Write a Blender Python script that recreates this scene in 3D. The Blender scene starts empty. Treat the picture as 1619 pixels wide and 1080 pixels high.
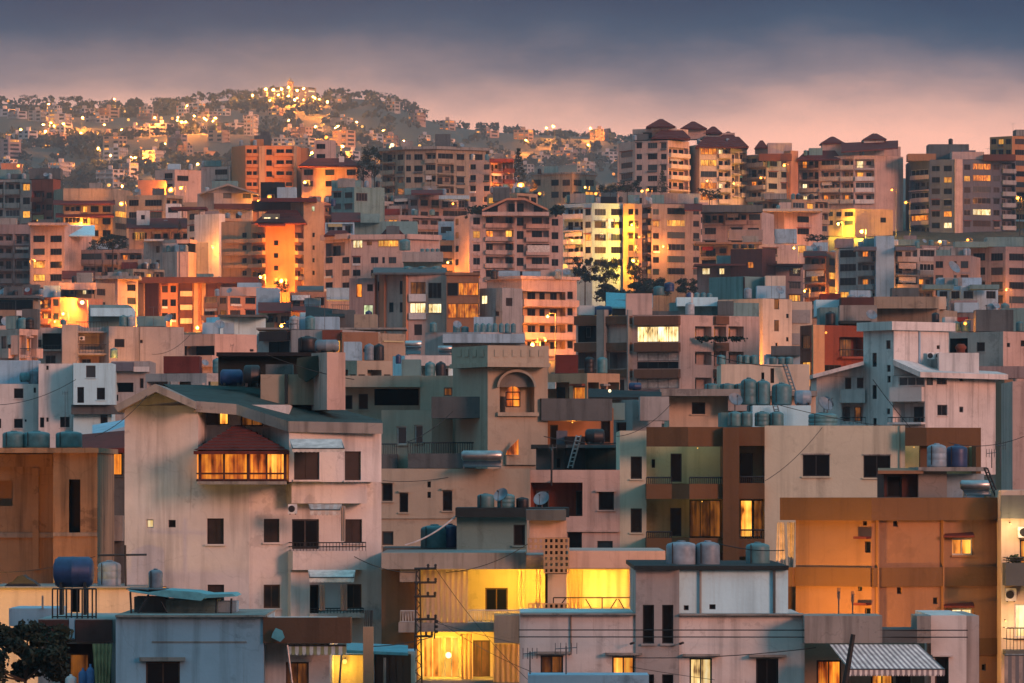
import bpy, math, random
from mathutils import Vector, Matrix
random.seed(7)
R = math.radians
S = bpy.context.scene
COL = S.collection

# ------------------------------------------------------------ camera
F, CX, HY, ZC = 9000.0, 809.5, 760.0, 20.0      # focal length in photo pixels, centre column, horizon row, eye height
cam = bpy.data.cameras.new('camera'); camo = bpy.data.objects.new('camera', cam); COL.objects.link(camo)
camo.location = (0, 0, ZC); camo.rotation_euler = (R(90), 0, 0)
cam.sensor_width = 36; cam.lens = 36 * F / 1619.0; cam.shift_y = (HY - 540) / 1619.0
cam.clip_start = 1; cam.clip_end = 40000
S.camera = camo
S.render.resolution_x, S.render.resolution_y = 1024, 683

# ------------------------------------------------------------ sky, sun, exposure
SUN_EL, SUN_AZ = 14.0, 46.0                      # low glow from behind the camera, to its right
w = bpy.data.worlds.new('World'); S.world = w; w.use_nodes = True
nt = w.node_tree; nt.nodes.clear()
def nd(t, **k):
    n = nt.nodes.new(t)
    for a, b in k.items(): setattr(n, a, b)
    return n
sky = nd('ShaderNodeTexSky', sky_type='NISHITA'); sky.sun_disc = False
sky.sun_elevation = R(4.0); sky.sun_rotation = R(180 - SUN_AZ)
bg1 = nd('ShaderNodeBackground'); bg1.inputs[1].default_value = 0.05
nt.links.new(sky.outputs[0], bg1.inputs[0])
tc = nd('ShaderNodeTexCoord'); sx = nd('ShaderNodeSeparateXYZ'); nt.links.new(tc.outputs['Generated'], sx.inputs[0])
mp = nd('ShaderNodeMapping'); mp.inputs['Scale'].default_value = (20, 20, 52); nt.links.new(tc.outputs['Generated'], mp.inputs[0])
nz = nd('ShaderNodeTexNoise'); nz.inputs['Scale'].default_value = 1.3; nz.inputs['Detail'].default_value = 7; nz.inputs['Roughness'].default_value = .58; nt.links.new(mp.outputs[0], nz.inputs[0])
ma = nd('ShaderNodeMath', operation='MULTIPLY_ADD'); ma.inputs[1].default_value = 0.015; nt.links.new(nz.outputs[0], ma.inputs[0])
mb_ = nd('ShaderNodeMath', operation='SUBTRACT'); nt.links.new(sx.outputs[2], mb_.inputs[0]); mb_.inputs[1].default_value = 0.0075
nt.links.new(mb_.outputs[0], ma.inputs[2])
# cloud deck: salmon under its far edge, slate above, blue dusk light towards the zenith
mr = nd('ShaderNodeMath', operation='POWER'); mr.inputs[1].default_value = 0.5; mr.use_clamp = True
nt.links.new(ma.outputs[0], mr.inputs[0])
rp = nd('ShaderNodeValToRGB'); nt.links.new(mr.outputs[0], rp.inputs[0])
el = rp.color_ramp.elements
def ys(y): return math.sqrt(max(0.0, math.sin((HY - y) / F)))
stops = [(0.0, (1.3, .60, .40)), (ys(235), (1.28, .61, .43)), (ys(180), (.86, .45, .35)), (ys(120), (.27, .19, .21)),
         (ys(60), (.022, .050, .112)), (ys(0), (.0, .014, .07)), (.42, (.035, .10, .165)), (.7, (.16, .45, .59)), (1.0, (.24, .63, .82))]
el[0].position, el[0].color = stops[0][0], (*stops[0][1], 1)
el[1].position, el[1].color = stops[-1][0], (*stops[-1][1], 1)
for p, c in stops[1:-1]:
    e = el.new(p); e.color = (*c, 1)
bg2 = nd('ShaderNodeBackground'); bg2.inputs[1].default_value = 1.0; nt.links.new(rp.outputs[0], bg2.inputs[0])
mx = nd('ShaderNodeMixShader'); mx.inputs[0].default_value = 0.92
nt.links.new(bg1.outputs[0], mx.inputs[1]); nt.links.new(bg2.outputs[0], mx.inputs[2])
wo = nd('ShaderNodeOutputWorld'); nt.links.new(mx.outputs[0], wo.inputs[0])

sl = bpy.data.lights.new('sun', 'SUN'); so = bpy.data.objects.new('sun', sl); COL.objects.link(so)
sl.energy = 2.3; sl.angle = R(15); sl.color = (1.0, .40, .27)
so.rotation_euler = (R(90 - SUN_EL), 0, R(SUN_AZ)); so.location = (60, -40, 90)

S.view_settings.view_transform = 'Standard'; S.view_settings.look = 'None'
S.view_settings.exposure = 0.25; S.view_settings.gamma = 1.0; S.view_settings.use_curve_mapping = False
S.cycles.use_denoising = True; S.cycles.max_bounces = 5; S.cycles.diffuse_bounces = 1; S.cycles.glossy_bounces = 2
S.cycles.volume_bounces = 1; S.cycles.transmission_bounces = 2; S.cycles.transparent_max_bounces = 4
S.cycles.sample_clamp_indirect = 4.0; S.cycles.sample_clamp_direct = 0.0
S.cycles.use_adaptive_sampling = True; S.cycles.caustics_reflective = False; S.cycles.caustics_refractive = False

# ------------------------------------------------------------ materials
MATS = {}
def mat_base(name, rough=.85, spec=.25):
    m = bpy.data.materials.new(name); m.use_nodes = True
    b = m.node_tree.nodes['Principled BSDF']; b.inputs['Roughness'].default_value = rough
    b.inputs['Specular IOR Level'].default_value = spec
    return m, m.node_tree, b
def plaster(name, c, dirt=.5, bump=.25, rough=.88):
    m, t, b = mat_base(name, rough)
    N, L = t.nodes, t.links
    g = N.new('ShaderNodeNewGeometry')
    m1 = N.new('ShaderNodeMapping'); m1.inputs['Scale'].default_value = (.22, .22, .3); L.new(g.outputs['Position'], m1.inputs[0])
    n1 = N.new('ShaderNodeTexNoise'); n1.inputs['Scale'].default_value = 1; n1.inputs['Detail'].default_value = 5; n1.inputs['Roughness'].default_value = .65
    L.new(m1.outputs[0], n1.inputs[0])
    m2 = N.new('ShaderNodeMapping'); m2.inputs['Scale'].default_value = (1.5, 1.5, .09); L.new(g.outputs['Position'], m2.inputs[0])
    n2 = N.new('ShaderNodeTexNoise'); n2.inputs['Scale'].default_value = 1; n2.inputs['Detail'].default_value = 6; n2.inputs['Roughness'].default_value = .6
    L.new(m2.outputs[0], n2.inputs[0])
    r1 = N.new('ShaderNodeMapRange'); r1.inputs[1].default_value = .3; r1.inputs[2].default_value = .7
    r1.inputs[3].default_value = 1 - .42 * dirt; r1.inputs[4].default_value = 1.06; L.new(n1.outputs[0], r1.inputs[0])
    r2 = N.new('ShaderNodeMapRange'); r2.inputs[1].default_value = .50; r2.inputs[2].default_value = .70
    r2.inputs[3].default_value = 1; r2.inputs[4].default_value = 1 - .75 * dirt; L.new(n2.outputs[0], r2.inputs[0])
    mu = N.new('ShaderNodeMath'); mu.operation = 'MULTIPLY'; L.new(r1.outputs[0], mu.inputs[0]); L.new(r2.outputs[0], mu.inputs[1])
    # repaired patches with crisp rims, hairline cracks, rust and damp runs
    m4 = N.new('ShaderNodeMapping'); m4.inputs['Scale'].default_value = (.42, .42, .5); m4.inputs['Location'].default_value = (c[0] * 31, 7, c[2] * 17); L.new(g.outputs['Position'], m4.inputs[0])
    n4 = N.new('ShaderNodeTexNoise'); n4.inputs['Scale'].default_value = 1; n4.inputs['Detail'].default_value = 8; n4.inputs['Roughness'].default_value = .7; L.new(m4.outputs[0], n4.inputs[0])
    r4 = N.new('ShaderNodeMapRange'); r4.inputs[1].default_value = .60; r4.inputs[2].default_value = .63; r4.inputs[3].default_value = 1; r4.inputs[4].default_value = 1 - .38 * dirt; L.new(n4.outputs[0], r4.inputs[0])
    wv = N.new('ShaderNodeVectorMath'); wv.operation = 'ADD'; L.new(g.outputs['Position'], wv.inputs[0])
    nw = N.new('ShaderNodeTexNoise'); nw.inputs['Scale'].default_value = .9; nw.inputs['Detail'].default_value = 4; L.new(g.outputs['Position'], nw.inputs[0])
    ws = N.new('ShaderNodeVectorMath'); ws.operation = 'SCALE'; ws.inputs['Scale'].default_value = 1.4; L.new(nw.outputs['Color'], ws.inputs[0]); L.new(ws.outputs[0], wv.inputs[1])
    vo = N.new('ShaderNodeTexVoronoi'); vo.feature = 'DISTANCE_TO_EDGE'; vo.inputs['Scale'].default_value = .23; L.new(wv.outputs[0], vo.inputs['Vector'])
    r5 = N.new('ShaderNodeMapRange'); r5.inputs[1].default_value = .0; r5.inputs[2].default_value = .006; r5.inputs[3].default_value = 1 - .3 * dirt; r5.inputs[4].default_value = 1; L.new(vo.outputs['Distance'], r5.inputs[0])
    m5 = N.new('ShaderNodeMapping'); m5.inputs['Scale'].default_value = (3.4, 3.4, .16); m5.inputs['Location'].default_value = (3, c[1] * 40, 5); L.new(g.outputs['Position'], m5.inputs[0])
    n5 = N.new('ShaderNodeTexNoise'); n5.inputs['Scale'].default_value = 1; n5.inputs['Detail'].default_value = 4; L.new(m5.outputs[0], n5.inputs[0])
    r6 = N.new('ShaderNodeMapRange'); r6.inputs[1].default_value = .64; r6.inputs[2].default_value = .74; r6.inputs[3].default_value = 0; r6.inputs[4].default_value = dirt * .9; L.new(n5.outputs[0], r6.inputs[0])
    mu2 = N.new('ShaderNodeMath'); mu2.operation = 'MULTIPLY'; L.new(mu.outputs[0], mu2.inputs[0]); L.new(r4.outputs[0], mu2.inputs[1])
    mu3 = N.new('ShaderNodeMath'); mu3.operation = 'MULTIPLY'; L.new(mu2.outputs[0], mu3.inputs[0]); L.new(r5.outputs[0], mu3.inputs[1])
    vm = N.new('ShaderNodeVectorMath'); vm.operation = 'SCALE'; vm.inputs[0].default_value = c; L.new(mu3.outputs[0], vm.inputs['Scale'])
    mxc = N.new('ShaderNodeMix'); mxc.data_type = 'RGBA'; L.new(r6.outputs[0], mxc.inputs['Factor']); L.new(vm.outputs[0], mxc.inputs['A']); mxc.inputs['B'].default_value = (c[0] * .42, c[1] * .32, c[2] * .24, 1)
    L.new(mxc.outputs['Result'], b.inputs['Base Color'])
    n3 = N.new('ShaderNodeTexNoise'); n3.inputs['Scale'].default_value = 5; n3.inputs['Detail'].default_value = 4; L.new(g.outputs['Position'], n3.inputs[0])
    bp = N.new('ShaderNodeBump'); bp.inputs['Strength'].default_value = bump; bp.inputs['Distance'].default_value = .05
    L.new(n3.outputs[0], bp.inputs['Height']); L.new(bp.outputs[0], b.inputs['Normal'])
    MATS[name] = m
for nm, c, d in [
    ('white', (.64, .62, .60), .5), ('bluewhite', (.31, .48, .60), .5), ('cyanwhite', (.46, .74, .84), .3), ('cream', (.60, .50, .39), .4),
    ('beige', (.34, .28, .21), .6), ('grey', (.34, .335, .33), .5), ('olive', (.52, .51, .40), .35), ('yellowp', (.52, .49, .28), .4),
    ('brown', (.15, .072, .04), .4), ('rust', (.21, .06, .035), .5), ('pink', (.52, .38, .33), .5), ('concrete', (.29, .28, .26), .7),
    ('dconcrete', (.10, .115, .12), .6), ('black', (.014, .014, .016), .3), ('teal', (.15, .27, .28), .5), ('orangew', (.44, .20, .085), .25),
    ('brownw', (.26, .14, .08), .3), ('orangeband', (.25, .095, .035), .25), ('brownband', (.135, .072, .034), .3),
    ('stone', (.33, .235, .15), .8), ('villa', (.37, .33, .26), .35), ('villadark', (.19, .19, .175), .6), ('maroon', (.085, .035, .03), .4),
    ('redroof', (.12, .025, .02), .5), ('tarblack', (.02, .028, .03), .5), ('greensheet', (.035, .065, .062), .7), ('sandy', (.40, .27, .17), .4),
    ('mauve', (.27, .215, .21), .5), ('slate', (.11, .12, .15), .4), ('terracotta', (.46, .22, .13), .35), ('hazewall', (.40, .39, .40), .3)]:
    plaster(nm, c, d)
def simple(name, c, rough=.6, metal=0., var=.25, scale=3.0, spec=.4):
    m, t, b = mat_base(name, rough, spec); N, L = t.nodes, t.links
    b.inputs['Metallic'].default_value = metal
    g = N.new('ShaderNodeNewGeometry'); n = N.new('ShaderNodeTexNoise'); n.inputs['Scale'].default_value = scale; n.inputs['Detail'].default_value = 4
    L.new(g.outputs['Position'], n.inputs[0])
    r = N.new('ShaderNodeMapRange'); r.inputs[1].default_value = .3; r.inputs[2].default_value = .7; r.inputs[3].default_value = 1 - var; r.inputs[4].default_value = 1 + var
    L.new(n.outputs[0], r.inputs[0])
    o = N.new('ShaderNodeObjectInfo'); r2 = N.new('ShaderNodeMapRange'); r2.inputs[3].default_value = .8; r2.inputs[4].default_value = 1.2; L.new(o.outputs['Random'], r2.inputs[0])
    mu = N.new('ShaderNodeMath'); mu.operation = 'MULTIPLY'; L.new(r.outputs[0], mu.inputs[0]); L.new(r2.outputs[0], mu.inputs[1])
    v = N.new('ShaderNodeVectorMath'); v.operation = 'SCALE'; v.inputs[0].default_value = c; L.new(mu.outputs[0], v.inputs['Scale']); L.new(v.outputs[0], b.inputs['Base Color'])
    MATS[name] = m
for a in [('metal', (.12, .12, .125), .5, .7), ('iron', (.02, .02, .022), .6), ('steel', (.35, .37, .38), .35, .8), ('woodframe', (.07, .035, .018), .6), ('whiteframe', (.5, .5, .49), .5),
          ('darkframe', (.015, .015, .017), .5), ('shutter', (.022, .012, .009), .7), ('tanktean', (.065, .165, .185), .5), ('tankblue', (.02, .045, .12), .45), ('tankwhite', (.30, .35, .38), .5),
          ('tankgrey', (.16, .22, .27), .5), ('tankblack', (.012, .013, .017), .5), ('fabric', (.55, .47, .42), .9), ('stripe_a', (.60, .58, .55), .9), ('stripe_b', (.22, .20, .21), .9), ('stripe_g', (.30, .28, .14), .9),
          ('tarp', (.12, .34, .38), .7), ('darktarp', (.012, .028, .022), .7), ('bluesheet', (.04, .23, .30), .5), ('plasticwhite', (.6, .62, .63), .5), ('bark', (.05, .035, .025), .9), ('rubber', (.015, .015, .015), .7),
          ('blueplastic', (.05, .12, .28), .5), ('blind', (.45, .43, .40), .8), ('red_cloth', (.35, .03, .02), .9)]:
    simple(*a)
# thin cloth that lets light through
def cloth(name, c):
    m, t, b = mat_base(name, .9, .1); N, L = t.nodes, t.links; b.inputs['Base Color'].default_value = (*c, 1)
    tr = N.new('ShaderNodeBsdfTranslucent'); tr.inputs[0].default_value = (*c, 1); mx_ = N.new('ShaderNodeMixShader'); mx_.inputs[0].default_value = .62
    L.new(b.outputs[0], mx_.inputs[1]); L.new(tr.outputs[0], mx_.inputs[2]); L.new(mx_.outputs[0], N['Material Output'].inputs[0]); MATS[name] = m
cloth('cloth_pale', (.68, .56, .48)); cloth('cloth_beige', (.60, .44, .30)); cloth('cloth_stripe', (.40, .38, .20))
# dark glass
m, t, b = mat_base('glass_dark', .2, .12); b.inputs['Base Color'].default_value = (.004, .005, .007, 1); MATS['glass_dark'] = m
m, t, b = mat_base('glass_blue', .2, .3); b.inputs['Base Color'].default_value = (.02, .035, .045, 1); MATS['glass_blue'] = m
m, t, b = mat_base('interior', .9, .1); b.inputs['Base Color'].default_value = (.012, .011, .011, 1); MATS['interior'] = m  # near-black backing: the gloom of unlit rooms is put into the colour
def lit(name, c1, c2, strength, smp='NONE'):
    m, t, b = mat_base(name, .4, .2); N, L = t.nodes, t.links
    b.inputs['Base Color'].default_value = (.05, .03, .02, 1)
    tcn = N.new('ShaderNodeTexCoord'); o = N.new('ShaderNodeObjectInfo')
    ad = N.new('ShaderNodeVectorMath'); ad.operation = 'ADD'; L.new(tcn.outputs['Object'], ad.inputs[0])
    cm = N.new('ShaderNodeCombineXYZ'); ml = N.new('ShaderNodeMath'); ml.operation = 'MULTIPLY'; ml.inputs[1].default_value = 57.; L.new(o.outputs['Random'], ml.inputs[0]); L.new(ml.outputs[0], cm.inputs[0]); L.new(ml.outputs[0], cm.inputs[1])
    L.new(cm.outputs[0], ad.inputs[1])
    mp_ = N.new('ShaderNodeMapping'); mp_.inputs['Scale'].default_value = (1.6, 1.6, .7); L.new(ad.outputs[0], mp_.inputs[0])
    n = N.new('ShaderNodeTexNoise'); n.inputs['Scale'].default_value = 1.1; n.inputs['Detail'].default_value = 3; L.new(mp_.outputs[0], n.inputs[0])
    mq = N.new('ShaderNodeMapping'); mq.inputs['Scale'].default_value = (7, 7, .25); L.new(ad.outputs[0], mq.inputs[0]); nq = N.new('ShaderNodeTexNoise'); nq.inputs['Scale'].default_value = 1.; nq.inputs['Detail'].default_value = 2; L.new(mq.outputs[0], nq.inputs[0])
    mn = N.new('ShaderNodeMix'); mn.inputs['Factor'].default_value = .4; L.new(n.outputs[0], mn.inputs['A']); L.new(nq.outputs[0], mn.inputs['B'])
    rr = N.new('ShaderNodeValToRGB'); e_ = rr.color_ramp.elements
    e_[0].position = .36; e_[0].color = (c1[0] * .15, c1[1] * .12, c1[2] * .12, 1); e_[1].position = .60; e_[1].color = (*c2, 1)
    e_.new(.45).color = (*c1, 1); L.new(mn.outputs['Result'], rr.inputs[0])
    st = N.new('ShaderNodeMapRange'); st.inputs[3].default_value = strength * .55; st.inputs[4].default_value = strength * 1.35; L.new(o.outputs['Random'], st.inputs[0])
    L.new(rr.outputs[0], b.inputs['Emission Color']); L.new(st.outputs[0], b.inputs['Emission Strength'])
    m.cycles.emission_sampling = smp; MATS[name] = m
lit('lit_yellow', (.75, .22, .025), (1., .50, .07), 1.2)
lit('lit_orange', (.40, .07, .008), (1., .31, .025), 1.2)
lit('lit_pale', (.85, .55, .20), (1., .85, .52), 1.3)
lit('lit_dim', (.10, .028, .006), (.42, .13, .02), .5)
lit('lit_green', (.45, .55, .25), (.9, .95, .6), .9)
def emit(name, c, s, smp='NONE'):
    m, t, b = mat_base(name); b.inputs['Base Color'].default_value = (.1, .1, .1, 1); b.inputs['Emission Color'].default_value = (*c, 1); b.inputs['Emission Strength'].default_value = s
    m.cycles.emission_sampling = smp; MATS[name] = m
emit('bulb_sodium', (1., .30, .03), 1.1); emit('bulb_warm', (1., .48, .09), 1.4); emit('bulb_green', (.1, 1., .55), 3.0); emit('bulb_purple', (.6, .1, 1.), 2.5); emit('bulb_white', (1., .8, .45), 1.6)
# foliage and ground
def foliage(name, c1, c2):
    m, t, b = mat_base(name, .8, .2); N, L = t.nodes, t.links
    g = N.new('ShaderNodeNewGeometry'); n = N.new('ShaderNodeTexNoise'); n.inputs['Scale'].default_value = .7; n.inputs['Detail'].default_value = 3; L.new(g.outputs['Position'], n.inputs[0])
    r = N.new('ShaderNodeValToRGB'); r.color_ramp.elements[0].position = .35; r.color_ramp.elements[0].color = (*c1, 1); r.color_ramp.elements[1].position = .65; r.color_ramp.elements[1].color = (*c2, 1)
    L.new(n.outputs[0], r.inputs[0]); L.new(r.outputs[0], b.inputs['Base Color']); MATS[name] = m
foliage('leaf', (.022, .035, .016), (.06, .08, .035)); foliage('leaf_dark', (.010, .018, .014), (.028, .042, .026)); foliage('leaf_dry', (.05, .045, .03), (.10, .085, .05))
foliage('soil', (.022, .03, .024), (.06, .06, .042))

# ------------------------------------------------------------ mesh helpers
def P(px, py, D): return Vector(((px - CX) / F * D, D, ZC + (HY - py) / F * D))
def GX(px, D): return (px - CX) / F * D
class MB:
    def __init__(s): s.v = []; s.f = []; s.m = []
    def add(s, vs, fs, mi=0):
        o = len(s.v); s.v.extend([tuple(x) for x in vs])
        for f in fs: s.f.append(tuple(i + o for i in f)); s.m.append(mi)
    def quad(s, a, b, c, d, mi=0): s.add((a, b, c, d), ((0, 1, 2, 3),), mi)
    def box(s, x0, y0, z0, x1, y1, z1, mi=0):
        s.add([(x0, y0, z0), (x1, y0, z0), (x1, y1, z0), (x0, y1, z0), (x0, y0, z1), (x1, y0, z1), (x1, y1, z1), (x0, y1, z1)],
              [(0, 3, 2, 1), (4, 5, 6, 7), (0, 1, 5, 4), (1, 2, 6, 5), (2, 3, 7, 6), (3, 0, 4, 7)], mi)
    def bar(s, a, b, r, n=6, mi=0, r2=None):
        a, b = Vector(a), Vector(b); d = (b - a)
        if d.length < 1e-6: return
        d.normalize(); u = d.cross(Vector((0, 0, 1)) if abs(d.z) < .9 else Vector((1, 0, 0))).normalized(); v = d.cross(u)
        r2 = r if r2 is None else r2
        vs = []
        for p, q in ((a, r), (b, r2)):
            for i in range(n):
                t = 2 * math.pi * i / n; vs.append(p + u * math.cos(t) * q + v * math.sin(t) * q)
        fs = [(i, (i + 1) % n, n + (i + 1) % n, n + i) for i in range(n)] + [tuple(range(n))[::-1], tuple(range(n, 2 * n))]
        s.add(vs, fs, mi)
    def lathe(s, c, prof, n=16, axis='z', mi=0):
        c = Vector(c); vs = []; k = len(prof)
        for r, h in prof:
            for i in range(n):
                t = 2 * math.pi * i / n
                p = Vector((r * math.cos(t), r * math.sin(t), h))
                if axis == 'x': p = Vector((p.z, p.x, p.y))
                vs.append(c + p)
        fs = []
        for j in range(k - 1):
            for i in range(n): fs.append((j * n + i, j * n + (i + 1) % n, (j + 1) * n + (i + 1) % n, (j + 1) * n + i))
        fs += [tuple(range(n))[::-1], tuple(range((k - 1) * n, k * n))]
        s.add(vs, fs, mi)
    def prism(s, poly, back, mi=0):
        n = len(poly); poly = [Vector(p) for p in poly]; back = Vector(back)
        vs = poly + [p + back for p in poly]
        s.add(vs, [tuple(range(n))[::-1], tuple(range(n, 2 * n))] + [(i, (i + 1) % n, n + (i + 1) % n, n + i) for i in range(n)], mi)
    def mesh(s, name, mats, smooth=False):
        me = bpy.data.meshes.new(name); me.from_pydata(s.v, [], s.f)
        for k in (mats if isinstance(mats, (list, tuple)) else [mats]): me.materials.append(MATS[k])
        if any(s.m): me.polygons.foreach_set('material_index', s.m)
        if smooth: me.polygons.foreach_set('use_smooth', [True] * len(s.f))
        me.update(); return me
def tag(o, label=None, cat=None, group=None, kind=None):
    if label: o['label'] = label
    if cat: o['category'] = cat
    if group: o['group'] = group
    if kind: o['kind'] = kind
    return o
def link(name, me, parent=None, loc=None, rz=0):
    o = bpy.data.objects.new(name, me); COL.objects.link(o)
    if loc is not None: o.location = loc
    if rz: o.rotation_euler = (0, 0, rz)
    if parent is not None:
        o.parent = parent
        if parent.type == 'EMPTY': o.matrix_parent_inverse = Matrix.Translation(-parent.location)
        else:                                     # sub-part of a mesh part: same local frame
            pass
    return o
def build(name, mb, mats, parent=None, smooth=False): return link(name, mb.mesh(name, mats, smooth), parent)
def empty(name, loc):
    o = bpy.data.objects.new(name, None); o.location = loc; o.empty_display_size = 1; COL.objects.link(o); return o

# ------------------------------------------------------------ terrain
RID = [(-900, 200), (0, 166), (100, 162), (220, 163), (300, 154), (370, 144), (440, 142), (520, 147), (600, 152), (650, 170), (690, 196), (780, 208), (860, 217), (920, 216), (980, 224), (1100, 250), (1300, 275), (1619, 290), (2600, 320)]
RD = 5200.0
BASE = [(-600, -18), (0, -18), (300, -14), (360, -11), (450, -5), (600, 1), (700, 8), (800, 14), (900, 19), (1100, 28), (1300, 34), (1400, 42), (1600, 70), (1800, 84), (2200, 104), (3000, 150), (5200, 260), (30000, 260)]
def interp(t, x):
    if x <= t[0][0]: return t[0][1]
    for (a, b), (c, d) in zip(t, t[1:]):
        if x <= c: return b + (d - b) * (x - a) / (c - a)
    return t[-1][1]
def ground_z(x, y):
    b = interp(BASE, y)
    if y > 2200:
        zr = (HY - interp(RID, x / RD * F + CX)) / F * RD
        if y <= RD:
            t = (y - 2200) / (RD - 2200); t = t * t * (1.6 - .6 * t); b = interp(BASE, 2200) + (zr - interp(BASE, 2200)) * t
        else: b = zr - (y - RD) * .12 if y < RD + 2000 else zr - 240
        b += 5 * math.sin(x * .011 + y * .004) + 4 * math.sin(y * .013 - x * .006)
    return ZC + b
def terrain():
    ysr = [-600, -200, 0, 150, 250, 300, 330, 360, 400, 450, 520, 600, 650, 700, 750, 800, 850, 900, 1000, 1100, 1200, 1300, 1350, 1400, 1450, 1500, 1550, 1600, 1700, 1800, 2000, 2200]
    ysr += list(range(2300, 5600, 75)) + [5650, 5900]
    n = 121; mb = MB(); vs = []
    for y in ysr:
        hw = 900 if y < 2000 else 900 + (y - 2000) * .45
        for i in range(n):
            x = -hw + 2 * hw * i / (n - 1); vs.append((x, y, ground_z(x, y)))
    fs = [(j * n + i, j * n + i + 1, (j + 1) * n + i + 1, (j + 1) * n + i) for j in range(len(ysr) - 1) for i in range(n - 1)]
    mb.add(vs, fs); tag(build('ground', mb, 'soil', smooth=True), kind='structure')
terrain()
# ------------------------------------------------------------ buildings
PANE = {'d': 'glass_dark', 'b': 'glass_blue', 'l': 'lit_yellow', 'o': 'lit_orange', 'p': 'lit_pale', 'm': 'lit_dim', 's': 'shutter', 'x': 'interior', 'r': 'blind', 'g': 'lit_green'}
WCACHE = {}
def win_meshes(wd, ht, pk, fm, nb, arch=False):
    key = (wd, ht, pk, fm, nb, arch)
    if key in WCACHE: return WCACHE[key]
    f, p = MB(), []
    t = min(.07, wd * .12); h = ht / 2; a = wd / 2
    f.box(-a, -.03, -h, -a + t, .03, h); f.box(a - t, -.03, -h, a, .03, h)
    f.box(-a + t, -.03, h - t, a - t, .03, h); f.box(-a + t, -.03, -h, a - t, .03, -h + t)
    bw = (wd - 2 * t) / nb
    for i in range(1, nb): x = -a + t + bw * i; f.box(x - t * .4, -.028, -h + t, x + t * .4, .028, h - t)
    for i in range(nb):
        q = MB(); x = -a + t + bw * i; e = t * .4
        q.box(x + (e if i else 0), -.01, -h + t, x + bw - (e if i < nb - 1 else 0), .01, h - t); p.append(q)
    r = (f, p); WCACHE[key] = (f.mesh('window', fm), [q.mesh('pane', PANE[pk]) for q in p]); return WCACHE[key]
SCACHE = {}
def small_win(wd, ht, pk, fm):
    key = (wd, ht, pk, fm)
    if key not in SCACHE:
        f = MB(); t = min(.08, wd * .14); h = ht / 2; a = wd / 2
        f.box(-a, -.03, -h, -a + t, .03, h); f.box(a - t, -.03, -h, a, .03, h); f.box(-a + t, -.03, h - t, a - t, .03, h); f.box(-a + t, -.03, -h, a - t, .03, -h + t)
        if wd > 1.2: f.box(-.03, -.03, -h + t, .03, .03, h - t)
        f.box(-a + t, -.01, -h + t, a - t, .01, h - t, 1)
        SCACHE[key] = f.mesh('window', [fm, PANE[pk]])
    return SCACHE[key]

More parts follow.
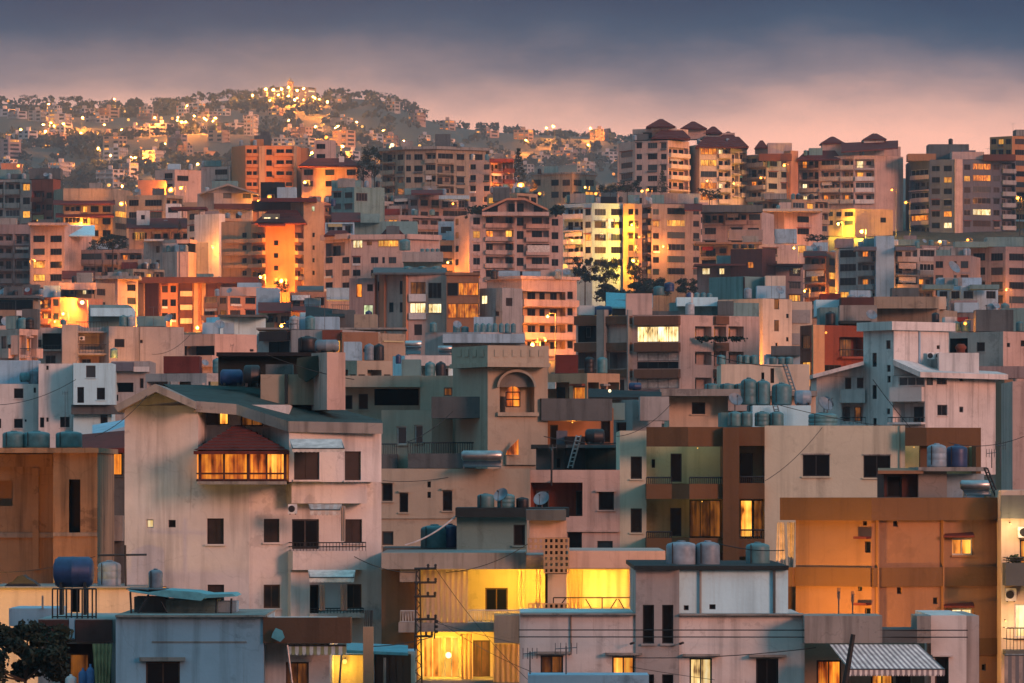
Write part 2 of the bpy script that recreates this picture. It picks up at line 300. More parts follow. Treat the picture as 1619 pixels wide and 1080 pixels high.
class Mass:
    def __init__(s, b, corners, ytop, ybot, mat, t, zt=None):
        s.b, s.mat = b, mat
        s.pts = [Vector((GX(x, D), D)) for x, D in corners]
        s.px = [x for x, D in corners]; s.D = min(D for x, D in corners)
        s.zt = ZC + (HY - ytop) / F * s.D if zt is None else zt
        if ybot is None:
            s.zb = min(min(ground_z(p.x, p.y), ground_z(p.x, p.y + t)) for p in s.pts) - .5
            s.zb = min(s.zb, s.zt - 2.0)
        else: s.zb = ZC + (HY - ybot) / F * s.D
        s.holes = [[] for _ in s.pts[1:]]; s.t = t
        p = s.pts
        if len(p) == 2:
            u = (p[1] - p[0]).normalized(); n = Vector((u.y, -u.x)); s.back = [p[1] - n * t, p[0] - n * t]
        elif len(p) == 3: s.back = [p[0] + p[2] - p[1]]
        else:
            s.back = [Vector((p[-1].x, max(q.y for q in p) + t)), Vector((p[0].x, max(q.y for q in p) + t))]
        b.masses.append(s)
    def fr(s, i):
        p0, p1 = s.pts[i], s.pts[i + 1]; d = p1 - p0; L = d.length; u = d / L
        return p0, u, Vector((u.y, -u.x)), L
    def hit(s, i, px):
        p0, u, n, L = s.fr(i); k = (px - CX) / F
        q = (k * p0.y - p0.x) / (u.x - k * u.y); return q, p0.y + u.y * q
    def rect(s, i, x0, y0, x1, y1):
        a, ta = s.hit(i, x0); c, tb = s.hit(i, x1); t = (ta + tb) / 2; L = s.fr(i)[3]
        z = lambda y: ZC + (HY - y) / F * t
        return max(a, .04), min(c, L - .04), max(z(y1), s.zb + .02), min(z(y0), s.zt - .02)
    def pt(s, i, q, z, out=0.):
        p0, u, n, L = s.fr(i); p = p0 + u * q + n * out; return Vector((p.x, p.y, z))
    def w(s, i, x0, y0, x1, y1, k='d', fm=None, nb=None, dep=.18, sill=True, name='window'):
        a, c, z0, z1 = s.rect(i, x0, y0, x1, y1)
        q = lambda v: max(.2, round(v / .05) * .05)
        wd, ht = round(q(c - a), 2), round(q(z1 - z0), 2); cx, cz = (a + c) / 2, (z0 + z1) / 2
        if wd < .2 or ht < .2 or c <= a or z1 <= z0: return
        s.holes[i].append((cx - wd / 2, cx + wd / 2, cz - ht / 2, cz + ht / 2, dep, False))
        if s.D > 2000 and k in 'dsb': return                       # a couple of pixels: the dark opening alone
        p0, u, n, L = s.fr(i); loc = s.pt(i, cx, cz, -dep + .05); rz = math.atan2(u.y, u.x)
        s.put_window(loc, rz, wd, ht, x1 - x0, k, fm, nb, name)
        if sill and x1 - x0 > 12: s.block(i, cx - wd / 2 - .08, cx + wd / 2 + .08, cz - ht / 2 - .08, cz - ht / 2 - .005, .1, s.mat, 'sill')
    def put_window(s, loc, rz, wd, ht, pxw, k, fm, nb, name='window'):
        fm = fm or random.choice(['darkframe', 'darkframe', 'woodframe', 'metal'])
        if pxw >= 13:
            nb = nb or max(1, min(6, round(wd / .8))); fme, ps = win_meshes(wd, ht, k, fm, nb)
            o = link(name, fme, s.b.root, loc, rz)
            for q in ps: link('pane', q, o)
        else: o = link(name, small_win(wd, ht, k, fm), s.b.root, loc, rz)
        return o
    def block(s, i, a, c, z0, z1, out, mat, name, inn=.0):
        mb = MB(); vs = []
        for z in (z0, z1): vs += [s.pt(i, a, z, out), s.pt(i, c, z, out), s.pt(i, c, z, -inn), s.pt(i, a, z, -inn)]
        mb.add(vs, [(0, 3, 2, 1), (4, 5, 6, 7), (0, 1, 5, 4), (1, 2, 6, 5), (2, 3, 7, 6), (3, 0, 4, 7)])
        return build(name, mb, mat, s.b.root)
    def box(s, i, x0, y0, x1, y1, out, mat, name='band'):
        a, ta = s.hit(i, x0); c, tb = s.hit(i, x1); t = (ta + tb) / 2; z = lambda y: ZC + (HY - y) / F * t
        return s.block(i, a, c, z(y1), z(y0), out, mat, name, .02)
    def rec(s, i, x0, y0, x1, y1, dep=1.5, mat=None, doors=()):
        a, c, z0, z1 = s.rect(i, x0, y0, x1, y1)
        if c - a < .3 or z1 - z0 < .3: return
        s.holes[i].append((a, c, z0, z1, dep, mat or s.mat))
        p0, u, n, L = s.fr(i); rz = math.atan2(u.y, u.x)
        for d in doors:                                            # (fx0, fx1, fy0, fy1, kind) as fractions of the opening, fy from its floor
            f0, f1, g0, g1, k = d
            if s.D > 2000 and k in 'dsb': continue
            wd = max(.3, round((f1 - f0) * (c - a) / .05) * .05); ht = max(.3, round((g1 - g0) * (z1 - z0) / .05) * .05)
            loc = s.pt(i, a + (f0 + f1) / 2 * (c - a), z0 + (g0 + g1) / 2 * (z1 - z0) + .02, -dep + .045)
            s.put_window(loc, rz, round(wd, 2), round(ht, 2), (f1 - f0) * (x1 - x0), k, None, None, 'balcony_door' if g0 < .06 else 'window')
    def balc(s, i, x0, x1, yt, yb, out=1.2, mat=None, style='solid', rail=0):
        """slab yb upward, parapet or railing up to yt; rail>0: railing on top of a solid parapet, up rail pixels"""
        a, ta = s.hit(i, x0); c, tb = s.hit(i, x1); t = (ta + tb) / 2 - out * .9; z = lambda y: ZC + (HY - y) / F * t
        z0, z1 = z(yb), z(yt); mat = mat or s.mat; e = .12; inn = .03
        def bx(mb, a0, c0, o0, o1, h0, h1):
            vs = []
            for h in (h0, h1): vs += [s.pt(i, a0, h, o1), s.pt(i, c0, h, o1), s.pt(i, c0, h, o0), s.pt(i, a0, h, o0)]
            mb.add(vs, [(0, 3, 2, 1), (4, 5, 6, 7), (0, 1, 5, 4), (1, 2, 6, 5), (2, 3, 7, 6), (3, 0, 4, 7)])
        def railing(parent, h0, h1):
            r = MB(); rr = .02 if t < 400 else .035
            for h in (h1,) + (((h0 + h1) / 2,) if t < 420 else ()): 
                r.bar(s.pt(i, a + .05, h, out - .06), s.pt(i, c - .05, h, out - .06), rr * 1.3, 4)
                r.bar(s.pt(i, a + .05, h, .0), s.pt(i, a + .05, h, out - .06), rr * 1.3, 4); r.bar(s.pt(i, c - .05, h, .0), s.pt(i, c - .05, h, out - .06), rr * 1.3, 4)
            nbar = int(min(60, max(4, (c - a) / (.16 if t < 420 else .4))))
            for j in range(nbar + 1): q = a + .05 + (c - a - .1) * j / nbar; r.bar(s.pt(i, q, h0, out - .06), s.pt(i, q, h1, out - .06), rr * .7, 4)
            return build('railing', r, 'iron', parent)
        mb = MB()
        if style == 'solid':
            bx(mb, a, c, -inn, out - e, z0, z0 + .18); bx(mb, a, c, out - e, out, z0, z1); bx(mb, a, a + e, -inn, out - e, z0 + .18, z1); bx(mb, c - e, c, -inn, out - e, z0 + .18, z1)
            o = build('balcony', mb, mat, s.b.root)
            if rail: railing(o, z1, z(yt - rail))
        else:
            bx(mb, a, c, -inn, out, z0, z0 + .22); o = build('balcony', mb, mat, s.b.root); railing(o, z0 + .22, z1)
        return o
    def apt(s, i, pat, y0, pitch, rows, lit=.08, bm=None, x0=None, x1=None, kinds='ddddsb', wm=None, litk='lllop', hfrac=.5):
        """rows of openings: w window, W wide, s slit, b balcony, B wide balcony, g glass bay, a awninged balcony, . blank"""
        x0 = s.px[i] if x0 is None else x0; x1 = s.px[i + 1] if x1 is None else x1
        wt = {'w': 1, 'W': 1.7, 's': .6, 'b': 1.6, 'B': 2.6, 'g': 2.2, 'a': 2.2, '.': .6, ',': .25, 'l': 2.0}
        tot = sum(wt[ch] for ch in pat); un = (x1 - x0) / tot
        for r in range(rows):
            ya = y0 + pitch * r; x = x0
            for ch in pat:
                wx = wt[ch] * un; a, c = x + wx * .16, x + wx * .84; x += wx
                if ch in '.,': continue
                k = random.choice(litk) if random.random() < lit else random.choice(kinds)
                if ch in 'wW' and s.D < 1700 and random.random() < .22: s.box(i, a - 1, ya + pitch * .14, c + 1, ya + pitch * .2, .45, random.choice(['concrete', 'rust', 'dconcrete', s.mat]), 'window_hood')
                if ch in 'wW' and s.D < 1700 and random.random() < .14: s.box(i, a, ya + pitch * .74, c, ya + pitch * .9, .35, random.choice(['plasticwhite', 'metal', 'dconcrete']), 'window_box')
                if ch in 'ws': s.w(i, a + (0 if ch == 'w' else wx * .15), ya + pitch * .22, c - (0 if ch == 'w' else wx * .15), ya + pitch * (.22 + hfrac), k)
                elif ch == 'W': s.w(i, a, ya + pitch * .2, c, ya + pitch * .72, k)
                elif ch in 'bBal':
                    a, c = x - wx * .95, x - wx * .05
                    if s.D < 1700 and random.random() < .14:
                        s.w(i, a + 1, ya + pitch * .14, c - 1, ya + pitch * .62, random.choice('bbd') if k in 'dsb' else k, random.choice(['whiteframe', 'metal', 'darkframe']), 4, sill=False); s.box(i, a, ya + pitch * .64, c, ya + pitch * .98, .25, bm or s.mat, 'balcony'); continue
                    ds = [(.1, .45, 0, .82, k), (.6, .85, .3, .8, random.choice('dds'))] if ch != 'B' else [(.06, .3, 0, .82, k), (.4, .6, .3, .8, 'd'), (.7, .92, 0, .82, random.choice('dds'))]
                    s.rec(i, a, ya + pitch * .1, c, ya + pitch * .86, 1.3, wm, ds)
                    if ch == 'l': s.balc(i, a, c, ya + pitch * .56, ya + pitch * .98, .9, bm, 'rail')
                    else: s.balc(i, a, c, ya + pitch * .62, ya + pitch * 1.0, .8, bm, 'solid' if random.random() < .7 else 'rail')
                    if ch != 'a' and s.D < 1700 and random.random() < .3: s.box(i, a + wx * .05, ya + pitch * .1, a + (c - a) * random.choice([.45, .6, .95]), ya + pitch * random.uniform(.26, .5), .1, random.choice(['blind', 'fabric', 'stripe_a', 'stripe_g', 'tarp', 'shutter', 'plasticwhite', 'red_cloth']), 'blind')
                    if ch == 'a' and random.random() < .6: s.box(i, a + wx * .1, ya + pitch * .1, c - wx * .1, ya + pitch * .5, .5, random.choice(['blind', 'fabric', 'stripe_a']), 'blind')
                elif ch == 'g':
                    s.w(i, a - wx * .1, ya + pitch * .15, c + wx * .1, ya + pitch * .68, k, nb=4)
    def finish(s):
        mb = MB(); mats = [s.mat]
        def mi(k):
            if k not in mats: mats.append(k)
            return mats.index(k)
        for i in range(len(s.pts) - 1):
            p0, u, n, L = s.fr(i); H = s.holes[i]
            us = sorted({0., L, *[v for h in H for v in h[:2]]}); zs = sorted({s.zb, s.zt, *[v for h in H for v in h[2:4]]})
            us = [v for v in us if -1e-6 <= v <= L + 1e-6]
            for z0, z1 in zip(zs, zs[1:]):
                if z1 - z0 < 1e-5: continue
                zm = (z0 + z1) / 2; run = None; row = [h for h in H if h[2] < zm < h[3]]
                for a, c in zip(us, us[1:]):
                    um = (a + c) / 2; solid = not any(h[0] < um < h[1] for h in row)
                    if solid: run = (run[0], c) if run else (a, c)
                    if (not solid) and run: mb.quad(s.pt(i, run[0], z0), s.pt(i, run[1], z0), s.pt(i, run[1], z1), s.pt(i, run[0], z1)); run = None
                if run: mb.quad(s.pt(i, run[0], z0), s.pt(i, run[1], z0), s.pt(i, run[1], z1), s.pt(i, run[0], z1))
            for a, c, z0, z1, d, bk in H:
                q = mi(bk) if bk else 0
                A, B_, C_, D_ = s.pt(i, a, z0), s.pt(i, c, z0), s.pt(i, c, z1), s.pt(i, a, z1)
                a2, b2, c2, d2 = s.pt(i, a, z0, -d), s.pt(i, c, z0, -d), s.pt(i, c, z1, -d), s.pt(i, a, z1, -d)
                mb.quad(A, a2, b2, B_, q); mb.quad(D_, C_, c2, d2, q); mb.quad(A, D_, d2, a2, q); mb.quad(B_, b2, c2, C_, q)
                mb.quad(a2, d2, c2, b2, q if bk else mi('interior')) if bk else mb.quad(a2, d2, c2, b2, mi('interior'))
        ring = s.pts + s.back; k = len(ring); m = len(s.pts)
        for j in range(m - 1, k):
            a, c = ring[j], ring[(j + 1) % k]
            mb.quad((a.x, a.y, s.zb), (c.x, c.y, s.zb), (c.x, c.y, s.zt), (a.x, a.y, s.zt))
        mb.add([(p.x, p.y, s.zt) for p in ring], [tuple(range(k))]); mb.add([(p.x, p.y, s.zb) for p in ring], [tuple(range(k))[::-1]])
        build('wall', mb, mats, s.b.root)

BUILDINGS = []
class B:
    def __init__(s, label, short, name='apartment_building', cat='building', at=None):
        s.label, s.short, s.name, s.masses = label, short, name, []
        s.root = empty(name, (0, 0, 0)); tag(s.root, label, cat); s.extra = []; BUILDINGS.append(s)
    def mass(s, corners, ytop, mat='white', ybot=None, t=11, zt=None):
        m = Mass(s, corners, ytop, ybot, mat, t, zt)
        if len(s.masses) == 1:
            zb = m.zb; s.root.location = ((m.pts[0].x + m.pts[-1].x) / 2, m.pts[0].y, zb)
        return m
    def cap(s, m, h=.35, out=.25, mat=None, name='cornice', up=0.0):
        """slab along the top of a mass, a little wider than the wall"""
        ring = m.pts + m.back; c = sum(ring, Vector((0, 0))) / len(ring); mb = MB()
        q = [p + (p - c).normalized() * out * 1.4 for p in ring]; k = len(q)
        z0, z1 = m.zt + .003 + up, m.zt + h + up
        mb.add([(p.x, p.y, z0) for p in q] + [(p.x, p.y, z1) for p in q], [tuple(range(k))[::-1], tuple(range(k, 2 * k))] + [(j, (j + 1) % k, k + (j + 1) % k, k + j) for j in range(k)])
        return build(name, mb, mat or m.mat, s.root)
    def parapet(s, m, h=.9, mat=None):
        ring = m.pts + m.back; c = sum(ring, Vector((0, 0))) / len(ring); mb = MB(); k = len(ring)
        o = [p + (c - p).normalized() * .03 for p in ring]; q = [p + (c - p).normalized() * .25 for p in ring]; z0, z1 = m.zt + .003, m.zt + h
        for j in range(k):
            a, b2, c2, d = o[j], o[(j + 1) % k], q[(j + 1) % k], q[j]
            mb.add([(p.x, p.y, z) for z in (z0, z1) for p in (a, b2, c2, d)], [(4, 5, 6, 7), (0, 1, 5, 4), (2, 3, 7, 6)])
        return build('parapet', mb, mat or m.mat, s.root)
    def prism(s, name, pts, D, depth, mat):
        mb = MB(); mb.prism([P(x, y, D) for x, y in pts], (0, depth, 0)); return build(name, mb, mat, s.root)
    def slab(s, x0, x1, y0, y1, D, depth, mat, name='slab'):
        mb = MB(); a, c = P(x0, y1, D), P(x1, y0, D); mb.box(a.x, D, a.z, c.x, D + depth, c.z); return build(name, mb, mat, s.root)
    def hip(s, x0, x1, ye, ya, xa0, xa1, D, depth, mat='redroof', name='roof'):
        """hipped tiled roof: eave rectangle at row ye, ridge from xa0 to xa1 at row ya; courses of tiles as real steps"""
        e0, e1 = P(x0, ye, D), P(x1, ye, D); r0, r1 = P(xa0, ya, D + depth / 2), P(xa1, ya, D + depth / 2); mb = MB(); n = 9 if D < 320 else 5
        rect = lambda t: [e0.lerp(r0, t), e1.lerp(r1, t), Vector((e1.x, D + depth, e1.z)).lerp(r1, t), Vector((e0.x, D + depth, e0.z)).lerp(r0, t)]
        up = Vector((0, 0, .05 if D < 320 else .08))
        mb.add([p - up * 3 for p in rect(0)] + rect(0), [(0, 3, 2, 1), (0, 1, 5, 4), (1, 2, 6, 5), (2, 3, 7, 6), (3, 0, 4, 7)])
        for j in range(n):
            a, b2 = rect(j / n), rect((j + 1) / n); b2 = [p - up * .0 for p in b2]; a = [p + up for p in a]
            mb.add(a + b2, [(0, 1, 5, 4), (1, 2, 6, 5), (2, 3, 7, 6), (3, 0, 4, 7)])
            if j: mb.add([p - up for p in a] + a, [(0, 1, 5, 4), (1, 2, 6, 5), (2, 3, 7, 6), (3, 0, 4, 7)])
        return build(name, mb, mat, s.root)
    def shed(s, x0, x1, y_front, y_back, D, depth, mat='redroof', th=.25, name='roof', y1_front=None, y1_back=None):
        """single-pitch sheet from a front edge to a back edge"""
        a, b2 = P(x0, y_front, D), P(x1, y_front if y1_front is None else y1_front, D); c, d = P(x1, y_back if y1_back is None else y1_back, D + depth), P(x0, y_back, D + depth)
        mb = MB(); lo = Vector((0, 0, th)); vs = [p - lo for p in (a, b2, c, d)] + [a, b2, c, d]
        mb.add(vs, [(0, 3, 2, 1), (4, 5, 6, 7), (0, 1, 5, 4), (1, 2, 6, 5), (2, 3, 7, 6), (3, 0, 4, 7)]); return build(name, mb, mat, s.root)

# ------------------------------------------------------------ rooftop things, labelled by roof and order from the left
ITEMS = {}
def reg(kind, look, b, px, o, cat, where='on the roof of'):
    ITEMS.setdefault((look, b.short if isinstance(b, B) else b, where), []).append((px, o, cat))
ORD = ['leftmost', 'second', 'third', 'fourth', 'fifth', 'sixth', 'seventh', 'eighth', 'ninth', 'tenth', 'eleventh', 'twelfth', 'thirteenth', 'fourteenth', 'fifteenth', 'sixteenth', 'seventeenth', 'eighteenth', 'nineteenth', 'twentieth']
def label_items():
    for (look, short, where), L in ITEMS.items():
        L.sort(key=lambda q: q[0])
        for j, (px, o, cat) in enumerate(L):
            lab = f'{look} {where} {short}'
            lab = lab.replace(' on the roof of ', ' on ') if len(lab.split()) > 12 else lab
            if len(lab.split()) > 11: lab = lab.replace(' partly hidden', '').replace(' infill house behind', ' house by').replace('plastic water tank', 'tank').replace('water tank', 'tank')
            if len(L) > 1:
                if len(L) == 2: lab += ', ' + ['the left one', 'the right one'][j]
                else: lab += ', ' + (ORD[j] if j == 0 else 'rightmost' if j == len(L) - 1 else ORD[j] + ' from left')
            tag(o, lab, cat, f'{cat}s {where} {short}' if len(L) > 1 else None)
TANKLOOK = {'tanktean': 'teal plastic water tank', 'tankblue': 'dark blue water tank', 'tankwhite': 'pale plastic water tank', 'tankgrey': 'grey-blue water tank', 'tankblack': 'black water tank'}
def tank(b, px, wpx, ytop, ybase, D, mat='tanktean', legs=0):
    c = P(px, ybase, D); r = wpx / 2 / F * D; h = (ybase - ytop) / F * D; n = 18 if D < 400 else 10
    root = empty('water_tank', c); mb = MB()
    zz = 0
    if legs:
        zz = legs / F * D; st = MB()
        for sx_ in (-.7, .7):
            for sy_ in (-.7, .7): st.bar(c + Vector((sx_ * r, sy_ * r, 0)), c + Vector((sx_ * r, sy_ * r, zz)), .035, 5)
        st.box(c.x - r * .85, c.y - r * .85, c.z + zz - .08, c.x + r * .85, c.y + r * .85, c.z + zz); build('stand', st, 'iron', root)
    hh = h - zz; rb_ = (1., 1., .965)[int(px * 7) % 3]; pr = [(r * .97, 0), (r, .05 * hh), (r, .28 * hh), (r * rb_, .31 * hh), (r, .34 * hh), (r, .55 * hh), (r * rb_, .58 * hh), (r, .61 * hh), (r, .80 * hh), (r * .9, .88 * hh), (r * .5, .95 * hh), (r * .32, .955 * hh)]
    mb.lathe(c + Vector((0, 0, zz)), pr, n); build('tank_body', mb, mat, root, True)
    ml = MB(); ml.lathe(c + Vector((0, 0, zz + .955 * hh + .002)), [(r * .3, 0), (r * .3, .035 * hh), (r * .2, .05 * hh)], n); build('lid', ml, mat, root, True)
    if D < 420:
        mp2 = MB(); a = c + Vector((-r * .6, -r * .82, zz)); mp2.bar(a + Vector((0, -.04, .1 * hh)), a + Vector((0, -.04, .9 * hh)), .025, 5); build('pipe', mp2, 'rubber', root)
    reg('tank', TANKLOOK[mat], b, px, root, 'water tank'); return root
def drum(b, x0, x1, ytop, ybase, D, mat='tankblue', stand=0, look=None):
    """horizontal cylinder on cradles"""
    a, c = P(x0, ybase, D), P(x1, ybase, D); zz = stand / F * D; h = (ybase - ytop) / F * D - zz; r = h / 2; L = c.x - a.x
    root = empty('water_tank', (a + c) / 2); mb = MB()
    mb.lathe((a.x, D, a.z + zz + r), [(r * .55, 0), (r * .85, L * .04), (r, L * .12), (r, L * .45), (r * 1.02, L * .46), (r * 1.02, L * .48), (r, L * .49), (r, L * .88), (r * .85, L * .96), (r * .55, L)], 18, 'x'); build('tank_body', mb, mat, root, True)
    st = MB()
    for q in (.2, .8):
        x = a.x + L * q; st.box(x - .06, D - r * .8, a.z, x + .06, D + r * .8, a.z + zz + r * .35)
    build('stand', st, 'iron', root)
    reg('drum', look or TANKLOOK[mat] + ' lying on its side', b, (x0 + x1) / 2, root, 'water tank'); return root
def solar(b, x0, x1, ytop, ybase, D, flip=False):
    """solar water heater: sloped collector, horizontal boiler, tube frame"""
    a, c = P(x0, ybase, D), P(x1, ybase, D); H = (ybase - ytop) / F * D; L = c.x - a.x; root = empty('solar_water_heater', (a + c) / 2)
    r = min(.32, H * .28); z = a.z
    mb = MB(); mb.lathe((a.x, D + 1.1, z + H - r), [(r * .6, 0), (r, L * .05), (r, L * .95), (r * .6, L)], 14, 'x'); build('boiler', mb, 'steel', root, True)
    p = MB(); v = [Vector((a.x + .1, D - .6, z + .15)), Vector((c.x - .1, D - .6, z + .15)), Vector((c.x - .1, D + .9, z + H - 2 * r)), Vector((a.x + .1, D + .9, z + H - 2 * r))]
    d = Vector((0, .04, .06)); p.add([q - d for q in v] + v, [(0, 3, 2, 1), (4, 5, 6, 7), (0, 1, 5, 4), (1, 2, 6, 5), (2, 3, 7, 6), (3, 0, 4, 7)]); build('collector', p, 'glass_blue', root)
    f = MB()
    for x in (a.x + .15, c.x - .15):
        f.bar((x, D - .6, z), (x, D - .6, z + .15), .03, 4); f.bar((x, D + 1.1, z), (x, D + 1.1, z + H - 2 * r + .03), .03, 4); f.bar((x, D - .6, z + .02), (x, D + 1.1, z + H - 2 * r), .025, 4); f.bar((x, D - .6, z + .03), (x, D + 1.1, z + .03), .025, 4)
    f.bar((a.x + .15, D + 1.1, z + .1), (c.x - .15, D + 1.1, z + H - 2 * r), .025, 4); build('frame', f, 'steel', root)
    reg('solar', 'solar water heater with steel boiler', b, (x0 + x1) / 2, root, 'water heater'); return root
def dish(b, px, py, ybase, D, dia=1.2, yaw=0.5, where='on the roof of', mat='tankgrey'):
    c = P(px, py, D); zb = P(px, ybase, D).z; root = empty('satellite_dish', (c.x, c.y, zb)); mb = MB(); n = 16; R_ = dia / 2
    rings = [(R_ * q, .32 * R_ * q * q) for q in (.02, .35, .7, 1.)]; rot = Matrix.Rotation(yaw, 3, 'Z') @ Matrix.Rotation(R(55), 3, 'X'); vs = []
    for off in (0, -.03):
        for rr, h in rings:
            for i in range(n): t = 2 * math.pi * i / n; vs.append(c + rot @ Vector((rr * math.cos(t), rr * math.sin(t), h + off)))
    k = len(rings); fs = []
    for o in (0, k * n):
        for j in range(k - 1): fs += [(o + j * n + i, o + j * n + (i + 1) % n, o + (j + 1) * n + (i + 1) % n, o + (j + 1) * n + i) for i in range(n)]
    mb.add(vs, fs); build('reflector', mb, mat, root, True)
    st = MB(); st.bar((c.x, c.y + .1, zb), (c.x, c.y + .1, c.z), .035, 5); build('mast', st, 'metal', root)
    ar = MB(); tip = c + rot @ Vector((0, 0, R_ * .9)); ar.bar(c + rot @ Vector((0, -R_, .3 * R_)), tip, .015, 4); ar.bar(tip, tip + rot @ Vector((0, 0, .12)), .04, 5); build('feed_arm', ar, 'metal', root)
    reg('dish', 'round satellite dish', b, px, root, 'satellite dish', where); return root
def antenna(b, px, ytop, ybase, D, arms=4, wpx=14, where='on the roof of'):
    c = P(px, ybase, D); t = P(px, ytop, D); root = empty('television_antenna', c); m1 = MB(); m1.bar(c, t, .03, 5); build('mast', m1, 'metal', root)
    m2 = MB(); wd = wpx / 2 / F * D; H = t.z - c.z
    m2.bar(t - Vector((wd, 0, .1)), t + Vector((wd, .2, -.05)), .018, 4)
    for j in range(arms): q = -wd + 2 * wd * j / max(1, arms - 1); m2.bar(t + Vector((q, -.25, -.07)), t + Vector((q, .25, -.07)), .012, 4); m2.bar(t + Vector((q, 0, -.3)), t + Vector((q, 0, .14)), .014, 4)
    build('elements', m2, 'metal', root); reg('ant', 'thin television antenna', b, px, root, 'antenna', where)
def acunit(b, x0, y0, x1, y1, D, where='on the wall of'):
    a, c = P(x0, y1, D), P(x1, y0, D); root = empty('air_conditioner', a); mb = MB(); dp = .35; mb.box(a.x, D - dp, a.z, c.x, D, c.z); build('casing', mb, 'plasticwhite', root)
    f = MB(); r = min(c.x - a.x, c.z - a.z) * .38; ctr = Vector(((a.x * .6 + c.x * .4), D - dp - .004, (a.z + c.z) / 2)); f.bar(ctr, ctr + Vector((0, -.02, 0)), r, 14); build('fan_grille', f, 'darkframe', root)
    k = MB()
    for x in (a.x + .08, c.x - .08): k.box(x - .02, D - dp, a.z - .05, x + .02, D + .03, a.z - .004); 
    build('bracket', k, 'iron', root); reg('ac', 'boxy white air conditioner unit', b, x0, root, 'air conditioner', where)
LAMPN = [0]
def lamp_light(root, loc, power, col, rad=.25):
    l = bpy.data.lights.new('lamp_light', 'POINT'); l.energy = power; l.color = col; l.shadow_soft_size = rad; LAMPN[0] += 1
    o = bpy.data.objects.new('lamp_light', l); COL.objects.link(o); o.location = loc; o.parent = root; o.matrix_parent_inverse = Matrix.Translation(-root.location); return o
SOD = (1., .28, .028); YEL = (1., .52, .045); WARM = (1., .62, .28)
def street_lamp(px, py, D, power, label, col=SOD, r=.3, bulb='bulb_sodium', arm=-1, group=None):
    c = P(px, py, D); g = ground_z(c.x, c.y); zb = min(g, c.z - 5); root = empty('street_lamp', (c.x - arm * 1.2, c.y, zb)); mb = MB()
    mb.bar((c.x - arm * 1.2, c.y, zb), (c.x - arm * 1.2, c.y, c.z + .5), .09, 6, r2=.05); build('pole', mb, 'metal', root)
    m2 = MB(); m2.bar((c.x - arm * 1.2, c.y, c.z + .45), (c.x, c.y, c.z + .38), .045, 5); build('arm', m2, 'metal', root)
    m4 = MB(); m4.lathe((c.x, c.y, c.z + r * .75), [(r * .9, 0), (r * .7, .12), (r * .2, .2)], 8); build('shade', m4, 'metal', root)
    m3 = MB(); m3.lathe((c.x, c.y, c.z - r), [(r * .3, 0), (r * .8, r * .35), (r, r * .9), (r * .85, r * 1.4), (r * .5, r * 1.7)], 10); build('lamp_globe', m3, bulb, root, True)
    if power: lamp_light(root, (c.x, c.y - r * 1.6, c.z - .1), power * 2.5, col)
    tag(root, label, 'street lamp', group); return root
def wall_lamp(px, py, D, power, label, col=WARM, r=.12, bulb='bulb_warm', cat='lamp', light_off=(0, -.4, -.1)):
    c = P(px, py, D); root = empty('wall_lamp', c); mb = MB(); mb.lathe((c.x, c.y, c.z - r), [(r * .4, 0), (r * .9, r * .5), (r, r), (r * .9, r * 1.5), (r * .4, r * 2)], 10); build('lamp_globe', mb, bulb, root, True)
    m2 = MB(); m2.bar((c.x, c.y, c.z + r), (c.x, c.y + .5, c.z + r), .03, 5); build('bracket', m2, 'iron', root)
    if power: lamp_light(root, c + Vector(light_off), power * 1.4, col, .2)
    tag(root, label, cat); return root
def curtain(x0, y0, x1, y1, D, mat, label, folds=9, amp=.09, taper=0):
    a, c = P(x0, y1, D), P(x1, y0, D); nx, nz = folds * 6, 5; mb = MB(); vs = []
    lay = (0,) if mat.startswith('cloth') else (0, .02)
    for off in lay:
        for j in range(nz + 1):
            for i in range(nx + 1):
                u, v = i / nx, j / nz; x = a.x + (c.x - a.x) * (u + taper * (1 - v) * (.5 - u)); am = amp * (1.1 - .5 * v)
                vs.append((x, D + am * math.sin(u * folds * 2 * math.pi + .6 * math.sin(v * 3)) + off, a.z + (c.z - a.z) * v))
    n1 = (nx + 1) * (nz + 1); fs = []
    for o in ((0, n1) if len(lay) == 2 else (0,)): fs += [(o + j * (nx + 1) + i, o + j * (nx + 1) + i + 1, o + (j + 1) * (nx + 1) + i + 1, o + (j + 1) * (nx + 1) + i) for j in range(nz) for i in range(nx)]
    mb.add(vs, fs); o = build('curtain', mb, mat, None, True); return tag(o, label, 'curtain')
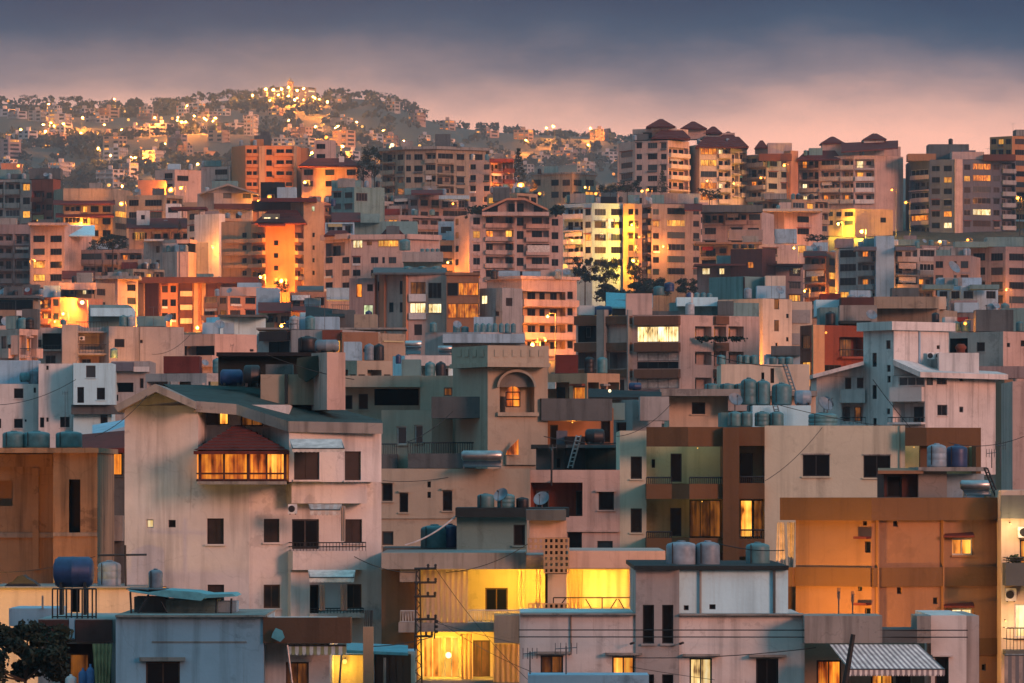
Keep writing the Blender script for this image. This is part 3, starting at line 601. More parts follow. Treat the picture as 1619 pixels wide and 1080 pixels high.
def awning(b, x0, x1, ytop, yfront, yval, D, out, m=('stripe_a', 'stripe_b'), n=10, x0f=None, x1f=None):
    x0f = x0 if x0f is None else x0f; x1f = x1 if x1f is None else x1f
    mb = MB(); Df = D - out
    for i in range(n):
        t0, t1 = i / n, (i + 1) / n
        A, B_ = P(x0 + (x1 - x0) * t0, ytop, D), P(x0 + (x1 - x0) * t1, ytop, D); C_, D_ = P(x0f + (x1f - x0f) * t1, yfront, Df), P(x0f + (x1f - x0f) * t0, yfront, Df)
        lo = Vector((0, .01, -.02)); mi = i % len(m)
        mb.add([A, B_, C_, D_] + [q + lo for q in (A, B_, C_, D_)], [(3, 2, 1, 0), (4, 5, 6, 7), (2, 3, 7, 6)], mi)
        v = Vector((0, 0, -(yval - yfront) / F * Df)); w_ = (C_ - D_)
        k = Vector((0, .012, 0)); pts = [D_, C_, C_ + v * .75, D_ + w_ * .75 + v, D_ + w_ * .25 + v, D_ + v * .75]
        mb.add(pts + [q + k for q in pts], [(0, 5, 4, 3, 2, 1), (6, 7, 8, 9, 10, 11)], mi)
    o = build('awning', mb, list(m), b.root)
    f = MB(); f.bar(P(x0f, yfront, Df), P(x1f, yfront, Df), .03, 5); f.bar(P(x0 + 1, ytop + 1, D), P(x0f + 1, yfront, Df), .025, 4); f.bar(P(x1 - 1, ytop + 1, D), P(x1f - 1, yfront, Df), .025, 4)
    build('awning_frame', f, 'metal', o); return o
def thing_mb(name, mb, mat, label, cat, smooth=False, group=None, kind=None):
    o = build(name, mb, mat, None, smooth); return tag(o, label, cat, group, kind)
def leaves(n, fn, size, seed=0):
    rnd = random.Random(seed); mb = MB()
    for _ in range(n):
        c = fn(rnd)
        if c is None: continue
        c = Vector(c); a = Vector((rnd.gauss(0, 1), rnd.gauss(0, 1), rnd.gauss(0, .7))).normalized(); d = a.cross(Vector((rnd.gauss(0, 1), rnd.gauss(0, 1), rnd.gauss(0, 1)))).normalized(); q = size * rnd.uniform(.6, 1.4)
        mb.quad(c - a * q, c - d * q * .6, c + a * q, c + d * q * .6)
    return mb
def tree(px, ybase, ytop, wpx, D, label, kind='round', n=900, mat='leaf_dark', name='tree', group=None, cat='tree', to_ground=True):
    top = P(px, ytop, D); bz = P(px, ybase, D).z; g = ground_z(top.x, top.y)
    if to_ground and g < bz: bz = g
    W = wpx / F * D / 2; H = top.z - P(px, ybase, D).z; vz0 = top.z - H; seed = int(px * 13 + ytop)
    root = empty(name, (top.x, top.y, bz)); rnd = random.Random(seed); base = Vector((top.x, top.y, 0)); tr = MB(); tr.bar((top.x, top.y, bz - .3), (top.x, top.y, top.z - H * .3), max(.12, W * .07), 7, r2=max(.05, W * .025))
    if kind == 'round':
        cl = [(base + Vector((rnd.uniform(-.75, .75) * W, rnd.uniform(-.7, .7) * W, vz0 + H * rnd.uniform(.3, .9))), W * rnd.uniform(.14, .36)) for _ in range(34)]
        for c, r in cl[:9]: tr.bar((top.x, top.y, vz0 + H * .25), c, W * .03, 5, r2=W * .01)
        def fn(q):
            c, r = q.choice(cl); v = Vector((q.gauss(0, 1), q.gauss(0, 1), q.gauss(0, 1))).normalized() * r * (q.random() ** .4); return c + Vector((v.x, v.y, v.z * .8 * H / (2 * W) if H < 2 * W else v.z))
    elif kind == 'umbrella':
        cl = [(base + Vector((rnd.uniform(-.8, .8) * W, rnd.uniform(-.8, .8) * W, vz0 + H * rnd.uniform(.72, .92))), W * rnd.uniform(.25, .4)) for _ in range(12)]
        for c, r in cl[:7]: tr.bar((top.x, top.y, vz0 + H * .5), c, W * .03, 5, r2=W * .01)
        def fn(q):
            c, r = q.choice(cl); v = Vector((q.gauss(0, 1), q.gauss(0, 1), q.gauss(0, .6))).normalized() * r * (q.random() ** .4); return c + Vector((v.x, v.y, v.z * .6))
    elif kind == 'cypress':
        def fn(q):
            t = q.random(); r = W * (math.sin(math.pi * min(1, t * .9 + .12)) ** .7) * q.random() ** .35 * q.uniform(.75, 1.1); a = q.uniform(0, 6.283); return base + Vector((r * math.cos(a), r * math.sin(a), vz0 + H * t))
    else:                                                           # araucaria: tiers of flat whorls
        for k in range(9):
            t = .2 + .8 * k / 9
            for a in range(6): an = a * 1.047 + k * .5; tr.bar((top.x, top.y, vz0 + H * t), (top.x + W * (1 - t) * math.cos(an), top.y + W * (1 - t) * math.sin(an), vz0 + H * (t + .03)), W * .02, 4)
        def fn(q):
            k = q.randrange(10); t = .18 + .82 * k / 10; an = q.randrange(6) * 1.047 + k * .5 + q.gauss(0, .12); r = W * (1.08 - t) * q.random() ** .5; return base + Vector((r * math.cos(an), r * math.sin(an), vz0 + H * (t + .03 * r / W) + q.gauss(0, .02) * H))
    lf = leaves(n, fn, max(W * .06, .1), seed); build('crown', lf, mat, root); build('trunk', tr, 'bark', root); tag(root, label, cat, group); return root
# ============================================================ nearest row
def build_front():
    # --- pale blue block, bottom left
    b = B('pale blue-grey block at bottom left with sliding window and brown terrace', 'the pale blue-grey block')
    m = b.mass([(183, 234), (417, 234)], 976, 'bluewhite'); m.w(0, 231, 1046, 284, 1100, 'd', 'woodframe', 2)
    m.box(0, 221, 1039, 293, 1045, .3, 'concrete', 'window_hood'); b.slab(182, 419, 972.5, 975.8, 233.7, 11, 'concrete', 'coping')
    m.box(0, 240, 1014, 390, 1016, .03, 'concrete', 'drip_line')
    m2 = b.mass([(60, 237), (183, 237)], 979, 'grey'); m2.rec(0, 95, 1018, 176, 1110, 2.2, 'maroon', [(.1, .5, .0, .8, 'm')])
    m2.box(0, 62, 980, 109, 1015, .35, 'maroon', 'parapet_panel'); m2.box(0, 110, 977, 119, 1010, .3, 'bluewhite', 'pier'); m2.box(0, 120, 980, 178, 1015, .35, 'maroon', 'parapet_panel')
    m3 = b.mass([(14, 245), (92, 245)], 962, 'bluewhite', ybot=990, t=5)
    curtain(146, 1018, 178, 1090, 236.2, 'stripe_g', 'pale striped curtain hanging in the bottom left doorway', 5, .07, .3)
    for j, (x, y0, x1, mt) in enumerate([(103, 1066, 121, 'plasticwhite'), (124, 1056, 138, 'blueplastic'), (136, 1050, 150, 'blueplastic')]):
        a, c = P(x, 1085, 236.3), P(x1, y0, 236.3); r = (c.x - a.x) / 2; mb = MB(); h = c.z - a.z
        mb.lathe((a.x + r, 236.3, a.z), [(r * .9, 0), (r, h * .1), (r, h * .7), (r * .6, h * .82), (r * .25, h * .88), (r * .25, h)], 12)
        thing_mb('water_jug', mb, mt, ['white plastic jug at the bottom left doorway', 'blue plastic jug next to the white jug in doorway', 'taller blue jug by the striped curtain in doorway'][j], 'jug', True)
    # shelter on its roof
    s = B('low rooftop shelter of blocks under a sagging turquoise tarpaulin', 'the rooftop shelter', 'rooftop_shelter', 'shelter')
    ms = s.mass([(262, 238), (343, 238)], 948, 'teal', ybot=976, t=3); s.mass([(212, 238.5), (262, 238.5)], 944, 'dconcrete', ybot=976, t=2.5); s.mass([(345, 239), (374, 239)], 951, 'bluewhite', ybot=976, t=2)
    for r in range(3):                                             # courses of blocks in the shelter wall
        for q in range(8):
            x0 = 264 + q * 9.8 + (4 if r % 2 else 0); mbk = ms.box(0, x0, 950.5 + r * 8, min(342, x0 + 9.2), 957.5 + r * 8, .04, 'teal', 'block')
    s.prism('tarpaulin', [(202, 933), (232, 937), (262, 933), (310, 936), (330, 940), (368, 939), (374, 943), (322, 946), (318, 950), (262, 944), (228, 939), (206, 936)], 236.6, 4.5, 'tarp')
    s.prism('roof_sheet', [(199, 930.5), (260, 931.5), (260, 933), (199, 932)], 237.5, 3, 'metal')
    mb = MB()
    for (x0, y0, x1, y1) in [(343, 946, 341, 975), (366, 946, 365, 975), (235, 940, 215, 976), (255, 952, 268, 976), (206, 936, 208, 976)]: mb = MB(); mb.bar(P(x0, y0, 236.8), P(x1, y1, 236.8), .045, 5); build('post', mb, 'iron', s.root)
    pass
    tank(b, 246, 23, 899, 936, 240, 'tankgrey')
    # tank on a railing frame
    drum(b, 85, 148, 880, 972, 238.5, 'tankblue', 43, 'large dark blue tank on a rusty railing stand')
    mb = MB()
    for x in (83, 91, 105, 113, 122, 130, 139, 146, 152): mb.bar(P(x, 931, 237.2), P(x, 978, 237.2), .035, 5)
    mb.bar(P(83, 931, 237.2), P(152, 931, 237.2), .035, 5); mb.bar(P(83, 975, 237.2), P(152, 975, 237.2), .03, 5); thing_mb('railing', mb, 'iron', 'rusty railing around the big dark blue tank', 'railing')
    m3.box(0, 66, 942, 69, 962, .1, 'steel', 'vent_pipe')
    # bush, bottom left corner
    tree(40, 1110, 975, 150, 225, 'dark leafy bush in the bottom left corner', 'round', 9000, 'leaf_dark', 'bush', cat='bush')
    # --- brown balcony next to it
    b = B('white wall with a big brown balcony box and torn striped awning', 'the brown balcony wall')
    m = b.mass([(417, 235.5), (521, 235.5)], 985, 'white'); m.w(0, 452, 1047, 488, 1100, 'm', 'woodframe', 2); m.box(0, 440, 1042, 494, 1046, .1, 'white', 'window_hood')
    m.balc(0, 418.5, 556, 976, 1017, 1.6, 'brown')
    awning(b, 455, 547, 1019, 1021, 1036, 234.3, .25, ('stripe_a', 'stripe_g'), 16)
    mb = MB(); a = [P(*q, 233.6) for q in [(431, 1001), (436, 993), (446, 997), (450, 1008), (443, 1015), (429, 1008)]]; mb.prism(a, (0, .1, 0)); thing_mb('cloth', mb, 'tarp', 'pale turquoise cloth hung over the brown balcony', 'cloth')
    mb = MB(); mb.bar(P(454, 1020, 233.5), P(463, 1090, 233.5), .05, 6); build('drain_pipe', mb, 'steel', b.root)
    # unfinished pillar and yellow lit yard
    b = B('small yard room with yellow lit wall behind an unfinished concrete pillar', 'the yellow lit yard', 'yard_room')
    m = b.mass([(521, 241), (580, 241)], 1036, 'cream', t=4); p = b.mass([(574, 237), (590, 237)], 991, 'sandy', t=.6)
    mb = MB()
    for x in (577, 580, 583, 586, 588): mb.bar(P(x, 992, 237.3), P(x + .5, 965, 237.3), .022, 4)
    build('rebar', mb, 'iron', b.root)
    b.shed(548, 645, 1028, 1016, 238.5, 4, 'bluesheet', .12, y1_front=1032, y1_back=1020)
    m = b.mass([(590, 242), (656, 242)], 1030, 'bluewhite', t=4); m.w(0, 592, 1034, 650, 1085, 'b', 'iron', 5, dep=.3)
    mb = MB(); mb.bar(P(540, 1034, 238.6), P(536, 1090, 238.6), .05, 6); mb.bar(P(608, 1040, 238.6), P(608, 1090, 238.6), .07, 6); build('post', mb, 'concrete', b.root)
    wall_lamp(545, 1046, 240.6, 60, 'bare yellow bulb under the blue sheet roof', YEL, .1)
    # --- lattice utility pole
    root = empty('utility_pole', P(661, 1110, 243)); mb = MB(); D = 243
    def L(x, y, d=0): return P(x, y, D + d)
    for sx_ in (-1, 1):
        for d in (0, .35): mb.bar(L(661 + sx_ * 6.5, 1110, d), L(661 + sx_ * 2.6, 898, d), .035, 4)
    n = 22
    for j in range(n):
        t0, t1 = j / n, (j + 1) / n; h0, h1 = 6.5 - 3.9 * t0, 6.5 - 3.9 * t1; y0, y1 = 1110 - 212 * t0, 1110 - 212 * t1; q = 1 if j % 2 else -1
        for d in (0, .35): mb.bar(L(661 - q * h0, y0, d), L(661 + q * h1, y1, d), .02, 4)
    build('lattice', mb, 'iron', root)
    for y, x1 in [(899, 690), (921, 690), (943, 689), (979, 690), (1006, 684)]:
        mb = MB(); mb.bar(L(655, y), L(x1, y), .05, 5); build('cross_arm', mb, 'iron', root)
        for q in (.55, .95):
            mb = MB(); c = L(661 + (x1 - 661) * q, y); mb.lathe(c, [(.03, 0), (.06, .06), (.04, .1), (.07, .14), (.03, .2)], 8); build('insulator', mb, 'rubber', root, True)
    mb = MB(); mb.bar(L(688, 976), L(687, 1010), .03, 4); build('tie_bar', mb, 'iron', root)
    for y in (985, 993, 1001):
        mb = MB(); c = L(690, y); mb.lathe(c, [(.05, 0), (.09, .05), (.05, .12)], 8); build('insulator', mb, 'rubber', root, True)
    tag(root, 'tall black lattice utility pole with cross arms', 'utility pole')
    def wire(pts, D0, D1, label, sag=6, r=.022):
        mb = MB(); (x0, y0), (x1, y1) = pts; k = 14; pr = None
        for j in range(k + 1):
            t = j / k; p = P(x0 + (x1 - x0) * t, y0 + (y1 - y0) * t + sag * 4 * t * (1 - t), D0 + (D1 - D0) * t)
            if pr is not None: mb.bar(pr, p, r, 4)
            pr = p
        thing_mb('overhead_wire', mb, 'rubber', label, 'wire')
    wire([(690, 901), (835, 1075)], 243, 225, 'sagging black wire running down right from the lattice pole top', 10, .015)
    wire([(689, 979), (840, 1062)], 243, 225, 'thin wire from the middle arm of the lattice pole', 6, .013)
    wire([(684, 1007), (590, 1022)], 243, 240, 'short wire from the lattice pole to the blue sheet roof', 3, .02)
    wire([(820, 996), (1530, 996.5)], 226.9, 226.3, 'upper of two black cables along the long pink wall', 0)
    wire([(820, 1007), (1530, 1007.5)], 226.9, 226.3, 'lower of two black cables along the long pink wall', 0)
    wire([(1130, 1075), (690, 985)], 222, 242.5, 'faint thin cable crossing in front of the long pink wall', 8, .010)
    # --- yellow lit building with curtains
    b = B('flat-roofed building with deep yellow lit balcony and hanging curtains', 'the yellow lit balcony building')
    w1 = b.mass([(660, 265.5), (1006, 265.5)], 900, 'cream', t=9)
    w1.w(0, 767, 929, 803, 967, 'd', 'woodframe', 2); w1.w(0, 668, 1006, 700, 1072, 'l', 'whiteframe', 2); w1.w(0, 702, 1006, 726, 1072, 'l', 'whiteframe', 2); w1.w(0, 748, 1012, 775, 1072, 'm', 'woodframe', 2)
    for x in (895, 925, 960): pass
    sl_ = b.slab(603, 832, 874, 900, 260, 12, 'concrete', 'roof_slab'); b.slab(900, 1052, 871, 899, 259, 12, 'pink', 'roof_slab'); b.slab(832, 900, 878, 900, 262, 10, 'concrete', 'roof_slab')  # right slab section in pink: warm light on it put into the colour
    b.slab(660, 1006, 985, 999, 260.2, 5.3, 'concrete', 'floor_slab'); b.slab(660, 822, 1076, 1090, 260.2, 5.3, 'concrete', 'floor_slab')
    pier = b.mass([(603, 263), (660, 263)], 900, 'brownw', t=6); pier2 = b.mass([(632, 260.4), (662, 260.4)], 900.4, 'concrete', ybot=920, t=2)
    acunit(b, 636, 905, 654, 920, 260.9); pr_ = b.mass([(1002, 262.5), (1012, 262.5)], 899.5, 'cream', t=5)
    def rail(x0, x1, y0, y1, D, nb, par, curl=False):
        mb = MB(); mb.bar(P(x0, y0, D), P(x1, y0, D), .03, 4); mb.bar(P(x0, y1 - 1, D), P(x1, y1 - 1, D), .025, 4)
        for j in range(nb + 1): x = x0 + (x1 - x0) * j / nb; mb.bar(P(x, y0, D), P(x + (1.5 if curl and j % 2 else 0), y1, D), .016, 4)
        return build('railing', mb, 'whiteframe' if curl else 'iron', par)
    rail(633, 660, 966, 984, 260.6, 12, b.root, True); rail(740, 822, 965, 985, 260.6, 26, b.root, True)
    b.slab(630, 662, 984, 1000, 260.3, 3, 'concrete', 'floor_slab')
    mb = MB(); Dq = 259.5
    for (x0, y0, x1, y1) in [(875, 945, 1005, 945), (875, 945, 875, 974), (952, 945, 952, 974), (998, 945, 998, 974), (895, 945, 875, 972), (926, 947, 942, 974), (975, 947, 958, 974), (978, 947, 993, 974), (870, 973, 1005, 973)]: mb.bar(P(x0, y0, Dq), P(x1, y1, Dq), .028, 4)
    build('pergola_frame', mb, 'iron', b.root)
    for x0, x1, y1, mt, lb, f in [(668, 740, 985, 'cloth_pale', 'long pale curtain on the left of the yellow lit balcony', 8), (896, 922, 966, 'cloth_beige', 'orange lit curtain right of the block screen', 4), (922, 1004, 960, 'cloth_pale', 'wide sunlit sheet curtain at the balcony right end', 5), (846, 856, 968, 'cloth_beige', 'narrow curtain tied beside the block screen', 2), (818, 832, 965, 'cloth_beige', 'thin knotted curtain in the middle of the yellow balcony', 2)]:
        curtain(x0, 901, x1, y1, 260.9, mt, lb, f, .08, .15 if x1 - x0 < 30 else .03)
    curtain(728, 1002, 748, 1074, 262, 'cloth_beige', 'brownish curtain left in the lower yellow room', 3); curtain(780, 1018, 821, 1078, 259.2, 'cloth_beige', 'long curtain below the dark concrete box', 5)
    wall_lamp(828, 903.5, 263, 500, 'hidden balcony lamp high on the yellow lit wall', YEL, .04, light_off=(0, -.3, -.5)); wall_lamp(950, 905, 263, 420, 'balcony lamp at the right end of yellow lit wall', YEL, .04, light_off=(0, -.3, -.8))
    wall_lamp(709, 1036, 264.2, 300, 'bright white bulb before the lower yellow window', YEL, .14, 'bulb_white', light_off=(0, -.6, .2)); wall_lamp(795, 1003.5, 263, 150, 'lamp under the slab of the lower curtain room', YEL, .09)
    b.slab(781, 823, 973, 1017, 255.5, 4, 'villadark', 'balcony_box')
    # breeze block stair tower
    t = B('stair tower with screen of hollow breeze blocks', 'the breeze block tower', 'stair_tower', 'tower')
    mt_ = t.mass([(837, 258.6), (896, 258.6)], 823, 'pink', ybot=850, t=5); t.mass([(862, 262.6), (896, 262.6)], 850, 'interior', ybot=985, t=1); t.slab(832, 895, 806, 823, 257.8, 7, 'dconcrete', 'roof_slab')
    bk = MB(); D = 258.6; wq, hq = 8.0 / F * D, 9.2 / F * D; tq = .055
    bk.box(-wq / 2, 0, -hq / 2, -wq / 2 + tq, .18, hq / 2); bk.box(wq / 2 - tq, 0, -hq / 2, wq / 2, .18, hq / 2); bk.box(-wq / 2 + tq, 0, hq / 2 - tq, wq / 2 - tq, .18, hq / 2); bk.box(-wq / 2 + tq, 0, -hq / 2, wq / 2 - tq, .18, -hq / 2 + tq)
    bme = bk.mesh('breeze_block', 'sandy')
    for r in range(13):
        if r in (6, 7, 8, 9, 10): continue
        for q in range(8):
            if 2 <= r <= 5 and q < 3: continue
            c = P(839 + q * 8.15, 855 + r * 9.4, D); link('breeze_block', bme, t.root, c)
    t.mass([(866, 259.5), (896, 259.5)], 908, 'cream', ybot=955, t=.3)
    # dark service block behind it with water tanks
    b2 = B('dark teal service block with overhanging black slab behind the balcony roof', 'the dark service block', 'service_block')
    m = b2.mass([(722, 275), (833, 275)], 818, 'teal', ybot=880, t=8); b2.slab(720, 900, 803, 818, 274, 9, 'tarblack', 'roof_slab'); m.w(0, 812, 830, 830, 862, 'x'); b2.mass([(605, 277), (722, 277)], 866, 'dconcrete', ybot=880, t=6)
    for x, wd, y, mt in [(687, 44, 829, 'tanktean'), (712, 26, 828, 'tankblue')]: tank(b2, x, wd, y, 868, 278, mt)
    for x, wd, y, mt in [(768, 27, 780, 'tanktean'), (800, 28, 780, 'tanktean'), (826, 20, 786, 'tankblack')]: tank(b2, x, wd, y, 803, 277, mt)
    dish(b2, 793, 784, 803, 275.2, .75, -.6); dish(b2, 857, 790, 803, 275.5, .8, -.4)
    mb = MB()
    for j in range(14):
        t_ = j / 14; f = lambda t: P(640 + 85 * t, 862 - 50 * t + 18 * 4 * t * (1 - t) * .4, 274.3); mb.bar(f(t_), f(t_ + 1 / 14), .04, 5)
    thing_mb('hose', mb, 'plasticwhite', 'pale hose sagging from the dark service block roof', 'hose')
    # --- long pink wall building, bottom
    b = B('long pinkish two-part building with slit windows and lit hooded windows', 'the long pink wall')
    m = b.mass([(822, 228), (1005, 228)], 972, 'white'); tw = b.mass([(1005, 227.9), (1074, 227.9)], 901, 'grey'); mr_ = b.mass([(1074, 228), (1272, 228)], 973, 'white')
    for mm, x0, y0, x1, k in [(m, 855, 1036, 890, 'm'), (m, 968, 1038, 1003, 'l'), (mr_, 1090, 1040, 1126, 'p'), (mr_, 1195, 1041, 1231, 'd')]:
        mm.w(0, x0, y0, x1, 1066 if x0 == 855 else 1069 if x0 == 968 else 1100, k, 'darkframe', 2, dep=.3); mm.box(0, x0 - 11, y0 - 6, x1 + 12, y0 - 2.5, .35, 'concrete', 'window_hood')
    for x0 in (1016, 1046.5): tw.w(0, x0, 956, x0 + 18.5, 1018, 'd', 'bluewhite' if False else 'darkframe', 1, dep=.35); tw.w(0, x0, 1066, x0 + 18.5, 1110, 'd', 'darkframe', 1, dep=.35)
    up = b.mass([(1074, 229.2), (1246, 229.2)], 901.6, 'cyanwhite', ybot=985, t=15); b.slab(1003, 1074, 894.5, 901, 227.5, 17, 'tarblack', 'roof_slab'); b.slab(1074.3, 1247, 894.6, 901, 228.9, 15.5, 'tarblack', 'roof_slab')
    up.box(0, 1106, 902, 1109, 972, .12, 'concrete', 'pipe'); up.box(0, 1222, 902, 1226, 972, .14, 'dconcrete', 'pipe'); up.w(0, 1082, 958, 1088, 964, 'x'); up.w(0, 1122, 956, 1131, 963, 'x')
    m.box(0, 902, 972, 903.5, 1035, .08, 'brownw', 'drain_pipe')
    for x0, y0, x1, y1 in [(822, 970, 1005, 972.4), (1074, 971, 1272, 973.2)]: b.slab(x0, x1, y0, y1, 227.7, 2, 'concrete', 'coping')
    b.slab(835, 1026, 1067.5, 1100, 222.5, 3, 'bluewhite', 'low_wall')
    for x in (997, 1075): 
        mb = MB(); c = P(x, 1018, 227.6); mb.bar(c, c + Vector((.12, -.25, .05)), .05, 6); mb.bar(c, c + Vector((0, .3, 0)), .02, 4); thing_mb('security_camera', mb, 'iron', ['small black spotlight left of the slit windows', 'small black spotlight right of the slit windows'][x > 1000], 'spotlight')
    for x, wd, mt in [(1077, 48, 'tankgrey'), (1119, 38, 'tankgrey')]: tank(b, x, wd, 855, 894.5, 233, mt)
    tank(b, 1198, 38, 857, 894.5, 236, 'tanktean')
        # right section
    b.slab(1272, 1395, 973.5, 1017, 226.4, 3.5, 'concrete', 'parapet'); b.slab(1395, 1450, 995, 1017, 226.4, 3.5, 'dconcrete', 'parapet'); b.slab(1450, 1472, 974, 1017, 226.4, 3.5, 'concrete', 'parapet')
    r_ = b.mass([(1272, 231), (1472, 231)], 1000, 'beige', t=8); r_.w(0, 1291, 1044, 1330, 1110, 'o', 'darkframe', 2); r_.w(0, 1377, 1066, 1412, 1110, 'l', 'darkframe', 2); r_.w(0, 1416, 1060, 1440, 1110, 'd')
    wh = b.mass([(1472, 227.4), (1528, 227.4)], 973, 'white', t=9); wh.w(0, 1478, 1038, 1500, 1110, 'd', 'woodframe', 1); wh.box(0, 1474, 1035, 1506, 1038, .2, 'white', 'window_hood'); b.mass([(1528, 229), (1548, 229)], 973.5, 'grey', t=8)
    awning(b, 1312, 1452, 1019, 1058, 1069, 226.2, 1.9, ('stripe_a', 'stripe_b'), 36, 1342, 1494)
    mb = MB(); mb.bar(P(1333, 1100, 222.3), P(1349, 1003, 222.3), .13, 8, r2=.09); thing_mb('leaning_pole', mb, 'rubber', 'thick black pole leaning in front of the striped awning', 'pole')
    a, c = P(1325, 997, 229), P(1386, 974, 229); mb = MB(); mb.box(a.x, 228.2, a.z, c.x, 229.8, c.z - .12); mb.box(a.x - .05, 228.1, c.z - .12, c.x + .05, 229.9, c.z); o = thing_mb('cistern', mb, 'bluesheet', 'square turquoise cistern on the striped awning terrace', 'cistern')
    antenna(b, 895, 1022, 1068, 223.5, 5, 34, 'in front of'); antenna(b, 838, 1030, 1068, 223.5, 4, 22, 'in front of')
    for x, y0, y1 in [(1326, 935, 973), (1348, 940, 973)]: antenna(b, x, y0, y1, 229.5, 3, 4, 'on the right terrace of')
    # --- brown and orange building, right
    b = B('brown banded building, its left side glowing orange, red window canopies', 'the brown banded building')
    m = b.mass([(1258, 255.6), (1378, 253.4), (1583, 256.4)], 823, 'brownw', t=12); tp = b.mass([(1233, 255.6), (1378, 252.9), (1585, 256)], 787, 'brownband', ybot=823, t=12)
    for y0, y1 in [(897, 927), (1010, 1036)]:
        m.box(0, 1259, y0, 1378.8, y1, .14, 'brownband', 'band'); m.box(1, 1378, y0, 1582, y1, .14, 'brownband', 'band')
    m.box(0, 1233, 1000 - 103, 1258.5, 1000 - 73, .3, 'brownband', 'band')
    for (y0, y1, k) in [(851, 878, 'l'), (962, 990, 'p')]:
        m.w(1, 1505, y0, 1539, y1, k, 'whiteframe', 2)
        a, c = 1492, 1541; mb = MB(); A, B_, C_, D_ = P(a + 3, y0 - 11, 255.6), P(c - 3, y0 - 11, 255.9), P(c, y0 - 4, 254.9), P(a, y0 - 4, 254.6); lo = Vector((0, 0, -.08)); mb.add([A, B_, C_, D_] + [q + lo for q in (A, B_, C_, D_)], [(3, 2, 1, 0), (4, 5, 6, 7), (2, 3, 7, 6), (0, 4, 7, 3), (1, 2, 6, 5)]); build('window_canopy', mb, 'redroof', b.root)
    for y0 in (856, 961):
        m.w(0, 1367, y0, 1377, y0 + 18, 'd'); m.box(0, 1357, y0 - 8, 1377.5, y0 - 4, .45, 'redroof', 'window_canopy')
    for f, x, y, q in [(0, 1365, 824, 5), (1, 1412, 823, 8), (1, 1418, 929, 8), (1, 1475, 945, 8), (1, 1552, 1050, 8), (0, 1358, 928, 4)]: m.w(f, x, y, x + q, y + q + 2, 'x')
    for x, y0, y1 in [(1385, 817, 1080), (1488, 812, 1010)]: m.box(1, x, y0, x + 1.6, y1, .2, 'brownw', 'drain_pipe')
    m.box(1, 1455, 812, 1489, 813.5, .2, 'brownw', 'drain_pipe')
    curtain(1229, 826, 1240, 904, 256.3, 'fabric', 'long pink curtain tied outside the orange wall', 2, .08, -.5); curtain(1244, 826, 1257, 908, 256.3, 'fabric', 'second pink curtain beside the orange wall edge', 2, .08, .5)
    b.mass([(1236, 258.5), (1260, 258.5)], 905, 'brownband', t=3)
    wall_lamp(1262, 1004, 250.0, 2200, 'sodium lamp beside the orange wall, low by the cyan wall', (1., .42, .06), .16, 'bulb_sodium', light_off=(.3, -.5, 0))
    # rooftop of the brown building
    rb = B('rooftop hut of brown boards and white wall with water tanks', 'the rooftop hut', 'rooftop_hut', 'hut')
    m2 = rb.mass([(1398, 262), (1452, 262)], 745, 'maroon', ybot=788, t=5); m2.w(0, 1402, 752, 1426, 786, 'x'); m3 = rb.mass([(1452, 261.5), (1497, 261.5)], 745, 'concrete', ybot=788, t=5); m4 = rb.mass([(1497, 262), (1556, 262)], 749, 'bluewhite', ybot=788, t=5)
    rb.slab(1452, 1560, 738.5, 745, 260.8, 6.5, 'concrete', 'roof_slab'); rb.shed(1388, 1460, 744, 740, 260.8, 6, 'brownw', .15)
    tank(rb, 1481, 31, 701, 738.5, 263, 'tankgrey'); tank(rb, 1513, 33, 703, 738.5, 263.5, 'tankblue')
    solar(b, 1521, 1569, 759, 787, 257.8)
    mb = MB()
    for d in (0, 5): mb.bar(P(1556 + d, 740, 257.2), P(1576 + d, 790, 257.2), .04, 4)
    for j in range(7): t = j / 7; mb.bar(P(1556 + 20 * t, 740 + 50 * t, 257.2), P(1561 + 20 * t, 740 + 50 * t, 257.2), .025, 4)
    thing_mb('ladder', mb, 'iron', 'black ladder leaning on the rooftop hut', 'ladder')
    # --- balconies at the right edge
    b = B('white apartment facade at right edge with lit balconies and dark slabs', 'the right edge apartments')
    m = b.mass([(1583, 254), (1670, 254)], 775, 'cream', t=9); m.w(0, 1612, 853, 1650, 892, 'l'); m.w(0, 1604, 955, 1650, 1008, 'p', 'whiteframe'); m.w(0, 1590, 1055, 1640, 1110, 'd')
    for yt, yb in [(890, 926), (993, 1036)]: m.balc(0, 1585, 1660, yt, yb, 1.6, 'dconcrete', 'rail' if yt == 993 else 'solid', 8 if yt == 890 else 0)
    m.box(0, 1582, 783, 1640, 820, .3, 'dconcrete', 'band')
    acunit(b, 1609, 833, 1630, 850, 253.9); acunit(b, 1589, 930, 1606, 950, 253.9)
    awning(b, 1588, 1640, 1034, 1036, 1100, 252.2, .3, ('stripe_b', 'slate'), 9)
    wall_lamp(1598, 828, 253.4, 60, 'small lamp under the top slab at right edge', WARM, .04); wall_lamp(1590, 1012 - 30, 253.4, 50, 'small lamp beside the lit door at right edge', WARM, .04)
    mb = leaves(160, lambda q: P(1605 + q.gauss(0, 5), 884 + q.gauss(0, 3.5), 252.7 + q.gauss(0, .1)), .09, 5); thing_mb('balcony_plants', mb, 'leaf', 'potted plants on the upper right edge balcony', 'plant')
build_front()
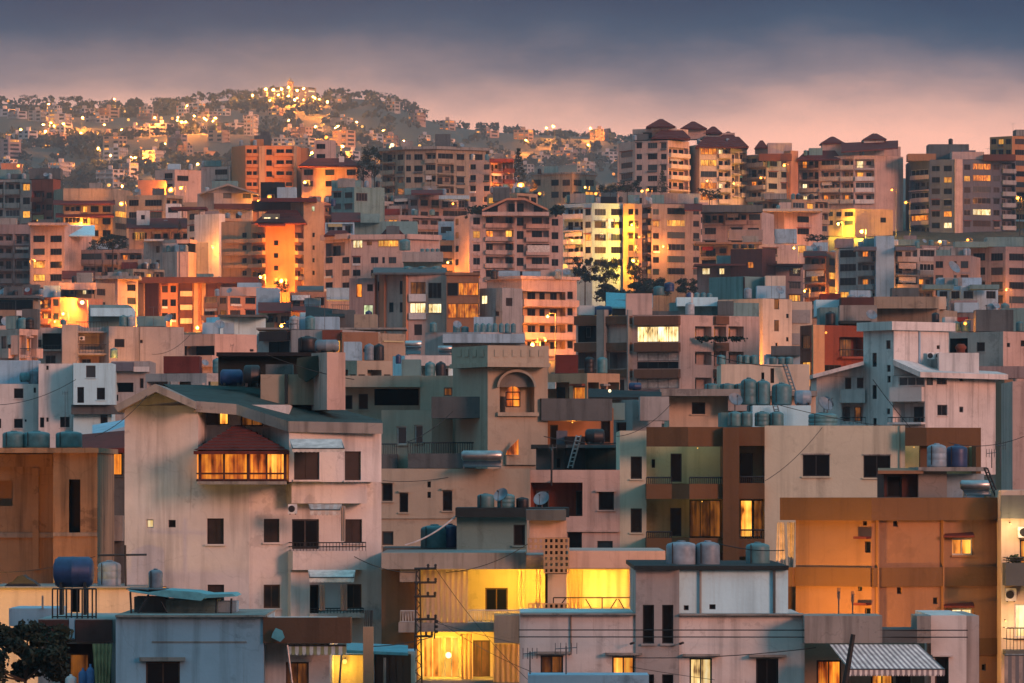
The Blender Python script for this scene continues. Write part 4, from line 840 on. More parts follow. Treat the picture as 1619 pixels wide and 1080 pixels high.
# ============================================================ second row
def build_second():
    # --- raw block building, left edge
    b = B('raw ochre building at left edge with tall slot opening and teal tanks', 'the ochre building')
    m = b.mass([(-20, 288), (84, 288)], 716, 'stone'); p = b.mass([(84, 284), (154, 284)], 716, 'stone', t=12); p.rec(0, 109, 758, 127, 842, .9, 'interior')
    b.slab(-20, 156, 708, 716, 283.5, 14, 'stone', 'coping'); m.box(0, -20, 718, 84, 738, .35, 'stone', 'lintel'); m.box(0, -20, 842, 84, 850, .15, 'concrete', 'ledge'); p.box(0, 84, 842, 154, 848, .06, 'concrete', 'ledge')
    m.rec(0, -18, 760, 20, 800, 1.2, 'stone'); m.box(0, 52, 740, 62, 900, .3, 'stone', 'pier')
    for x, wd in [(22, 36), (58, 42), (109, 42)]: tank(b, x, wd, 681, 708, 287, 'tanktean')
    # low cream wall below it
    b = B('low cream wall glowing yellow at its left end below the ochre building', 'the low cream wall', 'boundary_wall', 'wall')
    m = b.mass([(-20, 262), (236, 262)], 930, 'cream', t=8); m.rec(0, 114, 932, 126, 968, .5, 'interior'); b.slab(-20, 238, 927.5, 930, 261.8, 8, 'concrete', 'coping')
    m.w(0, 258 - 30, 928, 235, 932, 'x')
    tank(b, 173, 37, 886, 928, 264, 'tankgrey')
    mb = MB(); mb.bar(P(198, 862, 263.2), P(199, 928, 263.2), .05, 5); mb.bar(P(155, 878, 263.2), P(232, 877, 263.2), .05, 5); thing_mb('tall_cross_post', mb, 'iron', 'rusty cross-shaped post behind the grey tank', 'post')
    mb = MB(); mb.prism([P(x, y, 262.6) for x, y in [(5, 928), (14, 921), (20, 919), (28, 911), (36, 909), (43, 915), (52, 919), (62, 928)]], (0, 1.6, 0)); thing_mb('rubble_heap', mb, 'tankblack', 'dark heap of netting on the low cream wall', 'heap')
    wall_lamp(-14, 958, 257, 700, 'yellow lamp low at the left picture edge', YEL, .12, light_off=(0, -.3, 0)); wall_lamp(40, 938, 276.5, 1500, 'hidden sodium lamp between low wall and ochre building', SOD, .12, 'bulb_sodium', light_off=(0, -2.0, 0))
    # --- red roofed veranda between
    b = B('dark glazed veranda with red tiled lean-to roof beside the white house', 'the red roofed veranda', 'veranda_house')
    m = b.mass([(152, 300), (200, 300)], 710, 'dconcrete', t=10); m.w(0, 156, 716, 172, 752, 'm', 'darkframe', 1); m.w(0, 174, 716, 194, 752, 'o', 'darkframe', 1); m.box(0, 153, 815, 196, 855, 1.0, 'concrete', 'balcony'); m.rec(0, 160, 858, 178, 884, .8, 'interior')
    b.shed(128, 203, 710, 687, 298.5, 5, 'redroof', .25, y1_front=708, y1_back=680); b.shed(146, 205, 690, 672, 304, 8, 'bluewhite', .5, y1_front=672, y1_back=662, name='upper_roof')
    # --- tall white gabled house
    b = B('tall white plastered house with gabled eaves and lit glazed corner veranda', 'the white gabled house')
    mA = b.mass([(197, 266.6), (313, 266.1)], 641, 'white', t=13)
    mB = b.mass([(313, 266.1), (394, 265.75), (603, 267.5)], 762, 'white', t=13); mN = b.mass([(313, 268.0), (457, 268.0)], 640, 'white', ybot=764, t=5); mD = b.mass([(457, 264.5), (603, 266.2)], 674, 'white', ybot=762, t=10)
    b.prism('gable', [(197, 640.6), (246, 618), (300, 640.6)], 266.45, 12, 'white')
    b.prism('roof', [(180, 642), (245, 607), (309, 635), (309, 647), (246, 619.5), (186, 651)], 264.6, 16, 'concrete')
    mb = MB(); fr = [(307, 635, 265.9), (374, 640, 266.2), (456, 667, 264.4), (605, 670, 265.6)]; bk = [(258, 607.5, 275), (400, 611, 277), (512, 640, 277), (603, 664, 273)]
    Ft = [P(*q) for q in fr]; Bt = [P(*q) for q in bk]; lo = Vector((0, 0, -.36)); k = len(Ft)
    vs = Ft + Bt + [q + lo for q in Ft] + [q + lo for q in Bt]; fs = []
    for j in range(k - 1): fs += [(j, j + 1, k + j + 1, k + j), (2 * k + j, 3 * k + j, 3 * k + j + 1, 2 * k + j + 1), (k + j, k + j + 1, 3 * k + j + 1, 3 * k + j)]
    fs += [(k - 1, 3 * k - 1, 4 * k - 1, 2 * k - 1)]; mb.add(vs, fs); build('roof_sheet', mb, 'greensheet', b.root)
    mb = MB()
    for j in range(k - 1): a, c = Ft[j] + Vector((0, -.06, .03)), Ft[j + 1] + Vector((0, -.06, .03)); mb.add([a + Vector((0, 0, -.5)), c + Vector((0, 0, -.5)), c, a, a + Vector((0, .1, -.5)), c + Vector((0, .1, -.5)), c + Vector((0, .1, 0)), a + Vector((0, .1, 0))], [(0, 1, 2, 3), (4, 7, 6, 5), (3, 2, 6, 7), (0, 4, 5, 1)])
    build('fascia', mb, 'concrete', b.root)
    mN.w(0, 323, 647, 346, 672, 'd', 'darkframe', 1); mN.w(0, 346.5, 648, 361, 672, 'l', 'darkframe', 1); mN.w(0, 381, 654, 416, 674, 'm', 'darkframe', 2)
    mB.w(0, 327, 820, 354, 860, 's', 'shutter', 2); mB.w(0, 328, 924, 354, 962, 's', 'shutter', 2)
    mB.w(1, 417, 820, 442, 858, 's', 'shutter', 2); mB.w(1, 417, 924, 443, 962, 's', 'woodframe', 2)
    mA.w(0, 266, 822, 278, 834, 'x'); mA.w(0, 231, 821, 243, 835, 'p', 'whiteframe'); mA.w(0, 255, 927, 263, 934, 'l')
    mD.w(0, 465, 714, 505, 759, 's', 'shutter', 2); mD.w(0, 545, 714, 571, 759, 's', 'shutter', 1)
    mB.w(1, 462, 821, 504, 868, 'd', 'darkframe', 2); mB.w(1, 545, 821, 572, 858, 's', 'shutter', 2); mB.w(1, 485, 925, 504, 972, 'd', 'woodframe', 1); mB.w(1, 548, 924, 572, 962, 's', 'woodframe', 2)
    mB.balc(1, 453, 572, 761, 796, 1.0, 'white', 'solid', 10); mB.balc(1, 455, 572, 871, 901, 1.0, 'white', 'solid', 13); mB.balc(1, 484, 570, 962, 977, .8, 'white', 'rail')
    mB.box(1, 455, 901, 485, 978, .6, 'white', 'pier')
    awning(b, 457, 540, 694, 709, 715, 263.7, 1.3, ('stripe_a',), 12, 462, 545); awning(b, 488, 541, 797, 806, 815, 264.2, .9, ('stripe_a', 'fabric'), 8, 490, 538); awning(b, 487, 562, 901, 913, 921, 264.2, .9, ('stripe_a',), 12, 489, 560)
    curtain(539, 800, 546, 856, 264.2, 'cloth_pale', 'pale curtain on the middle balcony of the white house', 2); curtain(538, 924, 549, 965, 264.6, 'cloth_pale', 'beige curtain on the lowest balcony of the white house', 2); curtain(505, 924, 514, 965, 264.8, 'cloth_pale', 'narrow curtain by the lowest balcony door of white house', 2)
    acunit(b, 456, 797, 470, 812, 264.4)
    # glazed veranda with its own tiled roof
    vb = b
    v = MB(); D = 264.2; z0 = P(0, 761, D).z; z1 = P(0, 713, D).z; cs = [Vector((P(311, 0, 266).x, 266.2, 0)), Vector((P(316, 0, D).x, D, 0)), Vector((P(393, 0, D).x, D - .3, 0)), Vector((P(451, 0, D).x, D - .2, 0)), Vector((P(453, 0, 266).x, 266.2, 0))]
    for c in cs: v.box(c.x - .07, c.y - .07, z0, c.x + .07, c.y + .07, z1)
    for a, c in zip(cs, cs[1:]):
        for z, r in ((z0 + .05, .06), (z0 + .36, .04), (z1 - .06, .07)): v.bar((a.x, a.y, z), (c.x, c.y, z), r, 4)
    mid = (cs[1] + cs[2]) / 2; v.box(mid.x - .05, mid.y - .06, z0, mid.x + .05, mid.y + .06, z1); mid = cs[2].lerp(cs[3], .5); v.box(mid.x - .04, mid.y - .05, z0, mid.x + .04, mid.y + .05, z1)
    fr_ = build('veranda_frame', v, 'maroon', b.root)
    for i, (a, c) in enumerate(zip(cs, cs[1:])):
        for q in ((0, .5), (.5, 1)) if i in (1, 2) else ((0, 1),):
            A, C_ = a.lerp(c, q[0]), a.lerp(c, q[1]); off = Vector((0, .06, 0)); m_ = MB(); m_.quad((A.x, A.y + .05, z0), (C_.x, C_.y + .05, z0), (C_.x, C_.y + .05, z1), (A.x, A.y + .05, z1)); m_.quad((A.x, A.y + .07, z0), (A.x, A.y + .07, z1), (C_.x, C_.y + .07, z1), (C_.x, C_.y + .07, z0)); build('pane', m_, 'lit_orange' if (i + q[0]) != 2.5 else 'lit_yellow', fr_)
    b.slab(312, 452, 761, 766, 263.7, 5, 'concrete', 'veranda_sill'); b.hip(306, 456, 713, 672, 372, 380, 263.4, 6.5, 'redroof', 'veranda_roof')
    # rooftop of white house
    r = B('cluttered rooftop plant room with pink slab wall on the white house', 'the rooftop plant room', 'plant_room', 'rooftop hut')
    r.mass([(517, 270), (546, 270.3)], 557, 'pink', ybot=648, t=2.5); r.mass([(412, 272), (506, 272)], 592, 'beige', ybot=640, t=3); r.mass([(345, 277), (517, 277)], 562, 'tarblack', ybot=630, t=4); r.mass([(506, 271), (517, 271)], 570, 'concrete', ybot=645, t=3)
    r.slab(342, 520, 557, 563, 276, 6, 'black', 'roof_slab'); r.prism('tarpaulin', [(470, 566), (502, 562), (505, 590), (496, 597), (484, 604), (472, 596), (468, 580)], 271.2, .6, 'darktarp'); r.slab(450, 455, 592, 638, 271.7, .3, 'tarblack', 'pipe'); r.slab(420, 462, 576, 592, 272.5, 2, 'dconcrete', 'crate')
    drum(r, 385, 412, 577, 612, 273, 'tankblack'); drum(r, 498, 536, 537, 557, 277.5, 'tankgrey', 0, 'pale turquoise boiler drum'); tank(r, 486, 30, 531, 557, 279, 'tankblack')
    drum(r, 348, 384, 584, 610, 274, 'tankblue'); antenna(r, 460, 510, 557, 279, 4, 20)
    # --- arched villa
    b = B('grey-beige villa with square tower, arched niche and lit window', 'the arched villa', 'villa', 'villa')
    tw = b.mass([(716, 362), (771, 356), (866, 357.5)], 580, 'villa', t=12); cp = b.mass([(714, 361.2), (771, 355.2), (868, 356.8)], 546, 'villa', ybot=573, t=12); b.mass([(711, 360.5), (771, 354.6), (871, 356.2)], 573, 'villa', ybot=580, t=12)
    for i, (x0, x1, n) in ((0, (720, 768, 4)), (1, (778, 862, 6))):
        for j in range(n): x = x0 + (x1 - x0) * (j + .25) / n; cp.box(i, x, 553, x + (x1 - x0) / n * .55, 564, .05, 'villa', 'panel')
    # niche arch as a ring plus recessed lit window
    tw.rec(1, 790, 612, 845, 652, .7, 'villa'); mb = MB(); n = 14; D = 355.8; cx_ = 817; 
    for j in range(n):
        a0, a1 = math.pi * j / n, math.pi * (j + 1) / n
        q = [(cx_ + 27.5 * math.cos(a0), 612 - 24 * math.sin(a0)), (cx_ + 31 * math.cos(a0), 612 - 28 * math.sin(a0)), (cx_ + 31 * math.cos(a1), 612 - 28 * math.sin(a1)), (cx_ + 27.5 * math.cos(a1), 612 - 24 * math.sin(a1))]
        mb.prism([P(x, y, D) for x, y in q], (0, .9, 0))
    build('arch_moulding', mb, 'villa', b.root); mb = MB(); pl = [(cx_ + 27.4 * math.cos(math.pi * j / 16), 612 - 23.9 * math.sin(math.pi * j / 16)) for j in range(17)]; mb.prism([P(x, y, D + .45) for x, y in pl], (0, .3, 0)); build('arch_infill', mb, 'villadark', b.root)
    def arched(x0, x1, y0, y1, ys_, D, mat):
        pts = [(x0, y1), (x1, y1)] + [((x0 + x1) / 2 + (x1 - x0) / 2 * math.cos(math.pi * j / 10), ys_ - (ys_ - y0) * math.sin(math.pi * j / 10)) for j in range(11)]
        mb = MB(); mb.prism([P(x, y, D) for x, y in pts], (0, .05, 0)); o = build('window', mb, mat, b.root); f = MB(); xm = (x0 + x1) / 2
        for l in (((xm, y0, xm, y1)), ((x0, ys_, x1, ys_)), ((x0, (ys_ + y1) / 2, x1, (ys_ + y1) / 2)), (x0, ys_, x0, y1), (x1, ys_, x1, y1), (x0, y1, x1, y1)): f.bar(P(l[0], l[1], D - .02), P(l[2], l[3], D - .02), .035, 4)
        build('frame', f, 'darkframe', o)
    arched(800, 822, 611, 643, 620, 356.05, 'lit_orange'); tw.box(1, 785, 652, 850, 658, .25, 'villa', 'ledge')
    mb = MB(); mb.prism([P(x, y, 356.0) for x, y in [(800, 719), (820, 719), (820, 694), (802, 712)]], (0, .05, 0)); o = build('window', mb, 'lit_orange', b.root); tw.box(1, 798, 720, 848, 735, .3, 'villa', 'ledge')
    lw = b.mass([(603, 362.5), (683, 361), (716, 361.5)], 648, 'villa', t=12); lw.w(0, 627, 674, 643, 703, 'b', 'whiteframe', 1); lw.w(0, 655, 672, 669, 701, 'b', 'whiteframe', 1)
    ul = b.mass([(540, 367), (664, 367)], 612, 'villa', t=9); ul.w(0, 544, 625, 557, 647, 'x'); ul.w(0, 567, 623, 582, 647, 'd'); ul.rec(0, 592, 615, 662, 641, 2.0, 'interior'); b.slab(538, 664, 594, 612, 365.5, 10, 'villa', 'roof_slab'); b.mass([(664, 366), (716, 366)], 594, 'villa', t=9).w(0, 702, 613, 716, 626, 'm')
    bk = b.mass([(683, 363.5), (777, 363.5)], 655, 'villadark', t=5)
    bk.w(0, 720, 672, 752, 716, 'd', 'whiteframe', 2)
    tw2 = b.mass([(682, 358), (798, 357)], 627, 'dconcrete', ybot=661, t=3); bl = b.mass([(645, 358.5), (792, 357.8)], 717, 'dconcrete', ybot=740, t=3)
    def rl(x0, x1, y0, y1, D, n):
        mb = MB(); mb.bar(P(x0, y0, D), P(x1, y0, D), .04, 4)
        for j in range(n + 1): x = x0 + (x1 - x0) * j / n; mb.bar(P(x, y0, D), P(x, y1, D), .02, 4)
        build('railing', mb, 'iron', b.root)
    rl(645, 795, 700, 717, 358.4, 40); rl(603, 627, 702, 718, 360, 8); b.slab(600, 628, 718, 741, 359.5, 3, 'dconcrete', 'balcony')
    rb = b.mass([(856, 357), (968, 358)], 630, 'dconcrete', ybot=665, t=3); rbk = b.mass([(866, 362), (970, 362)], 645, 'brownw', t=6); rbk.w(0, 870, 672, 882, 705, 'd'); rbk.w(0, 950, 665, 965, 700, 'd')
    antenna(b, 797, 668, 700, 360, 2, 6, 'on the balcony of'); wall_lamp(905, 668, 360, 90, 'weak lamp under the dark balcony of the villa', SOD, .04)
    # lower block of the villa
    b = B('long grey-beige lower block with brown recess below the villa', 'the long grey-beige block')
    m = b.mass([(603, 330), (838, 330)], 741, 'villa', t=12); m2 = b.mass([(838, 330.6), (980, 330)], 743, 'pink', t=12)
    for x0, y0, x1, y1 in [(604, 765, 621, 792), (632, 780, 645, 810), (700, 776, 715, 808)]: m.w(0, x0, y0, x1, y1, 'd', 'darkframe', 1); m.box(0, x0 - 2, y0 - 4, x1 + 2, y0 - 1.5, .2, 'villa', 'window_hood')
    m.w(0, 676, 761, 681, 771, 'x'); m.w(0, 676, 778, 681, 787, 'x'); m.w(0, 604, 840, 622, 862, 'b')
    m2.rec(0, 839, 763, 921, 816, 1.6, 'rust', [(.05, .3, .0, .75, 'd'), (.82, .95, 0, .75, 'd')]); m2.w(0, 946, 778, 971, 806, 'd', 'darkframe', 1); m2.box(0, 942, 775, 974, 777.5, .2, 'pink', 'window_hood'); m2.w(0, 897, 838, 920, 870, 'd'); m2.w(0, 944, 855, 969, 872, 'b', 'darkframe', 1)
    m2.box(0, 838, 838, 980, 841, .15, 'pink', 'ledge'); m.box(0, 603, 818, 722, 820, .1, 'villa', 'ledge')
    solar(b, 729, 795, 712, 741, 329)
    s = B('dark rooftop sheds with a ladder beside the villa', 'the rooftop sheds', 'rooftop_shed', 'shed')
    m = s.mass([(848, 345), (893, 345)], 708, 'dconcrete', ybot=745, t=5); m2 = s.mass([(893, 344), (925, 344)], 690, 'black', ybot=745, t=4); m3 = s.mass([(925, 345.5), (979, 345.5)], 708, 'greensheet', ybot=745, t=4); s.slab(840, 895, 703, 709, 343.5, 7, 'tarblack', 'roof_slab'); s.slab(895, 980, 703, 708, 343.5, 6, 'dconcrete', 'roof_slab'); m.w(0, 880, 724, 886, 740, 'x')
    a = s.mass([(880, 347), (897, 347)], 681, 'slate', ybot=704, t=2); drum(s, 925, 956, 678, 703, 346, 'tankblack'); 
    mb = MB()
    for d in (0, 7): mb.bar(P(912 + d, 688, 343.2), P(898 + d, 740, 343.2), .05, 4)
    for j in range(8): t = j / 8 + .05; mb.bar(P(912 - 14 * t, 688 + 52 * t, 343.2), P(919 - 14 * t, 688 + 52 * t, 343.2), .035, 4)
    thing_mb('ladder', mb, 'steel', 'grey ladder leaning on the dark rooftop sheds', 'ladder')
    mb = MB(); mb.bar(P(872, 710, 343), P(872, 765, 329.3), .05, 5); mb.bar(P(872, 712, 328.8), P(872, 768, 328.8), .06, 5); thing_mb('black_post', mb, 'rubber', 'black post in front of the pink lower block', 'post')
    antenna(s, 874, 706, 741, 329, 3, 12, 'in front of')
    # --- olive building with brown balconies
    b = B('olive-beige apartment block with brown balconies and square windows', 'the olive apartment block')
    l = b.mass([(980, 330), (1022, 330)], 681, 'olive', t=12); l.w(0, 997, 722, 1015, 757, 'd'); l.w(0, 997, 804, 1015, 842, 'd')
    bk = b.mass([(1022, 331.5), (1143, 331.5)], 680, 'yellowp', t=10)
    bk.w(0, 1060, 717, 1078, 762, 'd', 'darkframe', 1); bk.w(0, 1060, 803, 1077, 848, 'd', 'darkframe', 1); bk.w(0, 1030, 726, 1036, 740, 'x'); bk.w(0, 1090, 790, 1140, 850, 'm', 'darkframe', 3)
    b.mass([(1022, 328), (1088, 327.3), (1143, 328)], 675, 'brownband', ybot=706, t=3)
    b.mass([(1022, 327.6), (1062, 327.6), (1090, 326.8), (1143, 327.6)], 765, 'brownband', ybot=789, t=3.5); b.mass([(1022, 327.6), (1062, 327.6), (1090, 326.8), (1143, 327.6)], 851, 'brownband', ybot=875, t=3.5)
    c = b.mass([(1143, 327.2), (1169, 327.2)], 675.5, 'brownband', t=5)
    b.mass([(1169, 327.9), (1209, 327.9)], 675, 'brownband', ybot=705, t=4); q = b.mass([(1169, 331), (1209, 331)], 700, 'yellowp', t=6); q.w(0, 1170, 717, 1190, 768, 'd', 'darkframe', 1); q.w(0, 1170, 790, 1190, 850, 'l', 'darkframe', 1); q.w(0, 1191, 790, 1207, 850, 'm', 'darkframe', 1)
    b.mass([(1169, 327.6), (1209, 327.6)], 764, 'brownband', ybot=789, t=3.4); b.mass([(1169, 327.6), (1209, 327.6)], 852, 'brownband', ybot=880, t=3.4)
    for x0, x1, y0, y1 in [(1022, 1062, 755, 765), (1090, 1142, 755, 765), (1022, 1062, 841, 851), (1170, 1208, 754, 764), (1170, 1208, 838, 852)]:
        mb = MB(); D = 327.7; mb.bar(P(x0, y0, D), P(x1, y0, D), .045, 4); n = int((x1 - x0) / 3)
        for j in range(n + 1): x = x0 + (x1 - x0) * j / n; mb.bar(P(x, y0, D), P(x, y1, D), .025, 4)
        build('railing', mb, 'iron', b.root)
    r = b.mass([(1209, 328.2), (1431, 328.2)], 673, 'olive', t=12); r.w(0, 1269, 719, 1312, 753, 'd', 'darkframe', 2); r.w(0, 1365, 720, 1408, 755, 'd', 'darkframe', 2); r.box(0, 1268, 717, 1313, 719, .08, 'concrete', 'lintel'); r.box(0, 1364, 718, 1409, 720, .08, 'concrete', 'lintel'); r.box(0, 1422, 673, 1423.5, 780, .1, 'beige', 'drain_pipe')
    b.mass([(1431, 327.4), (1465, 327), (1551, 328)], 676, 'brownband', ybot=705, t=4); k_ = b.mass([(1431, 331), (1551, 331)], 690, 'yellowp', t=9); b.mass([(1455, 327.6), (1470, 327.6)], 705, 'brownband', t=1); b.mass([(1543, 327.9), (1551, 327.9)], 705, 'brownband', t=3); k_.box(0, 1470, 705, 1532, 735, .2, 'brownw', 'blind')
    wall_lamp(1103, 708.5, 330.3, 9, 'added small yellow lamp in the top loggia of the olive block', YEL, .03); wall_lamp(1110, 793, 330.3, 8, 'added small yellow lamp in the lower loggia of olive block', YEL, .03); wall_lamp(1445, 707, 330, 8, 'added small lamp in the right loggia of the olive block', YEL, .03)  # dim lamps added here; the loggias themselves are unlit
    # terrace buildings behind the olive block
    t = B('turquoise washed roof terrace crowded with dark water tanks', 'the turquoise roof terrace', 'roof_terrace_house')
    m = t.mass([(1190, 345), (1282, 345)], 641, 'cyanwhite', ybot=680, t=5); m1 = t.mass([(1140, 347), (1190, 347)], 652, 'teal', ybot=680, t=5); t.mass([(1185, 348), (1250, 348)], 640, 'dconcrete', ybot=650, t=4)
    for x, wd, y in [(1184, 26, 597), (1206, 24, 600), (1236, 32, 605)]: tank(t, x, wd, y, 640, 347, 'tanktean')
    for x, wd in [(1162, 22), (1180, 20), (1205, 24), (1228, 22)]: tank(t, x, wd, 650, 674, 342, 'tanktean')
    drum(t, 1256, 1283, 617, 641, 347, 'tankgrey'); tank(t, 1301, 46, 652, 676, 342, 'tanktean'); dish(t, 1303, 640, 662, 342, 1.0, .7); dish(t, 1162, 633, 652, 346, .9, .4); dish(t, 1308, 637, 662, 342.5, .8, 2.2)
    mb = MB()
    for d in (0, 7): mb.bar(P(1222 + d, 640, 344.5), P(1230 + d, 674, 344.5), .04, 4)
    for j in range(6): q = j / 6 + .06; mb.bar(P(1222 + 8 * q, 640 + 34 * q, 344.5), P(1229 + 8 * q, 640 + 34 * q, 344.5), .03, 4)
    thing_mb('ladder', mb, 'steel', 'small ladder on the turquoise roof terrace wall', 'ladder')
    b = B('low cream house with flat slab roof and one dark square window', 'the low slab-roofed house', 'house', 'house')
    m = b.mass([(1058, 380), (1290, 380)], 626, 'cream', t=12); m.w(0, 1094, 636, 1115, 655, 'd', 'darkframe', 1); b.slab(1044, 1170, 615, 626, 378, 15, 'concrete', 'roof_slab'); m.box(0, 1150, 627, 1190, 650, 1.2, 'grey', 'bay'); b.slab(1170, 1292, 618, 626, 379, 13, 'concrete', 'roof_slab')
    g = b.mass([(1140, 384), (1280, 384)], 576, 'cream', ybot=630, t=8); g.w(0, 1218, 582, 1224, 606, 's'); g.w(0, 1204, 589, 1208, 604, 'x')
    for x, wd in [(1170, 10), (1180, 12), (1192, 12), (1140, 14)]: tank(b, x, wd, 561, 576, 386, 'tanktean')
    for x, wd in [(1125, 22), (1150, 24), (1172, 22)]: tank(b, x, wd, 606, 618, 382, 'tanktean')
    mb = MB()
    for d in (0, 6): mb.bar(P(1238 + d, 576, 383.5), P(1252 + d, 618, 383.5), .05, 4)
    for j in range(8): q = j / 8 + .06; mb.bar(P(1238 + 14 * q, 576 + 42 * q, 383.5), P(1244 + 14 * q, 576 + 42 * q, 383.5), .035, 4)
    thing_mb('ladder', mb, 'steel', 'tall ladder on the cream roof wall behind the tanks', 'ladder')
    b = B('grey concrete boxes and dark sheet roof between villa and slab house', 'the grey box house', 'house', 'house')
    m = b.mass([(966, 372), (1000, 370), (1046, 372)], 632, 'grey', t=9); b.mass([(1012, 366), (1058, 366)], 627, 'grey', ybot=665, t=4); b.mass([(965, 364), (988, 364)], 637, 'teal', ybot=664, t=3); m.w(0, 974, 668, 990, 682, 'd'); b.shed(930, 1046, 628, 614, 371, 6, 'tarblack', .2, y1_front=628, y1_back=620); b.shed(1000, 1045, 624, 616, 376, 5, 'redroof', .2); drum(b, 994, 1014, 605, 617, 374, 'tankblue'); wall_lamp(964, 618, 370.6, 0, 'small pale lamp on the dark sheet roof', r=.1, bulb='bulb_white')
    # --- white house with sloping roofs, right
    b = B('white house with central tower and sloping white roofs', 'the white tower house', 'house', 'house')
    tw = b.mass([(1365, 594), (1413, 589), (1500, 594)], 522, 'white', t=14); b.cap(tw, .9, .5, 'white')
    for x0, y0, x1, y1 in [(1379, 558, 1386, 580), (1379, 609, 1386, 631), (1380, 661, 1386, 676), (1401, 538, 1408, 552)]: tw.w(0, x0, y0, x1, y1, 'd')
    for x0, y0, x1, y1 in [(1402, 577, 1408, 588), (1403, 594, 1408, 605), (1402, 646, 1407, 655)]: tw.w(0, x0, y0, x1, y1, 'd')
    tw.w(1, 1481, 546, 1486, 552, 'x'); tw.box(1, 1452, 524, 1454, 575, .15, 'bluewhite', 'pipe'); acunit(b, 1466, 557, 1477, 568, 591.6); acunit(b, 1479, 557, 1489, 568, 592)
    lf = b.mass([(1291, 594), (1367, 594)], 596, 'white', t=12); lf.w(0, 1336, 594 + 3, 1346, 615, 'd'); lf.w(0, 1355, 594 + 3, 1366, 614, 'd'); lf.rec(0, 1331, 638, 1367, 666, 1.5, 'white', [(.1, .4, 0, .8, 'd'), (.6, .9, 0, .8, 'm')]); lf.balc(0, 1328, 1368, 660, 674, 1, 'white', 'rail'); lf.box(0, 1328, 616, 1367, 637, .8, 'white', 'balcony')
    rt = b.mass([(1411, 587), (1463, 585), (1590, 592)], 594, 'white', t=14)
    rt.w(0, 1421, 582 + 14, 1461, 610, 'b', 'whiteframe', 3); rt.w(1, 1465, 596, 1475, 609, 'b'); rt.w(1, 1481, 596, 1497, 608, 'd'); rt.w(1, 1482, 640, 1498, 657, 'd'); rt.w(1, 1517, 597, 1523, 603, 'x'); rt.w(1, 1517, 643, 1523, 652, 'x'); rt.rec(0, 1412, 637, 1461, 668, 1.6, 'white', [(.45, .75, 0, .8, 'd')]); rt.balc(0, 1410, 1463, 660, 671, 1.0, 'white', 'rail'); rt.box(0, 1411, 612, 1462, 635, .7, 'white', 'balcony')
    b.prism('gable', [(1291, 595.6), (1365, 577), (1365, 595.6)], 594, 12, 'white'); b.prism('roof', [(1285, 592), (1366, 571), (1366, 577), (1286, 598)], 592, 16, 'white')
    b.prism('gable', [(1413, 593.6), (1413, 574), (1455, 593.6)], 587.6, 10, 'white')
    mb = MB(); fr = [(1412, 569, 585), (1455, 588, 583), (1594, 592, 590)]; bk = [(1414, 566, 599), (1500, 576, 602), (1560, 583, 604)]; Ft = [P(*q) for q in fr]; Bt = [P(*q) for q in bk]; lo = Vector((0, 0, -.55)); k = 3; vs = Ft + Bt + [q + lo for q in Ft] + [q + lo for q in Bt]; fs = []
    for j in range(k - 1): fs += [(j, j + 1, k + j + 1, k + j), (2 * k + j, 3 * k + j, 3 * k + j + 1, 2 * k + j + 1), (j, 2 * k + j, 2 * k + j + 1, j + 1), (k + j, k + j + 1, 3 * k + j + 1, 3 * k + j)]
    fs += [(k - 1, 3 * k - 1, 4 * k - 1, 2 * k - 1)]; mb.add(vs, fs); build('roof', mb, 'white', b.root)
    tank(b, 1432, 14, 512, 522, 596, 'tanktean'); mb = MB(); c = P(1519, 577, 596); mb.lathe(c, [(.5, 0), (.45, 1.6), (.6, 1.7), (.6, 1.9), (.35, 2.2)], 10); thing_mb('chimney_pot', mb, 'rust', 'red chimney behind the white sloping roof', 'chimney', True)
    for x, y in [(1582, 702), (1568, 714)]: antenna(rt.b, x, y, 740, 300, 5, 16, 'standing right of')
    b = B('pink wall at right edge with lit slit window beside it', 'the right edge pink wall')
    m = b.mass([(1601, 430), (1680, 430)], 603, 'pink', t=10); m2 = b.mass([(1588, 440), (1602, 440)], 600, 'brownw', t=8); m2.w(0, 1591, 643, 1599, 682, 'l', 'darkframe', 1)
build_second()


# ============================================================ unseen slim tower, added to shade the pale blue block at left
def build_shade_tower():
    b = B('added slim white tower off to the right of the view, casting shade', 'the added shade tower', 'shade_tower'); px = lambda X, Y: X / Y * F + CX
    m = b.mass([(px(25, 188), 188), (px(32, 188), 188)], 0, 'white', t=8, zt=36); pit = 27900 / 188; top = HY - 16 / 188 * F
    m.apt(0, 'wb', top + pit * .2, pit, 6, .1); b.cap(m, .5, .4, 'concrete')
build_shade_tower()
